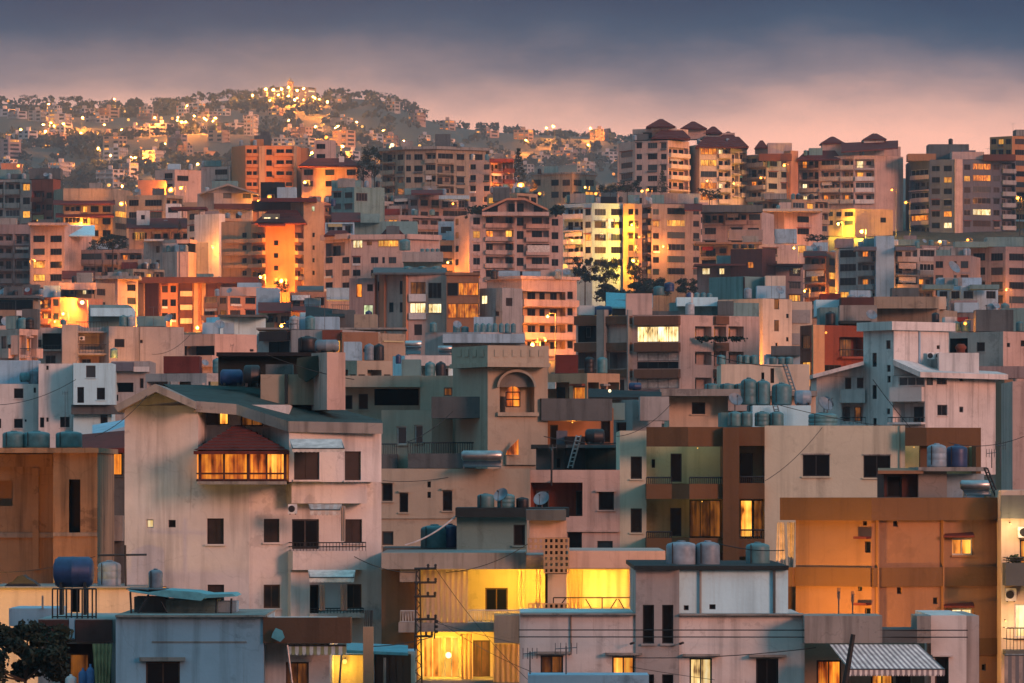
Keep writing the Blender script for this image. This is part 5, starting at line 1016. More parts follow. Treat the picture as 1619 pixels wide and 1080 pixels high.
# ============================================================ middle rows, climbing the slope
def build_mid():
    # --- left group
    b = B('grey-white apartment block with stacked balconies, blank right wall', 'the grey balcony block')
    m = b.mass([(172, 782), (291, 786)], 516, 'grey', t=14); m.w(0, 181, 536, 197, 549, 'd', 'darkframe', 1); m.w(0, 221, 537, 226, 543, 'x'); m.w(0, 180, 573, 194, 586, 'd'); m.box(0, 220, 517, 221, 600, .15, 'concrete', 'pipe')
    k = b.mass([(122, 784), (172, 784)], 518, 'grey', t=12); k.rec(0, 123, 527, 171, 553, 2, 'grey', [(.75, .95, 0, .85, 'd')]); k.balc(0, 121, 171, 545, 561, 1.0, 'grey', 'rail'); k.balc(0, 121, 172, 509, 526, 1.2, 'grey', 'rail'); k.rec(0, 123, 563, 171, 586, 2, 'mauve', [(.1, .4, 0, .8, 'd')])
    b.mass([(98, 781), (122, 781)], 513, 'grey', t=14); l = b.mass([(57, 786), (98, 786)], 518, 'pink', t=12); l.rec(0, 67, 527, 97, 553, 1.8, 'interior'); l.balc(0, 66, 98, 546, 555, .9, 'pink', 'rail'); l.w(0, 60, 537, 66, 549, 'd'); l.w(0, 72, 562, 88, 577, 'd')
    l2 = b.mass([(0, 792), (57, 792)], 515, 'pink', t=12); l2.apt(0, 'wb', 530, 36, 2, .0); dish(b, 40, 530, 545, 780, 2.2, .5, 'on the wall of'); tank(b, 100, 10, 505, 513, 786, 'tanktean'); tank(b, 180, 12, 550, 566, 776, 'tanktean'); drum(b, 217, 238, 508, 515, 790, 'tankblue'); acunit(b, 126, 532, 134, 538, 783)
    b.mass([(140, 800), (202, 800)], 482, 'teal', ybot=520, t=10); b.mass([(143, 797), (209, 797)], 487, 'cyanwhite', ybot=500, t=6); dish(b, 10, 510, 516, 794, 1.6, .3)
    b = B('low white block with small square windows at left edge', 'the low white left block')
    m = b.mass([(-20, 597), (61, 597)], 607, 'white', t=12); m2 = b.mass([(61, 595), (116, 595)], 575, 'white', t=12); m3 = b.mass([(116, 592), (176, 592)], 574, 'cyanwhite', ybot=640, t=10); m4 = b.mass([(116, 594), (176, 594)], 640, 'cyanwhite', t=10); m5 = b.mass([(176, 600), (237, 600)], 571, 'grey', t=10)
    for q, x0, y0, x1, y1, kk in [(m, 22, 614, 37, 630, 'd'), (m, 53, 613, 57, 621, 'x'), (m, 22, 662, 36, 677, 'd'), (m, -2, 662, 2, 677, 'd'), (m, 39, 663, 42, 667, 'x'), (m2, 63, 660, 70, 676, 'd'), (m2, 95, 659, 110, 676, 'd'), (m2, 73, 578, 77, 585, 'x'), (m2, 73, 660, 77, 667, 'x'), (m3, 136, 578, 151, 597, 'b'), (m3, 122, 612, 133, 637, 'd'), (m3, 153, 613, 166, 632, 'd'), (m4, 159, 656, 170, 675, 'd'), (m5, 221, 598, 227, 614, 'd'), (m5, 179, 624, 187, 634, 'd')]: q.w(0, x0, y0, x1, y1, kk)
    m4.balc(0, 114, 196, 640, 655, 1.2, 'dconcrete'); m5.rec(0, 176, 605, 211, 620, 2, 'interior'); m5.box(0, 176, 573, 212, 587, 1.0, 'slate', 'blind'); m5.box(0, 212, 580, 236, 588, .8, 'white', 'balcony'); drum(b, 31, 48, 589, 604, 600, 'tanktean'); antenna(b, 103, 620, 675, 590, 4, 8, 'on the wall of')
    b = B('pink flat building with dark strip balcony and cyan roof wall', 'the pink strip-balcony building')
    m = b.mass([(291, 702), (340, 699), (406, 703)], 528, 'pink', t=12); m.rec(0, 292, 547, 339, 568, 1.8, 'interior'); m.rec(0, 292, 582, 320, 602, 1.8, 'interior'); m.w(1, 395, 552, 401, 556, 'x'); m.balc(0, 291, 340, 562, 580, .6, 'pink'); u = b.mass([(326, 706), (348, 703), (420, 706)], 501, 'cyanwhite', ybot=530, t=8); b.slab(345, 420, 497.5, 501, 702, 8, 'dconcrete', 'coping')
    tank(b, 375, 14, 566, 578, 690, 'tanktean'); antenna(b, 367, 545, 562, 696, 2, 5, 'on the wall of'); dish(b, 324, 574, 582, 695, .9, .5, 'on the wall of')
    b = B('brown-beige blank-walled building with boarded T-shaped windows', 'the brown blank-walled building')
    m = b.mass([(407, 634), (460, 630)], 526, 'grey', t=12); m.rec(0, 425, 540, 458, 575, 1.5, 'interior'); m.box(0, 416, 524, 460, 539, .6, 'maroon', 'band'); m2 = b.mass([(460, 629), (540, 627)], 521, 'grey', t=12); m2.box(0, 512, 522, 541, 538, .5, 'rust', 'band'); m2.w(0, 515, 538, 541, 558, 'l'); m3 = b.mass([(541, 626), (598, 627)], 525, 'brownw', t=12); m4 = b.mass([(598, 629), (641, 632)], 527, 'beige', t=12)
    for y in (541, 583): m3.w(0, 553, y + 3, 563, y + 18, 's'); m3.box(0, 547, y, 567, y + 4.5, .12, 'rust', 'window_hood')
    for x, y in [(574, 551), (589, 552)]: m3.w(0, x, y, x + 3, y + 6, 'x')
    m4.box(0, 605, 539, 637, 541, .15, 'yellowp', 'ledge'); b.slab(405, 642, 518, 521, 640, 8, 'concrete', 'coping')
    for x, y0, x1 in [(482, 500, 515), (525, 490, 560), (560, 497, 596)]: b.slab(x, x1, y0, 522, 645, 5, random.choice(['dconcrete', 'tarblack', 'beige']), 'rooftop_box')
    b.shed(483, 545, 500, 484, 643, 5, 'tarblack', .2, y1_front=500, y1_back=490); b.mass([(474, 650), (500, 650)], 494, 'cyanwhite', ybot=525, t=4); tank(b, 461, 18, 506, 522, 641, 'tankblue')
    b = B('small turquoise-white flat with solar heaters on its roof', 'the turquoise-white flat', 'house', 'house')
    m = b.mass([(621, 560), (645, 556), (716, 560)], 562, 'cyanwhite', t=9); m.rec(1, 646, 581, 682, 597, 1.2, 'cyanwhite', [(.4, .55, .1, .6, 'x')]); m.w(1, 696, 583, 709, 594, 'd'); b.slab(640, 717, 562, 578, 554, 9, 'white', 'parapet'); solar(b, 640, 667, 538, 562, 556); solar(b, 692, 715, 546, 562, 556); tank(b, 630, 9, 560, 575, 552, 'tankblue')
    # --- centre
    b = B('pink-grey block with brown pillars and lit upper windows', 'the brown pillared block')
    m = b.mass([(591, 876), (646, 871), (706, 870)], 431, 'pink', t=16); bay = b.mass([(706, 867), (757, 867)], 435, 'brownw', t=12); b.cap(bay, .4, .3, 'brownw')
    for x0, x1, i in [(591, 596, 0), (603, 611, 0), (640, 645.5, 0)]: m.box(i, x0, 432, x1, 540, .5, 'terracotta', 'pillar')
    for x0, y0, x1, y1, kk in [(632, 444, 640, 465, 'd'), (632, 478, 640, 494, 'd'), (615, 478, 622, 494, 'x'), (597, 445, 603, 460, 'x')]: m.w(0, x0, y0, x1, y1, kk)
    for x0, y0, x1, y1, kk in [(649, 446, 673, 465, 'm'), (677, 447, 698, 472, 'd'), (648, 479, 673, 495, 'p'), (677, 480, 698, 495, 'p'), (655, 513, 667, 530, 's')]: m.w(1, x0, y0, x1, y1, kk, nb=3 if x1 - x0 > 20 else 1)
    for y0, y1 in [(465, 477), (495, 505)]: m.box(1, 647, y0, 674, y1, .4, 'white', 'flower_box')
    bay.w(0, 707, 447, 724, 468, 'x', nb=1); bay.w(0, 725, 447, 756, 467, 'o', nb=4); bay.w(0, 708, 480, 722, 503, 'o', nb=1); bay.w(0, 723, 480, 756, 503, 'o', nb=1)
    lw = b.mass([(552, 874), (592, 874)], 440, 'mauve', t=12); lw.w(0, 563, 449, 573, 470, 'o'); lw.w(0, 580, 449, 590, 461, 'd'); lw.w(0, 575, 482, 590, 498, 'g'); b.mass([(672, 840), (760, 836), (830, 840)], 525, 'grey', ybot=None, t=10); b.slab(700, 830, 528, 542, 833, 6, 'bluewhite', 'parapet')
    for j in range(7): tank(b, 754 + j * 9.6, 8.2, 511, 526, 838, 'tanktean')
    tank(b, 722, 12, 513, 526, 842, 'tanktean'); tank(b, 735, 12, 516, 526, 842, 'tanktean'); tank(b, 583, 11, 491, 508, 860, 'tankblue'); b.shed(590, 706, 431, 423, 870, 10, 'dconcrete', .3)
    for x in (645, 668, 690): tank(b, x, 14, 421, 430, 878, 'tanktean')
    b = B('orange-pink block with long white balcony bands, lit from below', 'the banded pink block')
    m = b.mass([(770, 905), (825, 899), (912, 905)], 441, 'pink', t=14)
    for r in range(4):
        y = 461 + r * 26; m.rec(1, 826, y, 894, y + 15, 1.3, 'sandy', [(.03, .12, .1, .9, 'd'), (.22, .4, 0, .9, 'd'), (.5, .62, .1, .9, 'd'), (.75, .9, .1, .9, 'd')]); m.balc(1, 824, 911, y + 13, y + 24, .9, 'pink'); m.w(1, 897, y, 906, y + 12, 'd')
    b.cap(m, .5, .4, 'pink'); f = b.mass([(758, 870), (794, 866), (826, 870)], 455, 'grey', t=9); f.w(0, 761, 467, 770, 481, 'p'); f.w(1, 800, 471, 810, 484, 's'); f.w(0, 783, 492, 789, 500, 's')
    for x0, x1, y0 in [(788, 822, 428), (826, 855, 429)]: b.slab(x0, x1, y0, 441, 910, 6, 'bluewhite', 'rooftop_box')
    street_lamp(842, 545, 890, 6500, 'street lamp below the banded pink block', r=.35); street_lamp(866, 500, 892, 2200, 'lamp in front of the banded pink block roof', r=.25)
    b = B('brown and pink block with lit curtained glass bay', 'the glass bay block')
    m = b.mass([(913, 690), (1000, 685), (1075, 683), (1201, 690)], 498, 'pink', t=15)
    for y in (500, 542, 584): m.box(0, 913, y, 950, y + 14, .7, 'brown', 'band'); m.box(0, 962, y if y != 500 else 500, 1000, y + 13, .5 if y != 500 else .6, 'brown', 'band'); m.box(1, 1006, y, 1076, y + 14, .9, 'brown', 'band'); m.box(2, 1128, y, 1149, y + 13, .5, 'brown', 'band')
    for x0, x1 in [(950, 962), (998, 1006)]: m.box(0 if x0 < 990 else 0, x0, 490, min(x1, 999.8), 640, .9, 'concrete', 'pillar')
    m.rec(0, 914, 515, 950, 541, 1.5, 'interior', [(.05, .25, .3, .95, 'b')]); m.rec(0, 914, 557, 950, 583, 1.5, 'mauve', [(.75, .98, 0, .9, 'd')]); m.rec(0, 964, 557, 998, 583, 1.5, 'mauve', [(.7, .95, 0, .9, 'd')]); m.w(0, 978, 600, 987, 618, 's')
    m.w(1, 1007, 516, 1073, 541, 'p', 'darkframe', 4); m.w(1, 1007, 557, 1073, 571, 'r', 'darkframe', 4); m.w(1, 1007, 572, 1073, 583, 'd', 'darkframe', 4); m.w(1, 1007, 599, 1073, 614, 'r', 'darkframe', 4)
    for y, lk in ((516, 'l'), (556, 'd'), (597, 'd')):
        m.rec(2, 1099, y, 1125, y + 21, 1.3, 'pink', [(.0, .45, .1, .9, lk)]); m.rec(2, 1129, y, 1148, y + 25, 1.3, 'pink', [(.1, .6, .1, .9, lk)]); m.rec(2, 1152, y, 1176, y + 20, 1.3, 'pink', [(.05, .5, .1, .9, lk if y == 516 else 's')])
    for x, n in ((1112, 1), (1138, 2), (1165, 3)):
        mb = leaves(150, lambda q: P(x + q.gauss(0, 6), 533 + abs(q.gauss(0, 3)), 683.5 + q.gauss(0, .2)), .22, n); thing_mb('balcony_plants', mb, 'leaf_dark', 'dark potted plants on the ' + ['', 'left', 'middle', 'right'][n] + ' lit balcony of glass bay block', 'plant')
    b.slab(915, 940, 483, 498, 694, 4, 'white', 'rooftop_box'); sh = b.shed(958, 1032, 485, 462, 700, 8, 'bluesheet', .2, 'rooftop_shelter', y1_front=486, y1_back=466); b.slab(968, 1010, 474, 498, 704, 3, 'dconcrete', 'rooftop_box'); b.slab(1006, 1075, 492, 498, 688, 5, 'dconcrete', 'parapet'); r2 = b.mass([(1058, 705), (1125, 703), (1200, 706)], 478, 'teal', t=8); b.slab(1070, 1135, 470, 484, 702, 6, 'cyanwhite', 'parapet'); b.slab(1135, 1160, 476, 498, 700, 3, 'dconcrete', 'rooftop_box')
    for x, wd, y in [(930, 14, 487), (950, 20, 483), (1102, 9, 462), (1112, 9, 462), (1122, 9, 463), (1090, 9, 462), (1058, 16, 446), (1042, 18, 452)]: tank(b, x, wd, y, y + 15 if y < 480 else 498, 706, random.choice(['tanktean', 'tankgrey', 'tankblue']))
    b.slab(1093, 1095.5, 463, 498, 686, .4, 'white', 'flue'); drum(b, 942, 968, 484, 498, 692, 'tankblue')
    # --- right centre
    b = B('tall off-white block with slit windows and stepped roof box', 'the off-white slit-window block')
    m = b.mass([(1120, 805), (1206, 798), (1252, 802)], 472, 'cream', t=13); u = b.mass([(1121, 812), (1176, 807), (1241, 812)], 437, 'teal', ybot=480, t=9); u2 = b.mass([(1210, 806), (1242, 806)], 436, 'cream', ybot=480, t=6); e = b.mass([(1250, 806), (1284, 806)], 477, 'cream', t=10)
    for y in (471, 506): m.w(1, 1224, y, 1232, y + 18, 'm')
    for x, y in [(1243, 496), (1243, 533), (1226, 542)]: m.w(1, x, y, x + 4, y + 7, 'x')
    e.box(0, 1252, 490, 1281, 511, .15, 'grey', 'panel'); e.box(0, 1252, 527, 1281, 545, .15, 'grey', 'panel'); u.box(0, 1184 - 8, 438, 1178, 472, .2, 'iron', 'stair_rail')
    bb = b.mass([(1212, 760), (1284, 760)], 560, 'bluewhite', t=8); bb.balc(0, 1219, 1268, 547, 562, 1.2, 'dconcrete'); 
    for x in (1222, 1236, 1248): tank(b, x, 12, 564, 576, 752, 'tanktean')
    b = B('rust-red apartment block with cream pillar and open balcony', 'the rust-red block')
    m = b.mass([(1265, 644), (1282, 640), (1392, 644)], 514, 'rust', t=12); m.box(1, 1283, 514, 1301, 600, .4, 'sandy', 'pillar'); m.w(1, 1283, 537, 1300, 556, 'd', dep=.1); m.rec(1, 1327, 533, 1366, 563, 1.6, 'rust', [(.3, .75, 0, .9, 'm'), (.05, .25, 0, .8, 'd')]); m.balc(1, 1326, 1367, 553, 567, .8, 'rust', 'rail'); m.w(1, 1302, 577, 1330, 600, 'x'); m.w(0, 1267, 530, 1280, 552, 'd'); m.w(0, 1268, 572, 1281, 612, 'l'); wall_lamp(1306, 526, 638.5, 40, 'tiny orange lamp on the rust-red block', SOD, .14, 'bulb_sodium')
    b.slab(1296, 1380, 486, 514, 650, 6, 'teal', 'rooftop_box'); b.slab(1330, 1382, 470, 490, 660, 6, 'maroon', 'rooftop_box'); b.slab(1290, 1330, 474, 500, 664, 5, 'cyanwhite', 'rooftop_box'); b.slab(1328, 1378, 507, 512, 642, 4, 'tarblack', 'canopy')
    b = B('beige flat-topped block with thick parapet band', 'the beige parapet block')
    m = b.mass([(1384, 668), (1482, 666)], 488, 'beige', t=12); b.slab(1382, 1484, 469, 487.6, 665, 14, 'beige', 'parapet'); m2 = b.mass([(1482, 668), (1495, 672)], 490, 'cream', t=10); b.slab(1484, 1496, 469, 489, 667, 10, 'cream', 'parapet')
    w_ = b.mass([(1468, 612), (1512, 612)], 512, 'white', t=5); w_.mat = 'white'; b.slab(1494, 1512, 501, 512, 611, 4, 'white', 'parapet')
    for x, wd in [(1392, 16), (1408, 14), (1422, 14), (1452, 12)]: tank(b, x, wd, 510, 522, 622, 'tanktean')
    tank(b, 1479, 12, 494, 512, 615, 'tankblack')
    b = B('salmon pink block with square windows at right edge', 'the salmon block')
    m = b.mass([(1499, 606), (1586, 600), (1660, 606)], 524, 'pink', t=12); m.rec(0, 1502, 535, 1530, 559, 1.6, 'interior'); m.w(0, 1544, 541, 1557, 556, 'd'); m.w(1, 1592, 542, 1597, 549, 'x'); m.w(1, 1614, 538, 1622, 548, 'd')
    b.slab(1500, 1640, 579, 598, 597, 3, 'mauve', 'terrace'); 
    for x0, x1, y, mm in [(1535, 1590, 505, 'mauve'), (1585, 1640, 487, 'teal')]: b.slab(x0, x1, y, 524, 612, 8, mm, 'rooftop_box')
    for x, wd in [(1512, 12), (1526, 14), (1612, 12)]: tank(b, x, wd, 508, 524, 609, random.choice(['tankblack', 'tanktean']))
    street_lamp(1526, 511, 607, 120, 'small orange lamp among tanks on the salmon block', r=.2)
    # ============ fourth row and the slope
    def A(label, short, corners, ytop, mat, facs, ybot=None, t=14, cap=None, name='apartment_building', **k):
        b = B(label, short, name); m = b.mass(corners, ytop, mat, t=t)
        for f in facs: m.apt(*f[:6], **(f[6] if len(f) > 6 else {}))
        if cap: b.cap(m, .5, .4, cap)
        return b, m
    b, m = A('maroon and cream striped block with dark overhanging roof', 'the maroon striped block', [(218, 1300), (254, 1296), (345, 1297), (378, 1303)], 447, 'terracotta', [(1, 'ww,b', 447, 21.5, 4, .0, dict(x0=254, x1=305, bm='cream')), (2, 'w.', 450, 21.5, 3, .0)])
    for x0, x1, i in [(231, 252, 0), (282, 304, 1), (326, 344, 1)]: m.box(i, x0, 447, x1, 525, .3, 'maroon', 'pillar')
    m.box(1, 306, 447, 313, 526, .6, 'sandy', 'pillar'); m.box(1, 319, 447, 325, 526, .6, 'sandy', 'pillar'); m.box(0, 219, 447, 230, 528, .6, 'sandy', 'pillar'); b.slab(213, 408, 438, 447, 1293, 16, 'maroon', 'roof_slab'); street_lamp(312, 518, 1290, 5000, 'street lamp at the foot of the maroon striped block', r=.4); street_lamp(262, 508, 1288, 4500, 'added second street lamp left at the maroon striped block foot', r=.3); street_lamp(335, 480, 1289, 2500, 'added third lamp beside the maroon striped block pillars', r=.2)  # second and third lamps are added to strengthen the orange glow
    b, m = A('pink low houses with parapets right of the maroon block', 'the pink parapet house', [(322, 1240), (360, 1234), (408, 1240)], 468, 'terracotta', [(0, 'bw', 466, 20, 3, .0), (1, 'ww', 466, 20, 3, .0)], name='house'); b.slab(348, 410, 454, 468, 1238, 8, 'pink', 'parapet'); b.slab(375, 412, 447, 456, 1246, 6, 'bluewhite', 'rooftop_box')
    b, m = A('orange floodlit three-storey house with wide terraces', 'the floodlit terrace house', [(94, 1262), (150, 1256), (182, 1262)], 447, 'sandy', [(0, 'BB', 452, 21, 3, .25, dict(litk='lp')), (1, 'w.', 452, 21, 2, .0)]); b.slab(93, 152, 447, 458, 1254, 10, 'pink', 'parapet'); street_lamp(130, 478, 1249, 5000, 'bright street lamp before the floodlit terrace house', r=.5, bulb='bulb_white'); street_lamp(100, 496, 1244, 4500, 'street lamp left below the floodlit terrace house', r=.4)
    b, m = A('cream corner house with arched lit balcony left of the floodlit house', 'the arched corner house', [(60, 1250), (95, 1246)], 470, 'terracotta', [(0, 'bw', 468, 22, 3, .3, dict(litk='lo'))], name='house'); wall_lamp(62, 479, 1243, 300, 'orange glow lamp on the arched corner house', SOD, .5, 'bulb_warm')
    b, m = A('white-grey house with corner tower right of floodlit house', 'the grey corner house', [(152, 1290), (186, 1284), (218, 1290)], 440, 'pink', [(0, 'w.', 448, 21, 3, .1), (1, '.w', 445, 21, 3, .2)], name='house'); b.slab(150, 220, 436, 441, 1283, 10, 'concrete', 'coping'); wall_lamp(159, 478, 1280, 0, 'purple neon tube by a dark window', r=.5, bulb='bulb_purple')
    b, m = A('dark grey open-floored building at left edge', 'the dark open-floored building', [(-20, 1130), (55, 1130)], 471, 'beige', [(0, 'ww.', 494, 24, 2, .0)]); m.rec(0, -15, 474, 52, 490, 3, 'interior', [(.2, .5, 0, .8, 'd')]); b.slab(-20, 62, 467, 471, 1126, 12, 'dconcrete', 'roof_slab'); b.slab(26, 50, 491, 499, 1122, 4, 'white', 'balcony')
    b, m = A('mauve balcony block with lit windows, left edge', 'the mauve balcony block', [(-20, 1430), (48, 1430)], 355, 'mauve', [(0, 'Bb', 368, 20, 5, .15)])
    b, m = A('pink-grey block with window pairs and lit middle windows', 'the window-pair block', [(48, 1410), (102, 1406)], 356, 'pink', [(0, 'ww', 368, 20.5, 5, .3, dict(litk='l'))]); b.slab(44, 106, 352, 356, 1404, 10, 'pink', 'roof_slab'); b.shed(98, 150, 372, 356, 1408, 8, 'cyanwhite', .3)
    b, m = A('long low terraced block with lit windows above the floodlit house', 'the long terraced block', [(102, 1415), (225, 1409)], 394, 'mauve', [(0, 'bBbB', 398, 20, 3, .3, dict(litk='lo'))]); b.shed(98, 150, 440, 428, 1395, 8, 'redroof', .3)
    tree(178, 402, 370, 52, 1400, 'broad dark tree behind the long terraced block', 'round', 1200); tree(150, 400, 378, 26, 1398, 'small dark bush left of the broad dark tree', 'round', 600)
    b, m = A('white five-storey block with bright lit windows at left edge', 'the bright white left block', [(-20, 1545), (50, 1540)], 283, 'pink', [(0, 'bbw', 286, 21.5, 5, .55, dict(litk='lpol', bm='pink'))]); b.slab(-20, 52, 276, 283, 1545, 10, 'teal', 'parapet'); b.mass([(-20, 1560), (30, 1560)], 268, 'teal', ybot=290, t=8); b.mass([(2, 1575), (32, 1575)], 258, 'terracotta', t=6); street_lamp(29, 262, 1570, 600, 'lamp on the roof behind the bright white left block', r=.5)
    b, m = A('rust and grey narrow building with roof cabin', 'the narrow rust building', [(50, 1530), (84, 1526), (96, 1532)], 283, 'rust', [(0, 'bw', 300, 19, 5, .1)]); b.slab(46, 96, 266, 283, 1530, 7, 'dconcrete', 'rooftop_box'); antenna(b, 42, 236, 268, 1528, 5, 8)
    b, m = A('wide sandy block with arched lit top windows', 'the wide sandy block', [(85, 1520), (100, 1512), (178, 1512), (205, 1524)], 298, 'beige', [(1, 'BwWW', 322, 19, 3, .35, dict(litk='pl')), (2, 'w', 330, 19, 3, .3, dict(litk='l'))]); b.shed(84, 182, 322, 316, 1508, 5, 'redroof', .3); b.shed(88, 180, 342, 337, 1508, 5, 'redroof', .3); street_lamp(192, 322, 1505, 3000, 'bright street lamp right of the wide sandy block', r=.7)
    b, m = A('brown cluttered house with satellite roof behind red-roofed row', 'the brown cluttered house', [(200, 1500), (262, 1496), (290, 1502)], 308, 'beige', [(0, 'wW', 312, 19, 3, .0), (1, 'b', 312, 19, 2, .0)], name='house')
    b, m = A('red-roofed row with white dormer and bright yellow window', 'the red-roofed row', [(204, 1470), (300, 1466)], 358, 'pink', [(0, 'Wbb', 364, 20, 1, .0, dict(x0=204, x1=300))]); m.w(0, 212, 367, 229, 380, 'l'); b.shed(200, 302, 360, 345, 1462, 8, 'redroof', .3); b.mass([(216, 1464), (236, 1464)], 333, 'white', ybot=356, t=3).w(0, 223, 340, 229, 347, 'd'); b.mass([(262, 1470), (285, 1470)], 322, 'white', ybot=352, t=6).apt(0, 'w', 324, 17, 2, 0)
    b, m = A('white slender block with a column of square windows', 'the slender white block', [(296, 1456), (316, 1450), (324, 1454)], 330, 'white', [(0, 'w', 334, 18.5, 5, .1), (1, 's', 334, 18.5, 6, .0)]); b.slab(270, 326, 327, 331, 1448, 10, 'redroof', 'roof')
    b, m = A('big pale round-fronted building with dark balcony strip', 'the round-fronted pale building', [(227, 1398), (257, 1392)], 381, 'grey', [(0, '.s', 384, 22, 3, 0)]); r_ = b.mass([(257, 1392), (280, 1388), (298, 1388), (309, 1394)], 398, 'pink', t=10); 
    for i in (0, 1, 2): r_.box(i, [257, 280, 298][i], 379, [280, 298, 309][i], 385, .4, 'pink', 'balcony')
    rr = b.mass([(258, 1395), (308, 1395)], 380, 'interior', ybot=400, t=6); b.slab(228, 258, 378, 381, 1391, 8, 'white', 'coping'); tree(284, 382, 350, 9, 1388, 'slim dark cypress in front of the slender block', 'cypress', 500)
    b, m = A('maroon-banded narrow block with glowing white edge wall', 'the maroon-banded narrow block', [(324, 1440), (346, 1440)], 334, 'mauve', [(0, 'bb', 338, 18.5, 6, .1)]); wv = b.mass([(346, 1432), (356, 1434)], 338, 'white', t=8)
    for r in range(5): m.box(0, 324, 350 + 18.5 * r, 346, 355 + 18.5 * r, .9, 'rust', 'band')
    street_lamp(361, 410, 1426, 4500, 'street lamp beside the glowing white edge wall', r=.5)
    b, m = A('grey gabled house with two square windows and terrace', 'the grey gabled house', [(312, 1500), (338, 1496), (400, 1500)], 305, 'grey', [(1, '.w.w', 302, 16, 1, 0)], name='house'); b.prism('gable', [(320, 305), (360, 292), (402, 305)], 1496.5, 10, 'grey'); b.prism('roof', [(314, 306), (360, 290), (408, 306), (408, 308), (360, 293), (314, 308)], 1494, 14, 'concrete'); b.slab(338, 400, 322, 330, 1493, 6, 'maroon', 'balcony'); b.mass([(335, 1510), (375, 1510)], 286, 'teal', ybot=300, t=6); street_lamp(408, 318, 1498, 900, 'lamp at the right of the grey gabled house', r=.35)
    b, m = A('orange lit house with white parapet roof on the slope', 'the orange slope house', [(245, 1590), (276, 1586), (318, 1592)], 268, 'pink', [(0, '.w', 270, 17, 2, 0), (1, 'w.', 274, 17, 1, 0)], name='house'); b.mass([(218, 1575), (262, 1575)], 285, 'terracotta', t=6); street_lamp(270, 300, 1576, 4200, 'very bright street lamp below the orange slope house', r=.9); street_lamp(286, 297, 1574, 2500, 'second bright lamp below the orange slope house', r=.6); b.slab(240, 325, 330 - 10, 330, 1560, 6, 'sandy', 'terrace_wall')
    b, m = A('white parapet house left of the big orange block', 'the white parapet house', [(318, 1610), (364, 1606)], 263, 'pink', [(0, '.w', 264, 17, 2, .0)], name='house')
    b = B('big orange apartment block with rows of paired dark windows', 'the big orange block'); m = b.mass([(366, 1606), (388, 1598), (466, 1600), (475, 1606)], 230, 'orangew', t=16)
    for r in range(6):
        y = 236 + 17.4 * r
        for x0, x1 in [(390, 398), (400, 406), (421, 430), (437, 449), (452, 462)]: m.w(1, x0, y, x1, y + 9, 'd')
        m.balc(1, 389, 408, y + 6, y + 11, .6, 'orangew'); m.balc(1, 433, 464, y + 6, y + 11, .6, 'orangew')
    m.box(1, 409, 231, 419, 345, .5, 'sandy', 'pillar'); m.box(1, 464, 231, 469, 345, .5, 'sandy', 'pillar'); b.mass([(474, 1612), (488, 1612)], 234, 'orangew', t=8); b.slab(402, 428, 214, 230, 1606, 6, 'dconcrete', 'rooftop_box'); b.slab(412, 426, 208, 214, 1608, 4, 'dconcrete', 'tank_base'); street_lamp(482, 288, 1590, 5500, 'street lamp between the big orange block and red-roofed house', r=.5)
    b, m = A('salmon house with dark red hipped roof on the hill', 'the salmon red-roofed house', [(477, 1596), (566, 1592)], 262, 'pink', [(0, 'w.w.w', 264, 18, 2, 0)], name='house'); b.hip(472, 570, 262, 250, 490, 552, 1589, 14); b.mass([(497, 1610), (530, 1610)], 222, 'pink', t=6).apt(0, 'w.', 224, 16, 2, 0); b.slab(536, 544, 247, 262, 1592, 3, 'white', 'chimney'); street_lamp(516, 217, 1600, 500, 'lamp on the roof above the salmon house', r=.6)
    tree(592, 300, 226, 46, 1590, 'tall dark evergreen left of the wide beige block', 'round', 2200); tree(548, 290, 236, 34, 1600, 'dark round tree behind the salmon house', 'round', 1200); tree(575, 300, 250, 30, 1585, 'lower dark tree between salmon house and evergreen', 'round', 1000)
    b = B('orange floodlit building with rounded balconies and red mansard roof', 'the floodlit balcony building'); m = b.mass([(397, 1396), (420, 1390), (466, 1388), (482, 1392)], 352, 'orangew', t=14); tw = b.mass([(480, 1390), (512, 1394)], 318, 'sandy', t=10); lw = b.mass([(350, 1402), (397, 1398)], 350, 'sandy', t=10)
    for r in range(4):
        y = 368 + 20 * r; m.w(1, 433, y + 12, 440, y + 20, 'd'); m.rec(0, 399, y, 418, y + 12, 1.2, 'orangew', [(.1, .4, 0, .8, 'd'), (.6, .9, .2, .8, 'd')]); m.balc(0, 397, 420, y + 9, y + 15, .9, 'sandy'); m.rec(2, 467, y, 480, y + 12, 1.2, 'orangew', [(.1, .6, 0, .8, 'd')]); m.balc(2, 466, 482, y + 9, y + 15, .9, 'sandy'); tw.w(0, 494, y + 0, 498, y + 7, 'd'); lw.w(0, 383, y, 390, y + 8, 'd'); lw.balc(0, 356, 396, y + 10, y + 16, 1, 'sandy')
    tw.w(0, 493, 326, 498, 334, 'g'); b.hip(402, 484, 352, 332, 425, 470, 1384, 14); dm = b.mass([(414, 1386), (442, 1386)], 338, 'sandy', ybot=352, t=3); dm.w(0, 417, 343, 428, 349, 'p'); dm.w(0, 435, 343, 440, 349, 'p'); b.slab(408, 450, 352, 357, 1384, 4, 'redroof', 'canopy'); b.slab(398, 482, 318, 332, 1394, 8, 'maroon', 'attic'); b.slab(412, 450, 288, 318, 1402, 6, 'black', 'rooftop_box'); b.slab(438, 468, 296, 318, 1399, 6, 'bluewhite', 'rooftop_box'); b.slab(412, 500, 313, 319, 1388, 8, 'redroof', 'roof_edge')
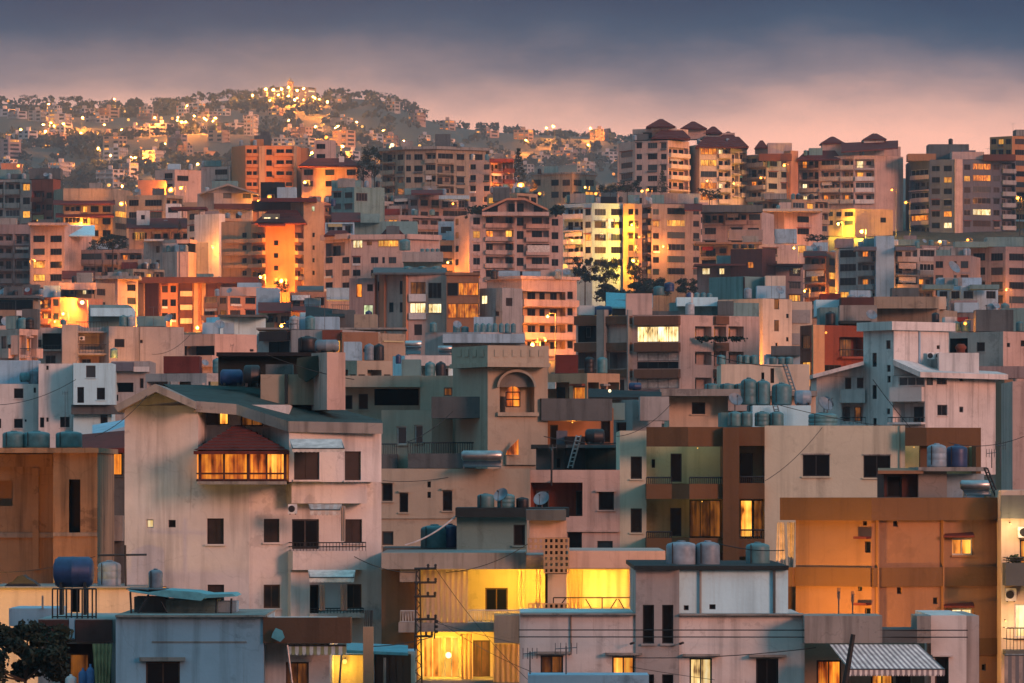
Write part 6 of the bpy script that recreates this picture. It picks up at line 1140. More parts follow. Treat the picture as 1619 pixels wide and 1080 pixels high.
    street_lamp(445, 444, 1382, 13000, 'hidden street lamp lighting the floodlit balcony building', r=.45); street_lamp(412, 438, 1385, 7000, 'street lamp at left foot of floodlit balcony building', r=.4); street_lamp(505, 455, 1380, 3000, 'street lamp at right foot of floodlit balcony building', r=.4); street_lamp(426, 311, 1395, 200, 'orange lamp on the black roof box', r=.6); tree(445, 470, 442, 30, 1370, 'dark bush at the foot of the floodlit balcony building', 'round', 900)
    # centre slope
    b, m = A('teal-grey plain house with one dark window on the slope', 'the teal-grey slope house', [(524, 1360), (560, 1356), (608, 1360)], 296, 'teal', [(0, 'ww', 300, 18, 2, 0)], name='house'); m.w(1, 563, 305, 581, 318, 'd'); b.mass([(524, 1366), (570, 1366)], 285, 'teal', ybot=300, t=6); tank(b, 527, 8, 314, 326, 1352, 'tankblue')
    b, m = A('wide beige stepped block with dark balconies on the crest', 'the wide beige crest block', [(604, 1566), (640, 1558), (690, 1556), (768, 1564)], 236, 'beige', [(0, 'bw', 240, 18, 5, .0), (1, 'wWb', 240, 18, 5, .05), (2, 'bwW', 240, 18, 5, .0)]); b.cap(m, .8, .8, 'concrete'); b.slab(688, 712, 212, 232, 1562, 6, 'dconcrete', 'rooftop_box'); street_lamp(620, 229, 1562, 400, 'lamp at the left on the crest block roof', r=.6, bulb='bulb_white'); street_lamp(640, 227, 1562, 400, 'lamp beside it on the crest block roof', r=.6)
    b, m = A('pale pink block with red top balcony and dark windows', 'the red-topped pink block', [(741, 1490), (776, 1486), (812, 1490)], 253, 'pink', [(0, 'w.w', 256, 17, 4, 0), (1, 'bb', 256, 17, 3, .1, dict(bm='rust'))]); b.slab(774, 812, 251, 256, 1482, 8, 'redroof', 'canopy'); street_lamp(779, 300, 1480, 600, 'lamp by the red-topped pink block', r=.4)
    tree(820, 300, 232, 34, 1500, 'tall tiered araucaria pine beside the sodium lamp', 'arau', 1500); street_lamp(823, 293, 1480, 6000, 'brightest orange street lamp below the araucaria pine', r=1.0); tree(838, 310, 285, 26, 1482, 'round bush glowing beside the brightest street lamp', 'round', 600, 'leaf_dry')
    b, m = A('plain old mansion with rows of small windows and flat roof', 'the old mansion', [(840, 1640), (904, 1634), (942, 1642)], 275, 'beige', [(0, 'w.ww', 280, 19, 2, 0), (1, 'ww', 280, 19, 2, .2)], name='mansion'); b.cap(m, .5, .4, 'concrete'); street_lamp(925, 296, 1630, 1600, 'street lamp by the right wing of the old mansion', r=.4); street_lamp(853, 306, 1625, 300, 'small lamp by the left wing of the old mansion', r=.5); street_lamp(942, 306, 1610, 500, 'lamp on the terrace right of the old mansion', r=.5)
    b, m = A('grey building with square column frames and dark openings', 'the column-framed grey building', [(622, 1420), (662, 1414), (742, 1418)], 308, 'mauve', [(0, 'bw', 312, 18.5, 4, .0), (1, 'wwB', 312, 18.5, 4, .05)]); b.slab(694, 742, 309, 315, 1408, 6, 'bluewhite', 'balcony'); b.slab(640, 700, 298, 308, 1420, 6, 'teal', 'rooftop_box'); b.shed(650, 700, 306, 300, 1410, 5, 'redroof', .3)
    b, m = A('white cube house between pink banded blocks', 'the white cube house', [(693, 1360), (718, 1360)], 350, 'bluewhite', [(0, 'w', 354, 20, 2, 0)], name='house'); lo_ = b.mass([(690, 1352), (720, 1352)], 380, 'sandy', t=6); lo_.apt(0, 'W', 384, 20, 3, .0); street_lamp(708, 415, 1340, 1800, 'street lamp between grey cube and gabled pink block', r=.3); street_lamp(716, 322, 1390, 250, 'small lamp under the white balcony slab', r=.35)
    b = B('curved pink terrace building with long glowing yellow window', 'the curved terrace building'); m = b.mass([(512, 1290), (555, 1280), (640, 1278), (694, 1284)], 374, 'pink', t=14)
    m.w(1, 558, 380, 573, 392, 'p'); m.w(1, 598, 380, 630, 390, 'l', nb=4); m.w(1, 580, 382, 588, 388, 'm'); m.rec(0, 515, 384, 545, 405, 1.5, 'mauve', [(.1, .5, 0, .8, 'd')]); m.apt(1, 'w.wsw.', 402, 20, 3, .0); m.apt(0, 'w.w', 402, 20, 3, .05); m.apt(2, '.w', 400, 20, 2, 0)
    for i, (x0, x1) in enumerate([(512, 555), (555, 640), (640, 694)]): m.box(i, x0, 371, x1, 379, 1.0, 'pink', 'balcony')
    b.slab(636, 700, 398, 414, 1262, 8, 'grey', 'parapet'); b.mass([(638, 1266), (698, 1266)], 414, 'teal', t=5); tank(b, 640, 18, 378, 396, 1258, 'tanktean'); b.mass([(514, 1300), (560, 1300)], 352, 'bluewhite', t=8).apt(0, 'B', 352, 20, 1, 0); b.mass([(560, 1305), (660, 1305)], 350, 'teal', t=8); b.hip(603, 638, 370, 357, 615, 625, 1284, 8); b.shed(524, 570, 349, 336, 1300, 8, 'redroof', .3); b.slab(570, 600, 338, 352, 1302, 6, 'teal', 'rooftop_box'); b.hip(512, 556, 372, 364, 522, 546, 1284, 8)
    for x in (668, 676, 684, 692): tank(b, x, 7, 393, 399, 1264, 'tanktean')
    b = B('pink gabled block with flared dark windows and stacked balconies', 'the gabled pink block'); m = b.mass([(718, 1352), (742, 1340), (890, 1344)], 339, 'pink', t=16); b.prism('gable', [(770, 338.5), (803, 316), (830, 316), (862, 338.5)], 1340.5, 12, 'pink'); b.prism('roof', [(762, 331), (802, 313), (830, 313), (866, 330), (866, 333), (830, 316.5), (802, 316.5), (762, 334)], 1338, 14, 'terracotta')
    for r in range(5):
        y = 342 + 21.2 * r
        m.w(1, 748, y + 2, 759, y + 13, 'l' if r == 1 else 'd'); m.w(1, 872, y + 4, 883, y + 15, 'd'); m.box(1, 747, y + 16, 760, y + 20, .3, 'pink', 'flower_box')
        m.rec(1, 768, y, 812, y + 15, 1.6, 'pink', [(.05, .3, .1, .9, 'd' if r != 1 else 'o'), (.75, .98, .0, .95, 'l' if r == 1 else 'd')]); m.balc(1, 767, 813, y + 11, y + 18, .8, 'pink', 'solid'); m.w(1, 817, y + 2, 828, y + 15, 'd'); m.rec(1, 832, y + 1, 868, y + 15, 1.6, 'pink', [(.3, .75, 0, .95, 'd')]); m.balc(1, 831, 869, y + 12, y + 19, .9, 'pink', 'solid')
        m.w(0, 720, y + 4, 725, y + 14, 'm' if r in (0, 1) else 'd')
    m.box(1, 833, 388, 868, 399, .95, 'blind', 'blind'); b.slab(814, 817, 316, 440, 1339, 1, 'pink', 'pillar')
    for x0, x1 in [(773, 787), (804, 814), (818, 828), (844, 858)]: mb = MB(); a, c = P(x0, 337, 1340.2), P(x1, 322 if x0 in (804, 818) else 326, 1340.2); mb.box(a.x, 1340.0, a.z, c.x, 1340.4, c.z); o = build('window', mb, 'glass_dark', b.root)
    b.slab(779, 806, 296, 318, 1352, 6, 'dconcrete', 'rooftop_box'); b.slab(762, 868, 335, 341, 1337, 5, 'pink', 'terrace_wall')
    for k_, x in enumerate((757, 881)): mb = leaves(260, lambda q: P(x + q.gauss(0, 8 if k_ == 0 else 5), 333 + q.gauss(0, 3), 1341 + q.gauss(0, .5)), .5, k_); thing_mb('roof_plants', mb, 'leaf_dark', 'dark hedge on the ' + ['left', 'right'][k_] + ' terrace of the gabled pink block', 'plant')
    b, m = A('white-grey block with white balcony strips right of the gabled block', 'the white strip-balcony block', [(890, 1382), (936, 1376), (988, 1380)], 321, 'bluewhite', [(0, 'Bw', 326, 20, 5, .08, dict(bm='white')), (1, 'ww', 326, 20, 5, .0)]); m.w(1, 952, 345, 972, 362, 'p', nb=2); m.w(1, 949, 368, 955, 376, 'p'); m.w(1, 960, 368, 969, 380, 'p'); b.slab(896, 940, 308, 321, 1384, 7, 'teal', 'rooftop_box'); b.slab(950, 975, 311, 321, 1382, 7, 'black', 'rooftop_box'); wall_lamp(893, 422, 1372, 700, 'lamp in the ground floor of the white strip-balcony block', YEL, .7)
    b, m = A('narrow yellow glowing wall lit by a lamp behind trees', 'the yellow glowing wall', [(985, 1378.5), (1003, 1378), (1015, 1382)], 322, 'sandy', [(0, '.w', 326, 19, 5, 0), (1, 'w.', 326, 19, 5, 0)]); street_lamp(1001, 412, 1376, 4200, 'hidden street lamp at the foot of the yellow wall', (1., .42, .02), .5, 'bulb_warm'); street_lamp(999, 356, 1377, 3000, 'upper hidden lamp at the yellow wall', (1., .42, .02), .25, 'bulb_warm')
    b, m = A('mauve-white block with window columns and glazed balconies', 'the glazed balcony block', [(1014, 1392), (1030, 1386), (1108, 1392)], 322, 'mauve', [(0, 'b', 326, 19, 6, .05), (1, 'w.g.w', 326, 19, 6, .12, dict(kinds='dddb'))]); b.slab(1030, 1050, 308, 322, 1390, 7, 'teal', 'rooftop_box'); b.slab(1058, 1106, 306, 322, 1392, 7, 'grey', 'rooftop_box'); b.shed(1082, 1110, 332, 322, 1384, 5, 'redroof', .3)
    for x, y0, y1, wd, lb in [(925, 460, 405, 44, 'dark ragged tree left in the gap'), (958, 462, 408, 46, 'dark tree in the middle of the gap'), (1003, 455, 412, 30, 'dark tree silhouetted before the yellow wall'), (1030, 480, 438, 60, 'dark scrub below the glazed balcony block'), (985, 485, 446, 90, 'broad dark scrub in the gap below the trees'), (1085, 470, 440, 40, 'dark bush below the mauve-white block')]: tree(x, y0, y1, wd, 1345 - (y1 - 390) * 1.2, lb, 'round', 3000, 'leaf_dark')
    tree(1055 - 8, 312, 268, 30, 1560, 'pale tiered pine left of the tall pink tower block', 'arau', 900, 'leaf'); tree(965, 308, 292, 40, 1560, 'dark bushes left of the tall pink tower block', 'round', 900); tree(992, 310, 284, 44, 1556, 'second dark bushes below the tall pink tower block', 'round', 900)
    # crest, right
    b, m = A('tall pink tower block with red pyramid roofs on the skyline', 'the tall pink tower block', [(978, 1604), (1004, 1594), (1056, 1590), (1090, 1598)], 222, 'pink', [(0, 'w', 236, 17.4, 4, .0), (1, 'w,Ww', 222, 17.4, 6, .0), (2, 'B', 232, 17.4, 5, .05, dict(bm='cream'))]); u = b.mass([(1000, 1600), (1056, 1596), (1088, 1602)], 203, 'pink', ybot=224, t=12); u.apt(0, '.ww', 206, 17, 1, 0); b.hip(1022, 1068, 200, 188, 1043, 1047, 1594, 10); b.mass([(1030, 1597), (1070, 1597)], 200, 'white', ybot=206, t=6); b.hip(1030, 1092, 218, 206, 1045, 1080, 1590, 10)
    street_lamp(1015, 302, 1580, 700, 'yellow-green lamp left below the tall pink tower block', r=.45, bulb='bulb_warm'); street_lamp(1024, 300, 1580, 400, 'second lamp below the tall pink tower block', r=.4)
    b, m = A('cream terrace block with red pyramid roofs right of the tower', 'the cream pyramid-roof block', [(1088, 1612), (1106, 1602), (1156, 1604), (1181, 1610)], 228, 'cream', [(1, 'gb', 232, 18, 5, .35, dict(litk='olp')), (2, 'bb', 240, 18, 4, .15, dict(litk='op'))]); b.hip(1076, 1118, 203, 192, 1094, 1098, 1606, 10); b.mass([(1082, 1608), (1116, 1608)], 203, 'pink', ybot=220, t=6); b.hip(1112, 1142, 210, 200, 1126, 1130, 1608, 9); b.hip(1138, 1164, 217, 208, 1150, 1153, 1610, 9); b.hip(1100, 1184, 232, 216, 1115, 1168, 1600, 12); b.mass([(1120, 1612), (1162, 1612)], 210, 'pink', ybot=232, t=5); street_lamp(1118, 286, 1590, 700, 'warm lamp at the foot of the cream pyramid-roof block', r=.4); street_lamp(1160, 290, 1592, 900, 'second warm lamp at foot of the cream block', r=.35)
    tree(1122, 320, 297, 44, 1585, 'dark bush below the cream pyramid-roof block', 'round', 800)
    b, m = A('grey arcaded block with maroon roof and turquoise blind', 'the grey arcaded block', [(1180, 1610), (1212, 1602), (1252, 1606)], 243, 'grey', [(0, 'B', 246, 18, 5, .3, dict(litk='lo')), (1, 'ww', 250, 18, 5, .15, dict(litk='lo'))]); b.hip(1194, 1214, 233, 222, 1202, 1206, 1604, 7); b.slab(1214, 1252, 226, 243, 1606, 8, 'pink', 'attic'); b.slab(1200, 1252, 243, 254, 1598, 3, 'maroon', 'roof_edge'); m.box(1, 1204 + 9, 255, 1214 + 2, 265, .4, 'tanktean', 'blind'); sid = b.mass([(1250, 1604), (1262, 1606)], 238, 'terracotta', t=9); street_lamp(1240, 261, 1596, 900, 'lamp on the top balcony of the grey arcaded block', r=.5); street_lamp(1203, 281, 1594, 600, 'lamp on the middle balcony of the grey arcaded block', r=.45)
    b, m = A('grand white terraced block with red roofs and big end wall', 'the grand terraced block', [(1262, 1612), (1350, 1602), (1384, 1602), (1428, 1608)], 246, 'pink', [(0, 'BBb', 250, 18, 4, .35, dict(litk='lop', bm='cream')), (1, 'b', 250, 18, 4, .1, dict(bm='white'))]); b.hip(1298, 1336, 226, 216, 1314, 1318, 1608, 10); b.mass([(1300, 1609), (1334, 1609)], 226, 'pink', ybot=246, t=7); b.hip(1365, 1402, 220, 211, 1380, 1386, 1606, 10); b.mass([(1366, 1607), (1398, 1607)], 220, 'white', ybot=246, t=7); b.mass([(1332, 1610), (1424, 1610)], 232, 'pink', ybot=248, t=8); b.hip(1260, 1330, 252, 238, 1275, 1320, 1604, 10); b.shed(1330, 1420, 240, 226, 1600, 8, 'redroof', .3, y1_front=234, y1_back=222)
    st = b.mass([(1300, 1590), (1352, 1584), (1412, 1590)], 330, 'sandy', t=10); st.apt(0, 'WwW', 332, 14, 2, .1); st.w(1, 1392, 344, 1401, 352, 'd'); street_lamp(1362, 366, 1579, 8000, 'bright hidden street lamp under the grand terraced block', YEL, .5, 'bulb_warm'); street_lamp(1325, 354, 1582, 6000, 'street lamp left under the grand terraced block', YEL, .4, 'bulb_warm'); street_lamp(1410, 300, 1588, 300, 'lamp right of the grand block end wall', r=.4)
    b = B('dark slate apartment block with scattered lit windows', 'the dark slate block'); m = b.mass([(1438, 1606), (1470, 1598), (1508, 1596), (1522, 1597), (1606, 1604)], 252, 'slate', t=16)
    m.apt(0, 'B', 266, 18, 7, .35, bm='pink', litk='ol'); m.apt(1, 'ww', 258, 18, 7, .3, litk='lop'); m.apt(2, 's', 260, 18, 7, .1); m.apt(3, 'wgwb', 256, 18, 7, .3, litk='plo', bm='grey'); m.box(2, 1509, 252, 1521, 385, .4, 'pink', 'pillar'); b.slab(1436, 1480, 243, 254, 1598, 8, 'brownw', 'roof_edge'); b.slab(1468, 1532, 228, 252, 1608, 9, 'dconcrete', 'attic'); b.slab(1505, 1556, 240, 252, 1600, 8, 'pink', 'attic'); b.slab(1555, 1606, 244, 254, 1598, 8, 'maroon', 'roof_edge'); tank(b, 1503, 7, 219, 228, 1611, 'tankblack'); street_lamp(1432, 320, 1585, 300, 'lamp left of the dark slate block', r=.5); street_lamp(1486, 382, 1570, 500, 'white lamp pair at the foot of the dark slate block, left one', r=.5, bulb='bulb_white'); street_lamp(1494, 383, 1570, 500, 'white lamp pair at the foot of the dark slate block, right one', r=.5, bulb='bulb_white'); street_lamp(1530, 379, 1572, 300, 'low orange lamp at the foot of the slate block', r=.45)
    b, m = A('orange-brown tower at the right edge of the skyline', 'the orange-brown tower', [(1565, 1640), (1600, 1634), (1660, 1640)], 215, 'orangew', [(0, 'www', 216, 17, 4, .1), (1, 'ww', 216, 17, 8, .1)]); b.slab(1605, 1650, 205, 215, 1640, 8, 'dconcrete', 'rooftop_box'); street_lamp(1609, 313, 1590, 1500, 'street lamp at right edge below the orange tower', r=.6); tree(1612, 345, 312, 24, 1588, 'dark tree by the lamp at right edge', 'round', 600)
    # right slope, middle
    b, m = A('pink open-fronted building with dark flat roof', 'the pink open-fronted building', [(1110, 1410), (1204, 1406)], 335, 'pink', [(0, 'BBb', 336, 19, 1, 0), (0, 'w.ww', 356, 20, 2, 0)]); b.slab(1106, 1206, 324, 335, 1400, 12, 'dconcrete', 'roof_slab'); b.slab(1152, 1206, 363, 380, 1392, 6, 'mauve', 'rooftop_box')
    b, m = A('salmon house row with yellow loggia above dark red cabin', 'the salmon house row', [(1106, 1370), (1200, 1362), (1275, 1366)], 386, 'pink', [(0, 'b.w', 388, 20, 2, .05), (1, 'w..', 388, 20, 2, .0)], name='house'); m.w(1, 1262, 388, 1282 - 8, 400, 'l'); b.slab(1100, 1205, 383, 386, 1360, 10, 'brownw', 'coping'); street_lamp(1255, 392, 1352, 900, 'lamp in the yellow loggia of the salmon row', YEL, .3, 'bulb_warm'); street_lamp(1230, 425, 1350, 1800, 'hidden street lamp below the salmon house row', r=.35)
    b, m = A('white round-cornered house with wavy roof edge', 'the wavy-roofed house', [(1204, 1450), (1240, 1444), (1300, 1450)], 334, 'pink', [(0, 'w.', 338, 19, 2, 0), (1, '.w.', 338, 19, 2, .0)], name='house'); b.slab(1206, 1300, 330, 334, 1440, 10, 'cream', 'roof_slab'); b.slab(1226, 1260, 362, 385, 1425, 5, 'bluewhite', 'rooftop_box'); tree(1292, 385, 370, 44, 1430, 'low dark tree behind the salmon row', 'round', 700)
    b, m = A('mauve house with three bright windows and dark trim', 'the three-bright-window house', [(1102, 1330), (1170, 1324), (1270, 1330)], 420, 'mauve', [(1, '..w.w', 422, 20, 3, .2)], name='house'); b.slab(1098, 1272, 417, 420, 1320, 10, 'maroon', 'coping'); [m.w(0, x, 424, x + wd, 434, 'p') for x, wd in ((1110, 12), (1137, 8), (1158, 6))]; cb = b.mass([(1155, 1322), (1205, 1318)], 393, 'maroon', ybot=440, t=7); cb.w(0, 1182, 414, 1191, 424, 'o'); m.w(1, 1254, 424, 1266, 433, 'p')
    for x in (1163, 1176, 1188): tank(b, x, 10, 386, 393, 1322, 'tankblack')
    b, m = A('brick-brown narrow block with red canopy and lit windows', 'the brown canopy block', [(1272, 1310), (1306, 1304), (1328, 1310)], 398, 'brownw', [(0, 'b', 404, 22, 4, .3, dict(bm='mauve', litk='l')), (1, 'w', 404, 22, 4, .3, dict(litk='l'))]); b.shed(1270, 1308, 405, 397, 1300, 6, 'redroof', .3); street_lamp(1272, 460, 1298, 1800, 'street lamp on the left edge of the brown canopy block', r=.3)
    b, m = A('grey-blue apartment slab with tall blank tower and lit windows', 'the grey-blue slab', [(1326, 1290), (1384, 1284), (1414, 1284), (1480, 1290)], 392, 'grey', [(0, 'ga', 392, 22, 5, .3, dict(litk='lo')), (2, 'ab', 392, 22, 5, .2, dict(litk='lo'))]); b.mass([(1385, 1281), (1414, 1281)], 373, 'bluewhite', t=8); b.slab(1322, 1350, 377, 392, 1290, 7, 'mauve', 'attic'); b.slab(1352, 1386, 390, 396, 1278, 6, 'slate', 'roof_edge'); b.slab(1416, 1448, 390, 396, 1278, 6, 'slate', 'roof_edge')
    b, m = A('pale grey block with square dark windows at right edge', 'the pale grey right block', [(1534, 1296), (1590, 1290), (1660, 1296)], 390, 'mauve', [(0, 'WW', 396, 22.5, 5, .12, dict(litk='p')), (1, 'ww', 396, 22.5, 5, .1, dict(litk='o'))]); b.slab(1560, 1620, 375, 390, 1292, 8, 'teal', 'rooftop_box'); b.slab(1510, 1562, 382, 391, 1290, 6, 'teal', 'roof_slab')
    b, m = A('shabby grey house cluster with big satellite dish', 'the shabby grey house', [(1476, 1270), (1534, 1268)], 404, 'mauve', [(0, 'w.sw', 408, 22, 4, .0)], name='house'); dish(b, 1507, 424, 432, 1262, 3.2, .8, 'in front of')
    b, m = A('pale low house with cyan eaves and dark doors', 'the cyan-eaved house', [(1482, 1180), (1520, 1175), (1578, 1180)], 452, 'bluewhite', [(0, 'ww', 455, 24, 3, 0), (1, 'w.w', 455, 24, 3, .0)], name='house'); b.slab(1462, 1508, 450, 457, 1168, 8, 'teal', 'eave'); b.slab(1535, 1580, 450, 457, 1168, 8, 'teal', 'eave'); b.slab(1484, 1552, 439, 452, 1182, 8, 'bluewhite', 'rooftop_box')
    street_lamp(1594, 494, 1120, 300, 'small pale lamp over the salmon block', r=.35, bulb='bulb_white')
    # left low slope fillers seen between roofs
    b, m = A('dark orange houses with red canopies above the brown blank building', 'the red-canopied houses', [(409, 1010), (460, 1004), (552, 1010)], 492, 'sandy', [(0, 'bw', 494, 26, 2, .0), (1, 'B.b', 466, 26, 3, .1)], name='house'); b.mass([(458, 1015), (516, 1015)], 462, 'terracotta', ybot=495, t=8).apt(0, 'bw', 464, 26, 1, 0); b.shed(462, 505, 491, 484, 996, 6, 'redroof', .3); b.shed(408, 460, 492, 478, 1000, 8, 'redroof', .3); b.mass([(405, 1020), (440, 1020)], 455, 'bluewhite', t=8); b.slab(516, 552, 455, 474, 1000, 6, 'bluewhite', 'rooftop_box'); b.shed(470, 512, 459, 452, 1006, 5, 'dconcrete', .3); street_lamp(445, 515, 992, 1800, 'street lamp before the red-canopied houses', r=.35)
    # fillers that close the gaps between the named blocks
    rnd = random.Random(11)
    FILL = [(0, 60, 520, 690, 'pink'), (0, 110, 466, 1330, 'mauve'), (180, 260, 425, 1350, 'beige'), (340, 420, 455, 1330, 'sandy'),
            (1280, 1390, 480, 900, 'mauve'),
            (1490, 1619, 494, 900, 'mauve'), (560, 640, 318, 1450, 'grey'), (770, 850, 305, 1440, 'sandy'), (880, 990, 320, 1480, 'grey'), (1040, 1120, 318, 1500, 'pink'), (1190, 1310, 315, 1520, 'sandy'),
            (480, 540, 320, 1460, 'terracotta'), (90, 215, 395, 1445, 'beige'), (190, 300, 375, 1480, 'mauve'), (300, 400, 345, 1460, 'sandy'), (1400, 1520, 388, 1480, 'mauve'), (1420, 1619, 405, 1400, 'grey'), (1240, 1340, 405, 1390, 'pink'), (560, 720, 340, 1400, 'mauve'), (530, 620, 570, 470, 'villa'), (230, 420, 590, 520, 'grey'), (620, 720, 600, 440, 'villa'), (860, 980, 590, 480, 'sandy')]
    TONE = {'pink': 'pinkish', 'mauve': 'mauve-grey', 'beige': 'beige', 'terracotta': 'terracotta', 'sandy': 'sandy', 'grey': 'plain grey', 'villa': 'grey-beige'}
    for j, (x0, x1, y, D, mt) in enumerate(FILL):
        pit = 27900 / D; near = min(BUILDINGS, key=lambda q: abs(q.root.location.x / q.root.location.y * F + CX - (x0 + x1) / 2) + abs(q.root.location.y - D) * .3 + (1e6 if q.name in ("infill_house", "shade_tower") else 0))
        b = B(f'{TONE[mt]} infill house partly hidden behind {near.short}' + (', lower one' if any(q.label == f'{TONE[mt]} infill house partly hidden behind {near.short}' for q in BUILDINGS) else ''), f'the {TONE[mt]} infill house behind {near.short}', 'infill_house', 'house'); xm = x0 + (x1 - x0) * rnd.uniform(.35, .7)
        m = b.mass([(x0, D * 1.006), (xm, D), (x1, D * 1.005)], y, mt, t=10); m.apt(0, rnd.choice(['wbw', 'bw', 'wbw', 'bbw']), y + pit * .15, pit, 3, .12); m.apt(1, rnd.choice(['wbw', 'bw', 'wBw', 'bwb']), y + pit * .15, pit, 3, .12)
        b.slab(x0 + (x1 - x0) * .15, x0 + (x1 - x0) * .45, y - pit * .5, y, D + 3, 4, rnd.choice(['concrete', 'teal', 'bluewhite', 'redroof']), 'rooftop_box')
        for q in range(2): tank(b, x0 + (x1 - x0) * (.6 + .17 * q), min(16, pit * .45), y - pit * .45, y, D + 3, rnd.choice(['tanktean', 'tankgrey', 'tankblack']))
build_mid()

# streets go on beyond both edges of the frame
def build_beyond():
    rnd = random.Random(33)
    for side, x0, nm in ((1, 1672, 'right'), (-1, -300, 'left')):
        for j, (D, top) in enumerate([(300, 690), (390, 640), (520, 590), (690, 520), (900, 450), (1180, 410), (1420, 350), (1600, 250)]):
            mt = rnd.choice(['white', 'pink', 'grey', 'beige', 'cream', 'mauve']); pit = 27900 / D; y = top + rnd.uniform(-20, 30)
            b = B(f'{ {"white": "white", "pink": "pinkish", "grey": "grey", "beige": "beige", "cream": "cream", "mauve": "mauve"}[mt]} block just beyond the {nm} frame edge, {ORD[j] if j else "nearest"}{" nearest" if j else ""}', f'the {nm} block {j}', 'roadside_block')
            m = b.mass([(x0 + 8, D * 1.01), (x0 + 150, D), (x0 + 270, D * 1.012)], y, mt, t=11); m.apt(0, 'wbw', y + pit * .15, pit, 4, .12); m.apt(1, 'bwb', y + pit * .15, pit, 4, .12)
build_beyond()
# ============================================================ far hill
def build_far():
    rnd = random.Random(21)
    def gp(px, D): x = GX(px, D); return x, ground_z(x, D)
    def gy(px, D): x, z = gp(px, D); return HY - (z - ZC) / D * F
    # summit: floodlit monastery
    D = 5150
    b = B('floodlit golden monastery crowning the far hilltop', 'the floodlit monastery', 'monastery', 'monastery')
    m = b.mass([(415, D), (462, D - 25), (500, D)], 136, 'sandy', t=40); m.apt(0, 'w.w.w', 137, 5, 2, .6, litk='p'); m.apt(1, 'w.w', 137, 5, 2, .5, litk='p'); tw = b.mass([(455, D - 30), (463, D - 30)], 129, 'sandy', t=15); b.hip(454, 464, 129, 123, 458.5, 459.5, D - 32, 18, 'sandy', 'spire')
    for k, (x, y) in enumerate([(420, 141), (432, 142), (445, 141), (456, 138), (470, 143), (480, 140), (440, 150), (456, 152)]): street_lamp(x, y, D - 55, 110000, f'floodlight before the hilltop monastery, {ORD[k] if k else "leftmost"} of eight', r=1.3, bulb='bulb_warm', group='floodlights of the monastery')
    for k, (x, y) in enumerate([(495, 153), (480, 158), (505, 157), (470, 155)]): street_lamp(x, y, D - 90, 20000, f'street lamp on the road below the monastery, {["third", "second", "rightmost", "leftmost"][k]} of four', r=1.2, group='lamps below the monastery')
    # apartment blocks by terrace row
    ROWS = [(2800, 20, 'lowest'), (3050, 20, 'second lowest'), (3300, 20, 'third'), (3550, 20, 'fourth'), (3800, 20, 'fifth'), (4050, 20, 'sixth'), (4300, 20, 'seventh'), (4500, 20, 'eighth'), (4700, 20, 'ninth'), (4900, 18, 'highest')]
    TN = {'hazewall': 'pale', 'mauve': 'mauve', 'sandy': 'sandy', 'grey': 'grey'}
    for D0, n, rn in ROWS:
        L = []
        for j in range(n):
            px = -20 + (1080 / n) * (j + rnd.uniform(.1, .9)); D = D0 + rnd.uniform(-120, 120)
            if 395 < px < 520 and D0 > 4800: continue
            fl = rnd.choice([2, 2, 3, 3, 4, 4, 5]) if D0 < 4500 else rnd.choice([2, 3, 3]); wd = rnd.uniform(10, 20); L.append((px, D, fl, wd, rnd.choice(['hazewall', 'hazewall', 'mauve', 'sandy', 'grey'])))
        L.sort()
        for j, (px, D, fl, wd, mt) in enumerate(L):
            pit = 27900 / D; x0, x1 = px - wd / 2 / D * F, px + wd / 2 / D * F; yb = gy(px, D); yt = yb - fl * pit; xm = x0 + (x1 - x0) * rnd.uniform(.45, .75)
            b = B(f'hazy {TN[mt]} {fl}-storey block on the far hill, {ORD[j] if j else "leftmost"}{" from left" if j else ""} in {rn} row', 'x', 'hillside_block'); m = b.mass([(x0, D + 8), (xm, D), (x1, D + 8)], yt, mt, t=14)
            m.apt(0, rnd.choice(['wbw', 'W.W', 'BB', 'wWw']), yt, pit, fl, .3, litk='loo'); m.apt(1, rnd.choice(['w', 'b', 'ww']), yt, pit, fl, .1, litk='loo'); b.slab(px - 3, px + 3, yt - pit * .8, yt, D + 9, 5, mt, 'stair_head')
    # street lamps strewn over the hill
    pts = []
    for j in range(30):
        px = rnd.uniform(-10, 1010); D = 2700 + 2450 * rnd.random() ** .8
        pts.append((px, D))
    for px, D, dx, dD, n in [(-5, 4300, 17, 45, 9), (150, 4650, 13, -38, 9), (330, 4550, -12, -55, 8), (400, 5000, 16, -30, 8), (520, 4800, 20, -45, 8), (60, 3500, 22, 30, 8), (620, 4300, 24, -35, 8), (250, 3100, 18, 42, 7)]:
        for q in range(n): pts.append((px + dx * q + rnd.gauss(0, 3), D + dD * q + rnd.gauss(0, 12)))
    for cx_, D, n in [(200, 4100, 9), (310, 4450, 9), (300, 3700, 10), (240, 3250, 8), (90, 4500, 8), (500, 4000, 8), (520, 4600, 8), (720, 4300, 8), (900, 4200, 8), (180, 4700, 8), (950, 3300, 6)]:
        for k in range(n): pts.append((cx_ + rnd.gauss(0, 26), D + rnd.gauss(0, 70)))
    for k, (px, D) in enumerate(pts[:172]):
        x, z = gp(px, D); y = HY - (z + rnd.uniform(7, 16) - ZC) / D * F; r = rnd.choice([.5, .7, .9, 1.2])
        street_lamp(px, y, D, 60000 if k % 2 == 0 else 0, 'tiny distant street lamp glowing on the far hillside', r=r, bulb=rnd.choice(['bulb_sodium', 'bulb_sodium', 'bulb_sodium', 'bulb_warm', 'bulb_warm']) if k not in (60, 140) else 'bulb_green', group='street lamps strewn over the far hillside', arm=rnd.choice([-1, 1]))
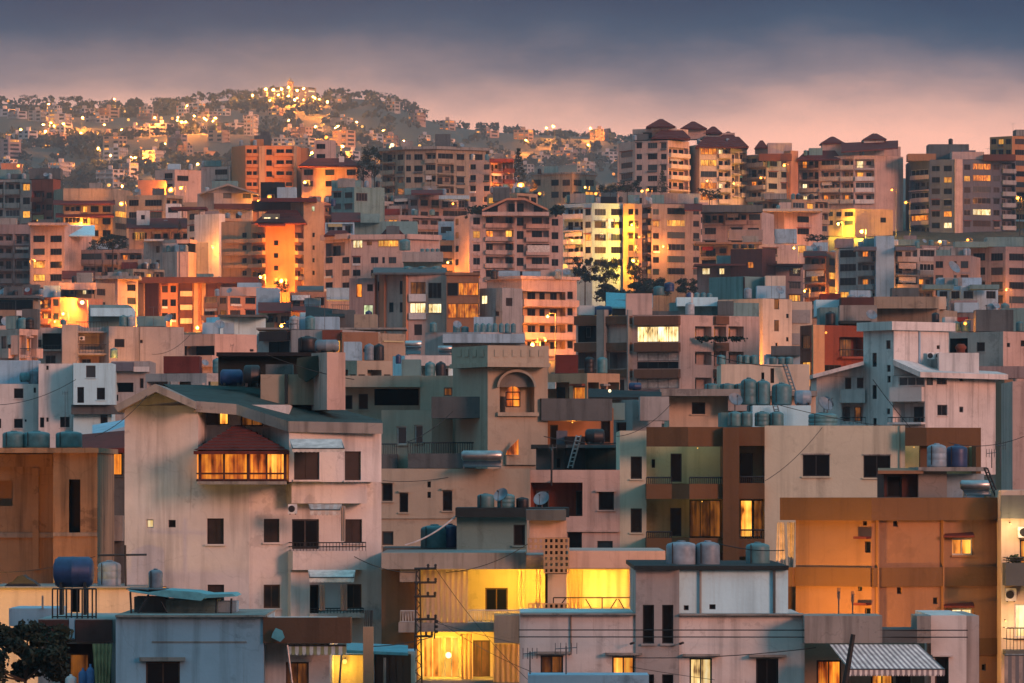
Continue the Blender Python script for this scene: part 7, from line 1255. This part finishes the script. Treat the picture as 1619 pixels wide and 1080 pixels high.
    # skyline trees one can tell apart
    for k, (x, wd, h, kd) in enumerate([(45, 36, 12, 'round'), (108, 30, 11, 'umbrella'), (142, 16, 11, 'cypress'), (170, 40, 10, 'round'), (262, 52, 13, 'umbrella'), (300, 30, 10, 'round'), (345, 28, 11, 'round'), (372, 42, 12, 'umbrella'), (395, 26, 10, 'umbrella'), (530, 14, 12, 'cypress'), (560, 26, 9, 'round'), (600, 30, 11, 'round'), (618, 16, 14, 'cypress'), (640, 44, 13, 'round'), (665, 30, 10, 'round'), (705, 24, 9, 'round'), (815, 34, 13, 'round'), (880, 44, 12, 'round'), (915, 30, 9, 'round'), (960, 30, 9, 'round')]):
        D = RD - 20; y = gy(x, D); tree(x, y + 2, y - h, wd, D, f'{dict(round="rounded", umbrella="flat-topped", cypress="pointed")[kd]} tree on the far skyline, {ORD[k] if k else "leftmost"}{" from left" if k else ""}', kd, 420, 'leaf_dark', 'skyline_tree', group='trees along the far skyline')
    # woods between the houses: one mass of small crowns
    mb = MB()
    for j in range(3800):
        px = rnd.uniform(-60, 1120); D = 2650 + 2600 * rnd.random(); x, z = gp(px, D)
        if math.sin(x * .013 + D * .006) + math.sin(D * .011 - x * .008) + rnd.uniform(-1, 1) < -.5: continue
        r = rnd.uniform(3, 6.5)
        for k in range(20):
            a, q = rnd.uniform(0, 6.283), rnd.random() ** .5; c = Vector((x + r * q * math.cos(a), D + r * q * math.sin(a), z + r * (.3 + rnd.random() * 1.0) * (1.15 - .5 * q))); s = r * rnd.uniform(.25, .5); u = Vector((rnd.gauss(0, 1), rnd.gauss(0, 1), rnd.gauss(0, .6))).normalized(); v = u.cross(Vector((rnd.gauss(0, 1), rnd.gauss(0, 1), rnd.gauss(0, 1)))).normalized(); mb.quad(c - u * s, c - v * s, c + u * s, c + v * s)
    tag(build('woodland', mb, 'leaf_dark'), 'dark woods between houses on the far hillside', 'woods', kind='stuff')
build_far()
for b_ in BUILDINGS:
    for m_ in b_.masses: m_.finish()
# added unseen sodium lamps for orange glow, and roof clutter, in the middle rows
def dress():
    rl_ = random.Random(5); nl = 0
    for b_ in list(BUILDINGS):
        y_ = b_.root.location.y
        if not (560 < y_ < 1700) or b_.name == 'roadside_block': continue
        m_ = max(b_.masses, key=lambda q: q.px[-1] - q.px[0]); pit = 27900 / y_; x0, x1 = m_.px[0], m_.px[-1]; py = HY - (m_.zt - ZC) / m_.D * F
        if 640 < y_ < 1540 and rl_.random() < .66 and nl < 46:
            nl += 1; pxm = x0 + (x1 - x0) * rl_.uniform(.1, .9)
            street_lamp(pxm, HY - (max(m_.zb + 3, m_.zt - rl_.uniform(8, 13)) - ZC) / y_ * F, y_ - rl_.uniform(7, 11), rl_.uniform(900, 2400), f'added small sodium lamp before {b_.short}'.replace(' partly hidden', '').replace(' infill house behind', ' house by'), r=.14, arm=rl_.choice([-1, 1]))
        if (x1 - x0) < 30: continue
        a = rl_.uniform(.1, .6); wq = pit * rl_.uniform(.9, 1.5); xs = x0 + (x1 - x0) * a
        b_.slab(xs, min(x1 - 1, xs + wq), py - pit * rl_.uniform(.45, .85), py - .1, m_.D + 4.2, 3.5, rl_.choice(['concrete', 'teal', 'bluewhite', 'dconcrete', m_.mat]), 'stair_head')
        for q in range(rl_.choice([0, 1, 1, 2])):
            xt = x0 + (x1 - x0) * rl_.uniform(.05, .95); tank(b_, xt, pit * .36, py - pit * .5, py, m_.D + 3.2, rl_.choice(['tanktean', 'tankgrey', 'tankblack', 'tankwhite']))
        if rl_.random() < .55: antenna(b_, x0 + (x1 - x0) * rl_.uniform(.1, .9), py - pit * rl_.uniform(.8, 1.4), py, m_.D + 2.5, 4, pit * .4)
        if rl_.random() < .35: dish(b_, x0 + (x1 - x0) * rl_.uniform(.1, .9), py - pit * .35, py, m_.D + 1.8, 1.3, rl_.uniform(-.8, .8))
dress()
def wires():
    rw = random.Random(9)
    W_ = [(605, 760, 760, 742, 328), (640, 700, 716, 650, 352), (860, 690, 985, 700, 340), (975, 690, 1060, 640, 326), (1230, 640, 1420, 676, 326), (1210, 760, 1300, 676, 300), (150, 690, 245, 610, 262), (420, 560, 560, 600, 268), (0, 640, 120, 600, 560), (240, 560, 300, 530, 640), (1120, 560, 1240, 580, 376), (1380, 600, 1500, 740, 400), (1500, 700, 1619, 690, 300), (560, 880, 660, 905, 246), (705, 905, 835, 860, 256), (1000, 1040, 1290, 1024, 224), (0, 905, 150, 880, 258), (1240, 870, 1130, 858, 232)]
    for k, (x0, y0, x1, y1, D) in enumerate(W_):
        mb = MB(); pr = None; n = 12; sg = rw.uniform(4, 12)
        for j in range(n + 1):
            t = j / n; p = P(x0 + (x1 - x0) * t, y0 + (y1 - y0) * t + sg * 4 * t * (1 - t), D + 3 * t)
            if pr is not None: mb.bar(pr, p, .018 if D < 330 else .028, 4)
            pr = p
        near = min(BUILDINGS, key=lambda q: abs(q.root.location.x / q.root.location.y * F + CX - x0) + abs(q.root.location.y - D) * 1.5)
        thing_mb('overhead_wire', mb, 'rubber', f'thin sagging wire strung past {near.short}, {ORD[k] if k else "first"} such', 'wire')
wires()
label_items()
# ------------------------------------------------------------ evening haze
def haze():
    mb = MB(); mb.box(-4200, -700, ZC - 60, 4200, 5950, ZC + 395)
    o = build('haze', mb, 'white'); o.data.materials.clear(); m = bpy.data.materials.new('haze'); m.use_nodes = True; n = m.node_tree; n.nodes.clear()
    v = n.nodes.new('ShaderNodeVolumePrincipled'); v.inputs['Color'].default_value = (.45, .65, .81, 1); v.inputs['Density'].default_value = HAZE; v.inputs['Anisotropy'].default_value = .2
    q = n.nodes.new('ShaderNodeOutputMaterial'); n.links.new(v.outputs[0], q.inputs['Volume']); o.data.materials.append(m); tag(o, 'thin evening haze filling the valley', 'haze', kind='stuff')
HAZE = 0.7e-4
haze()
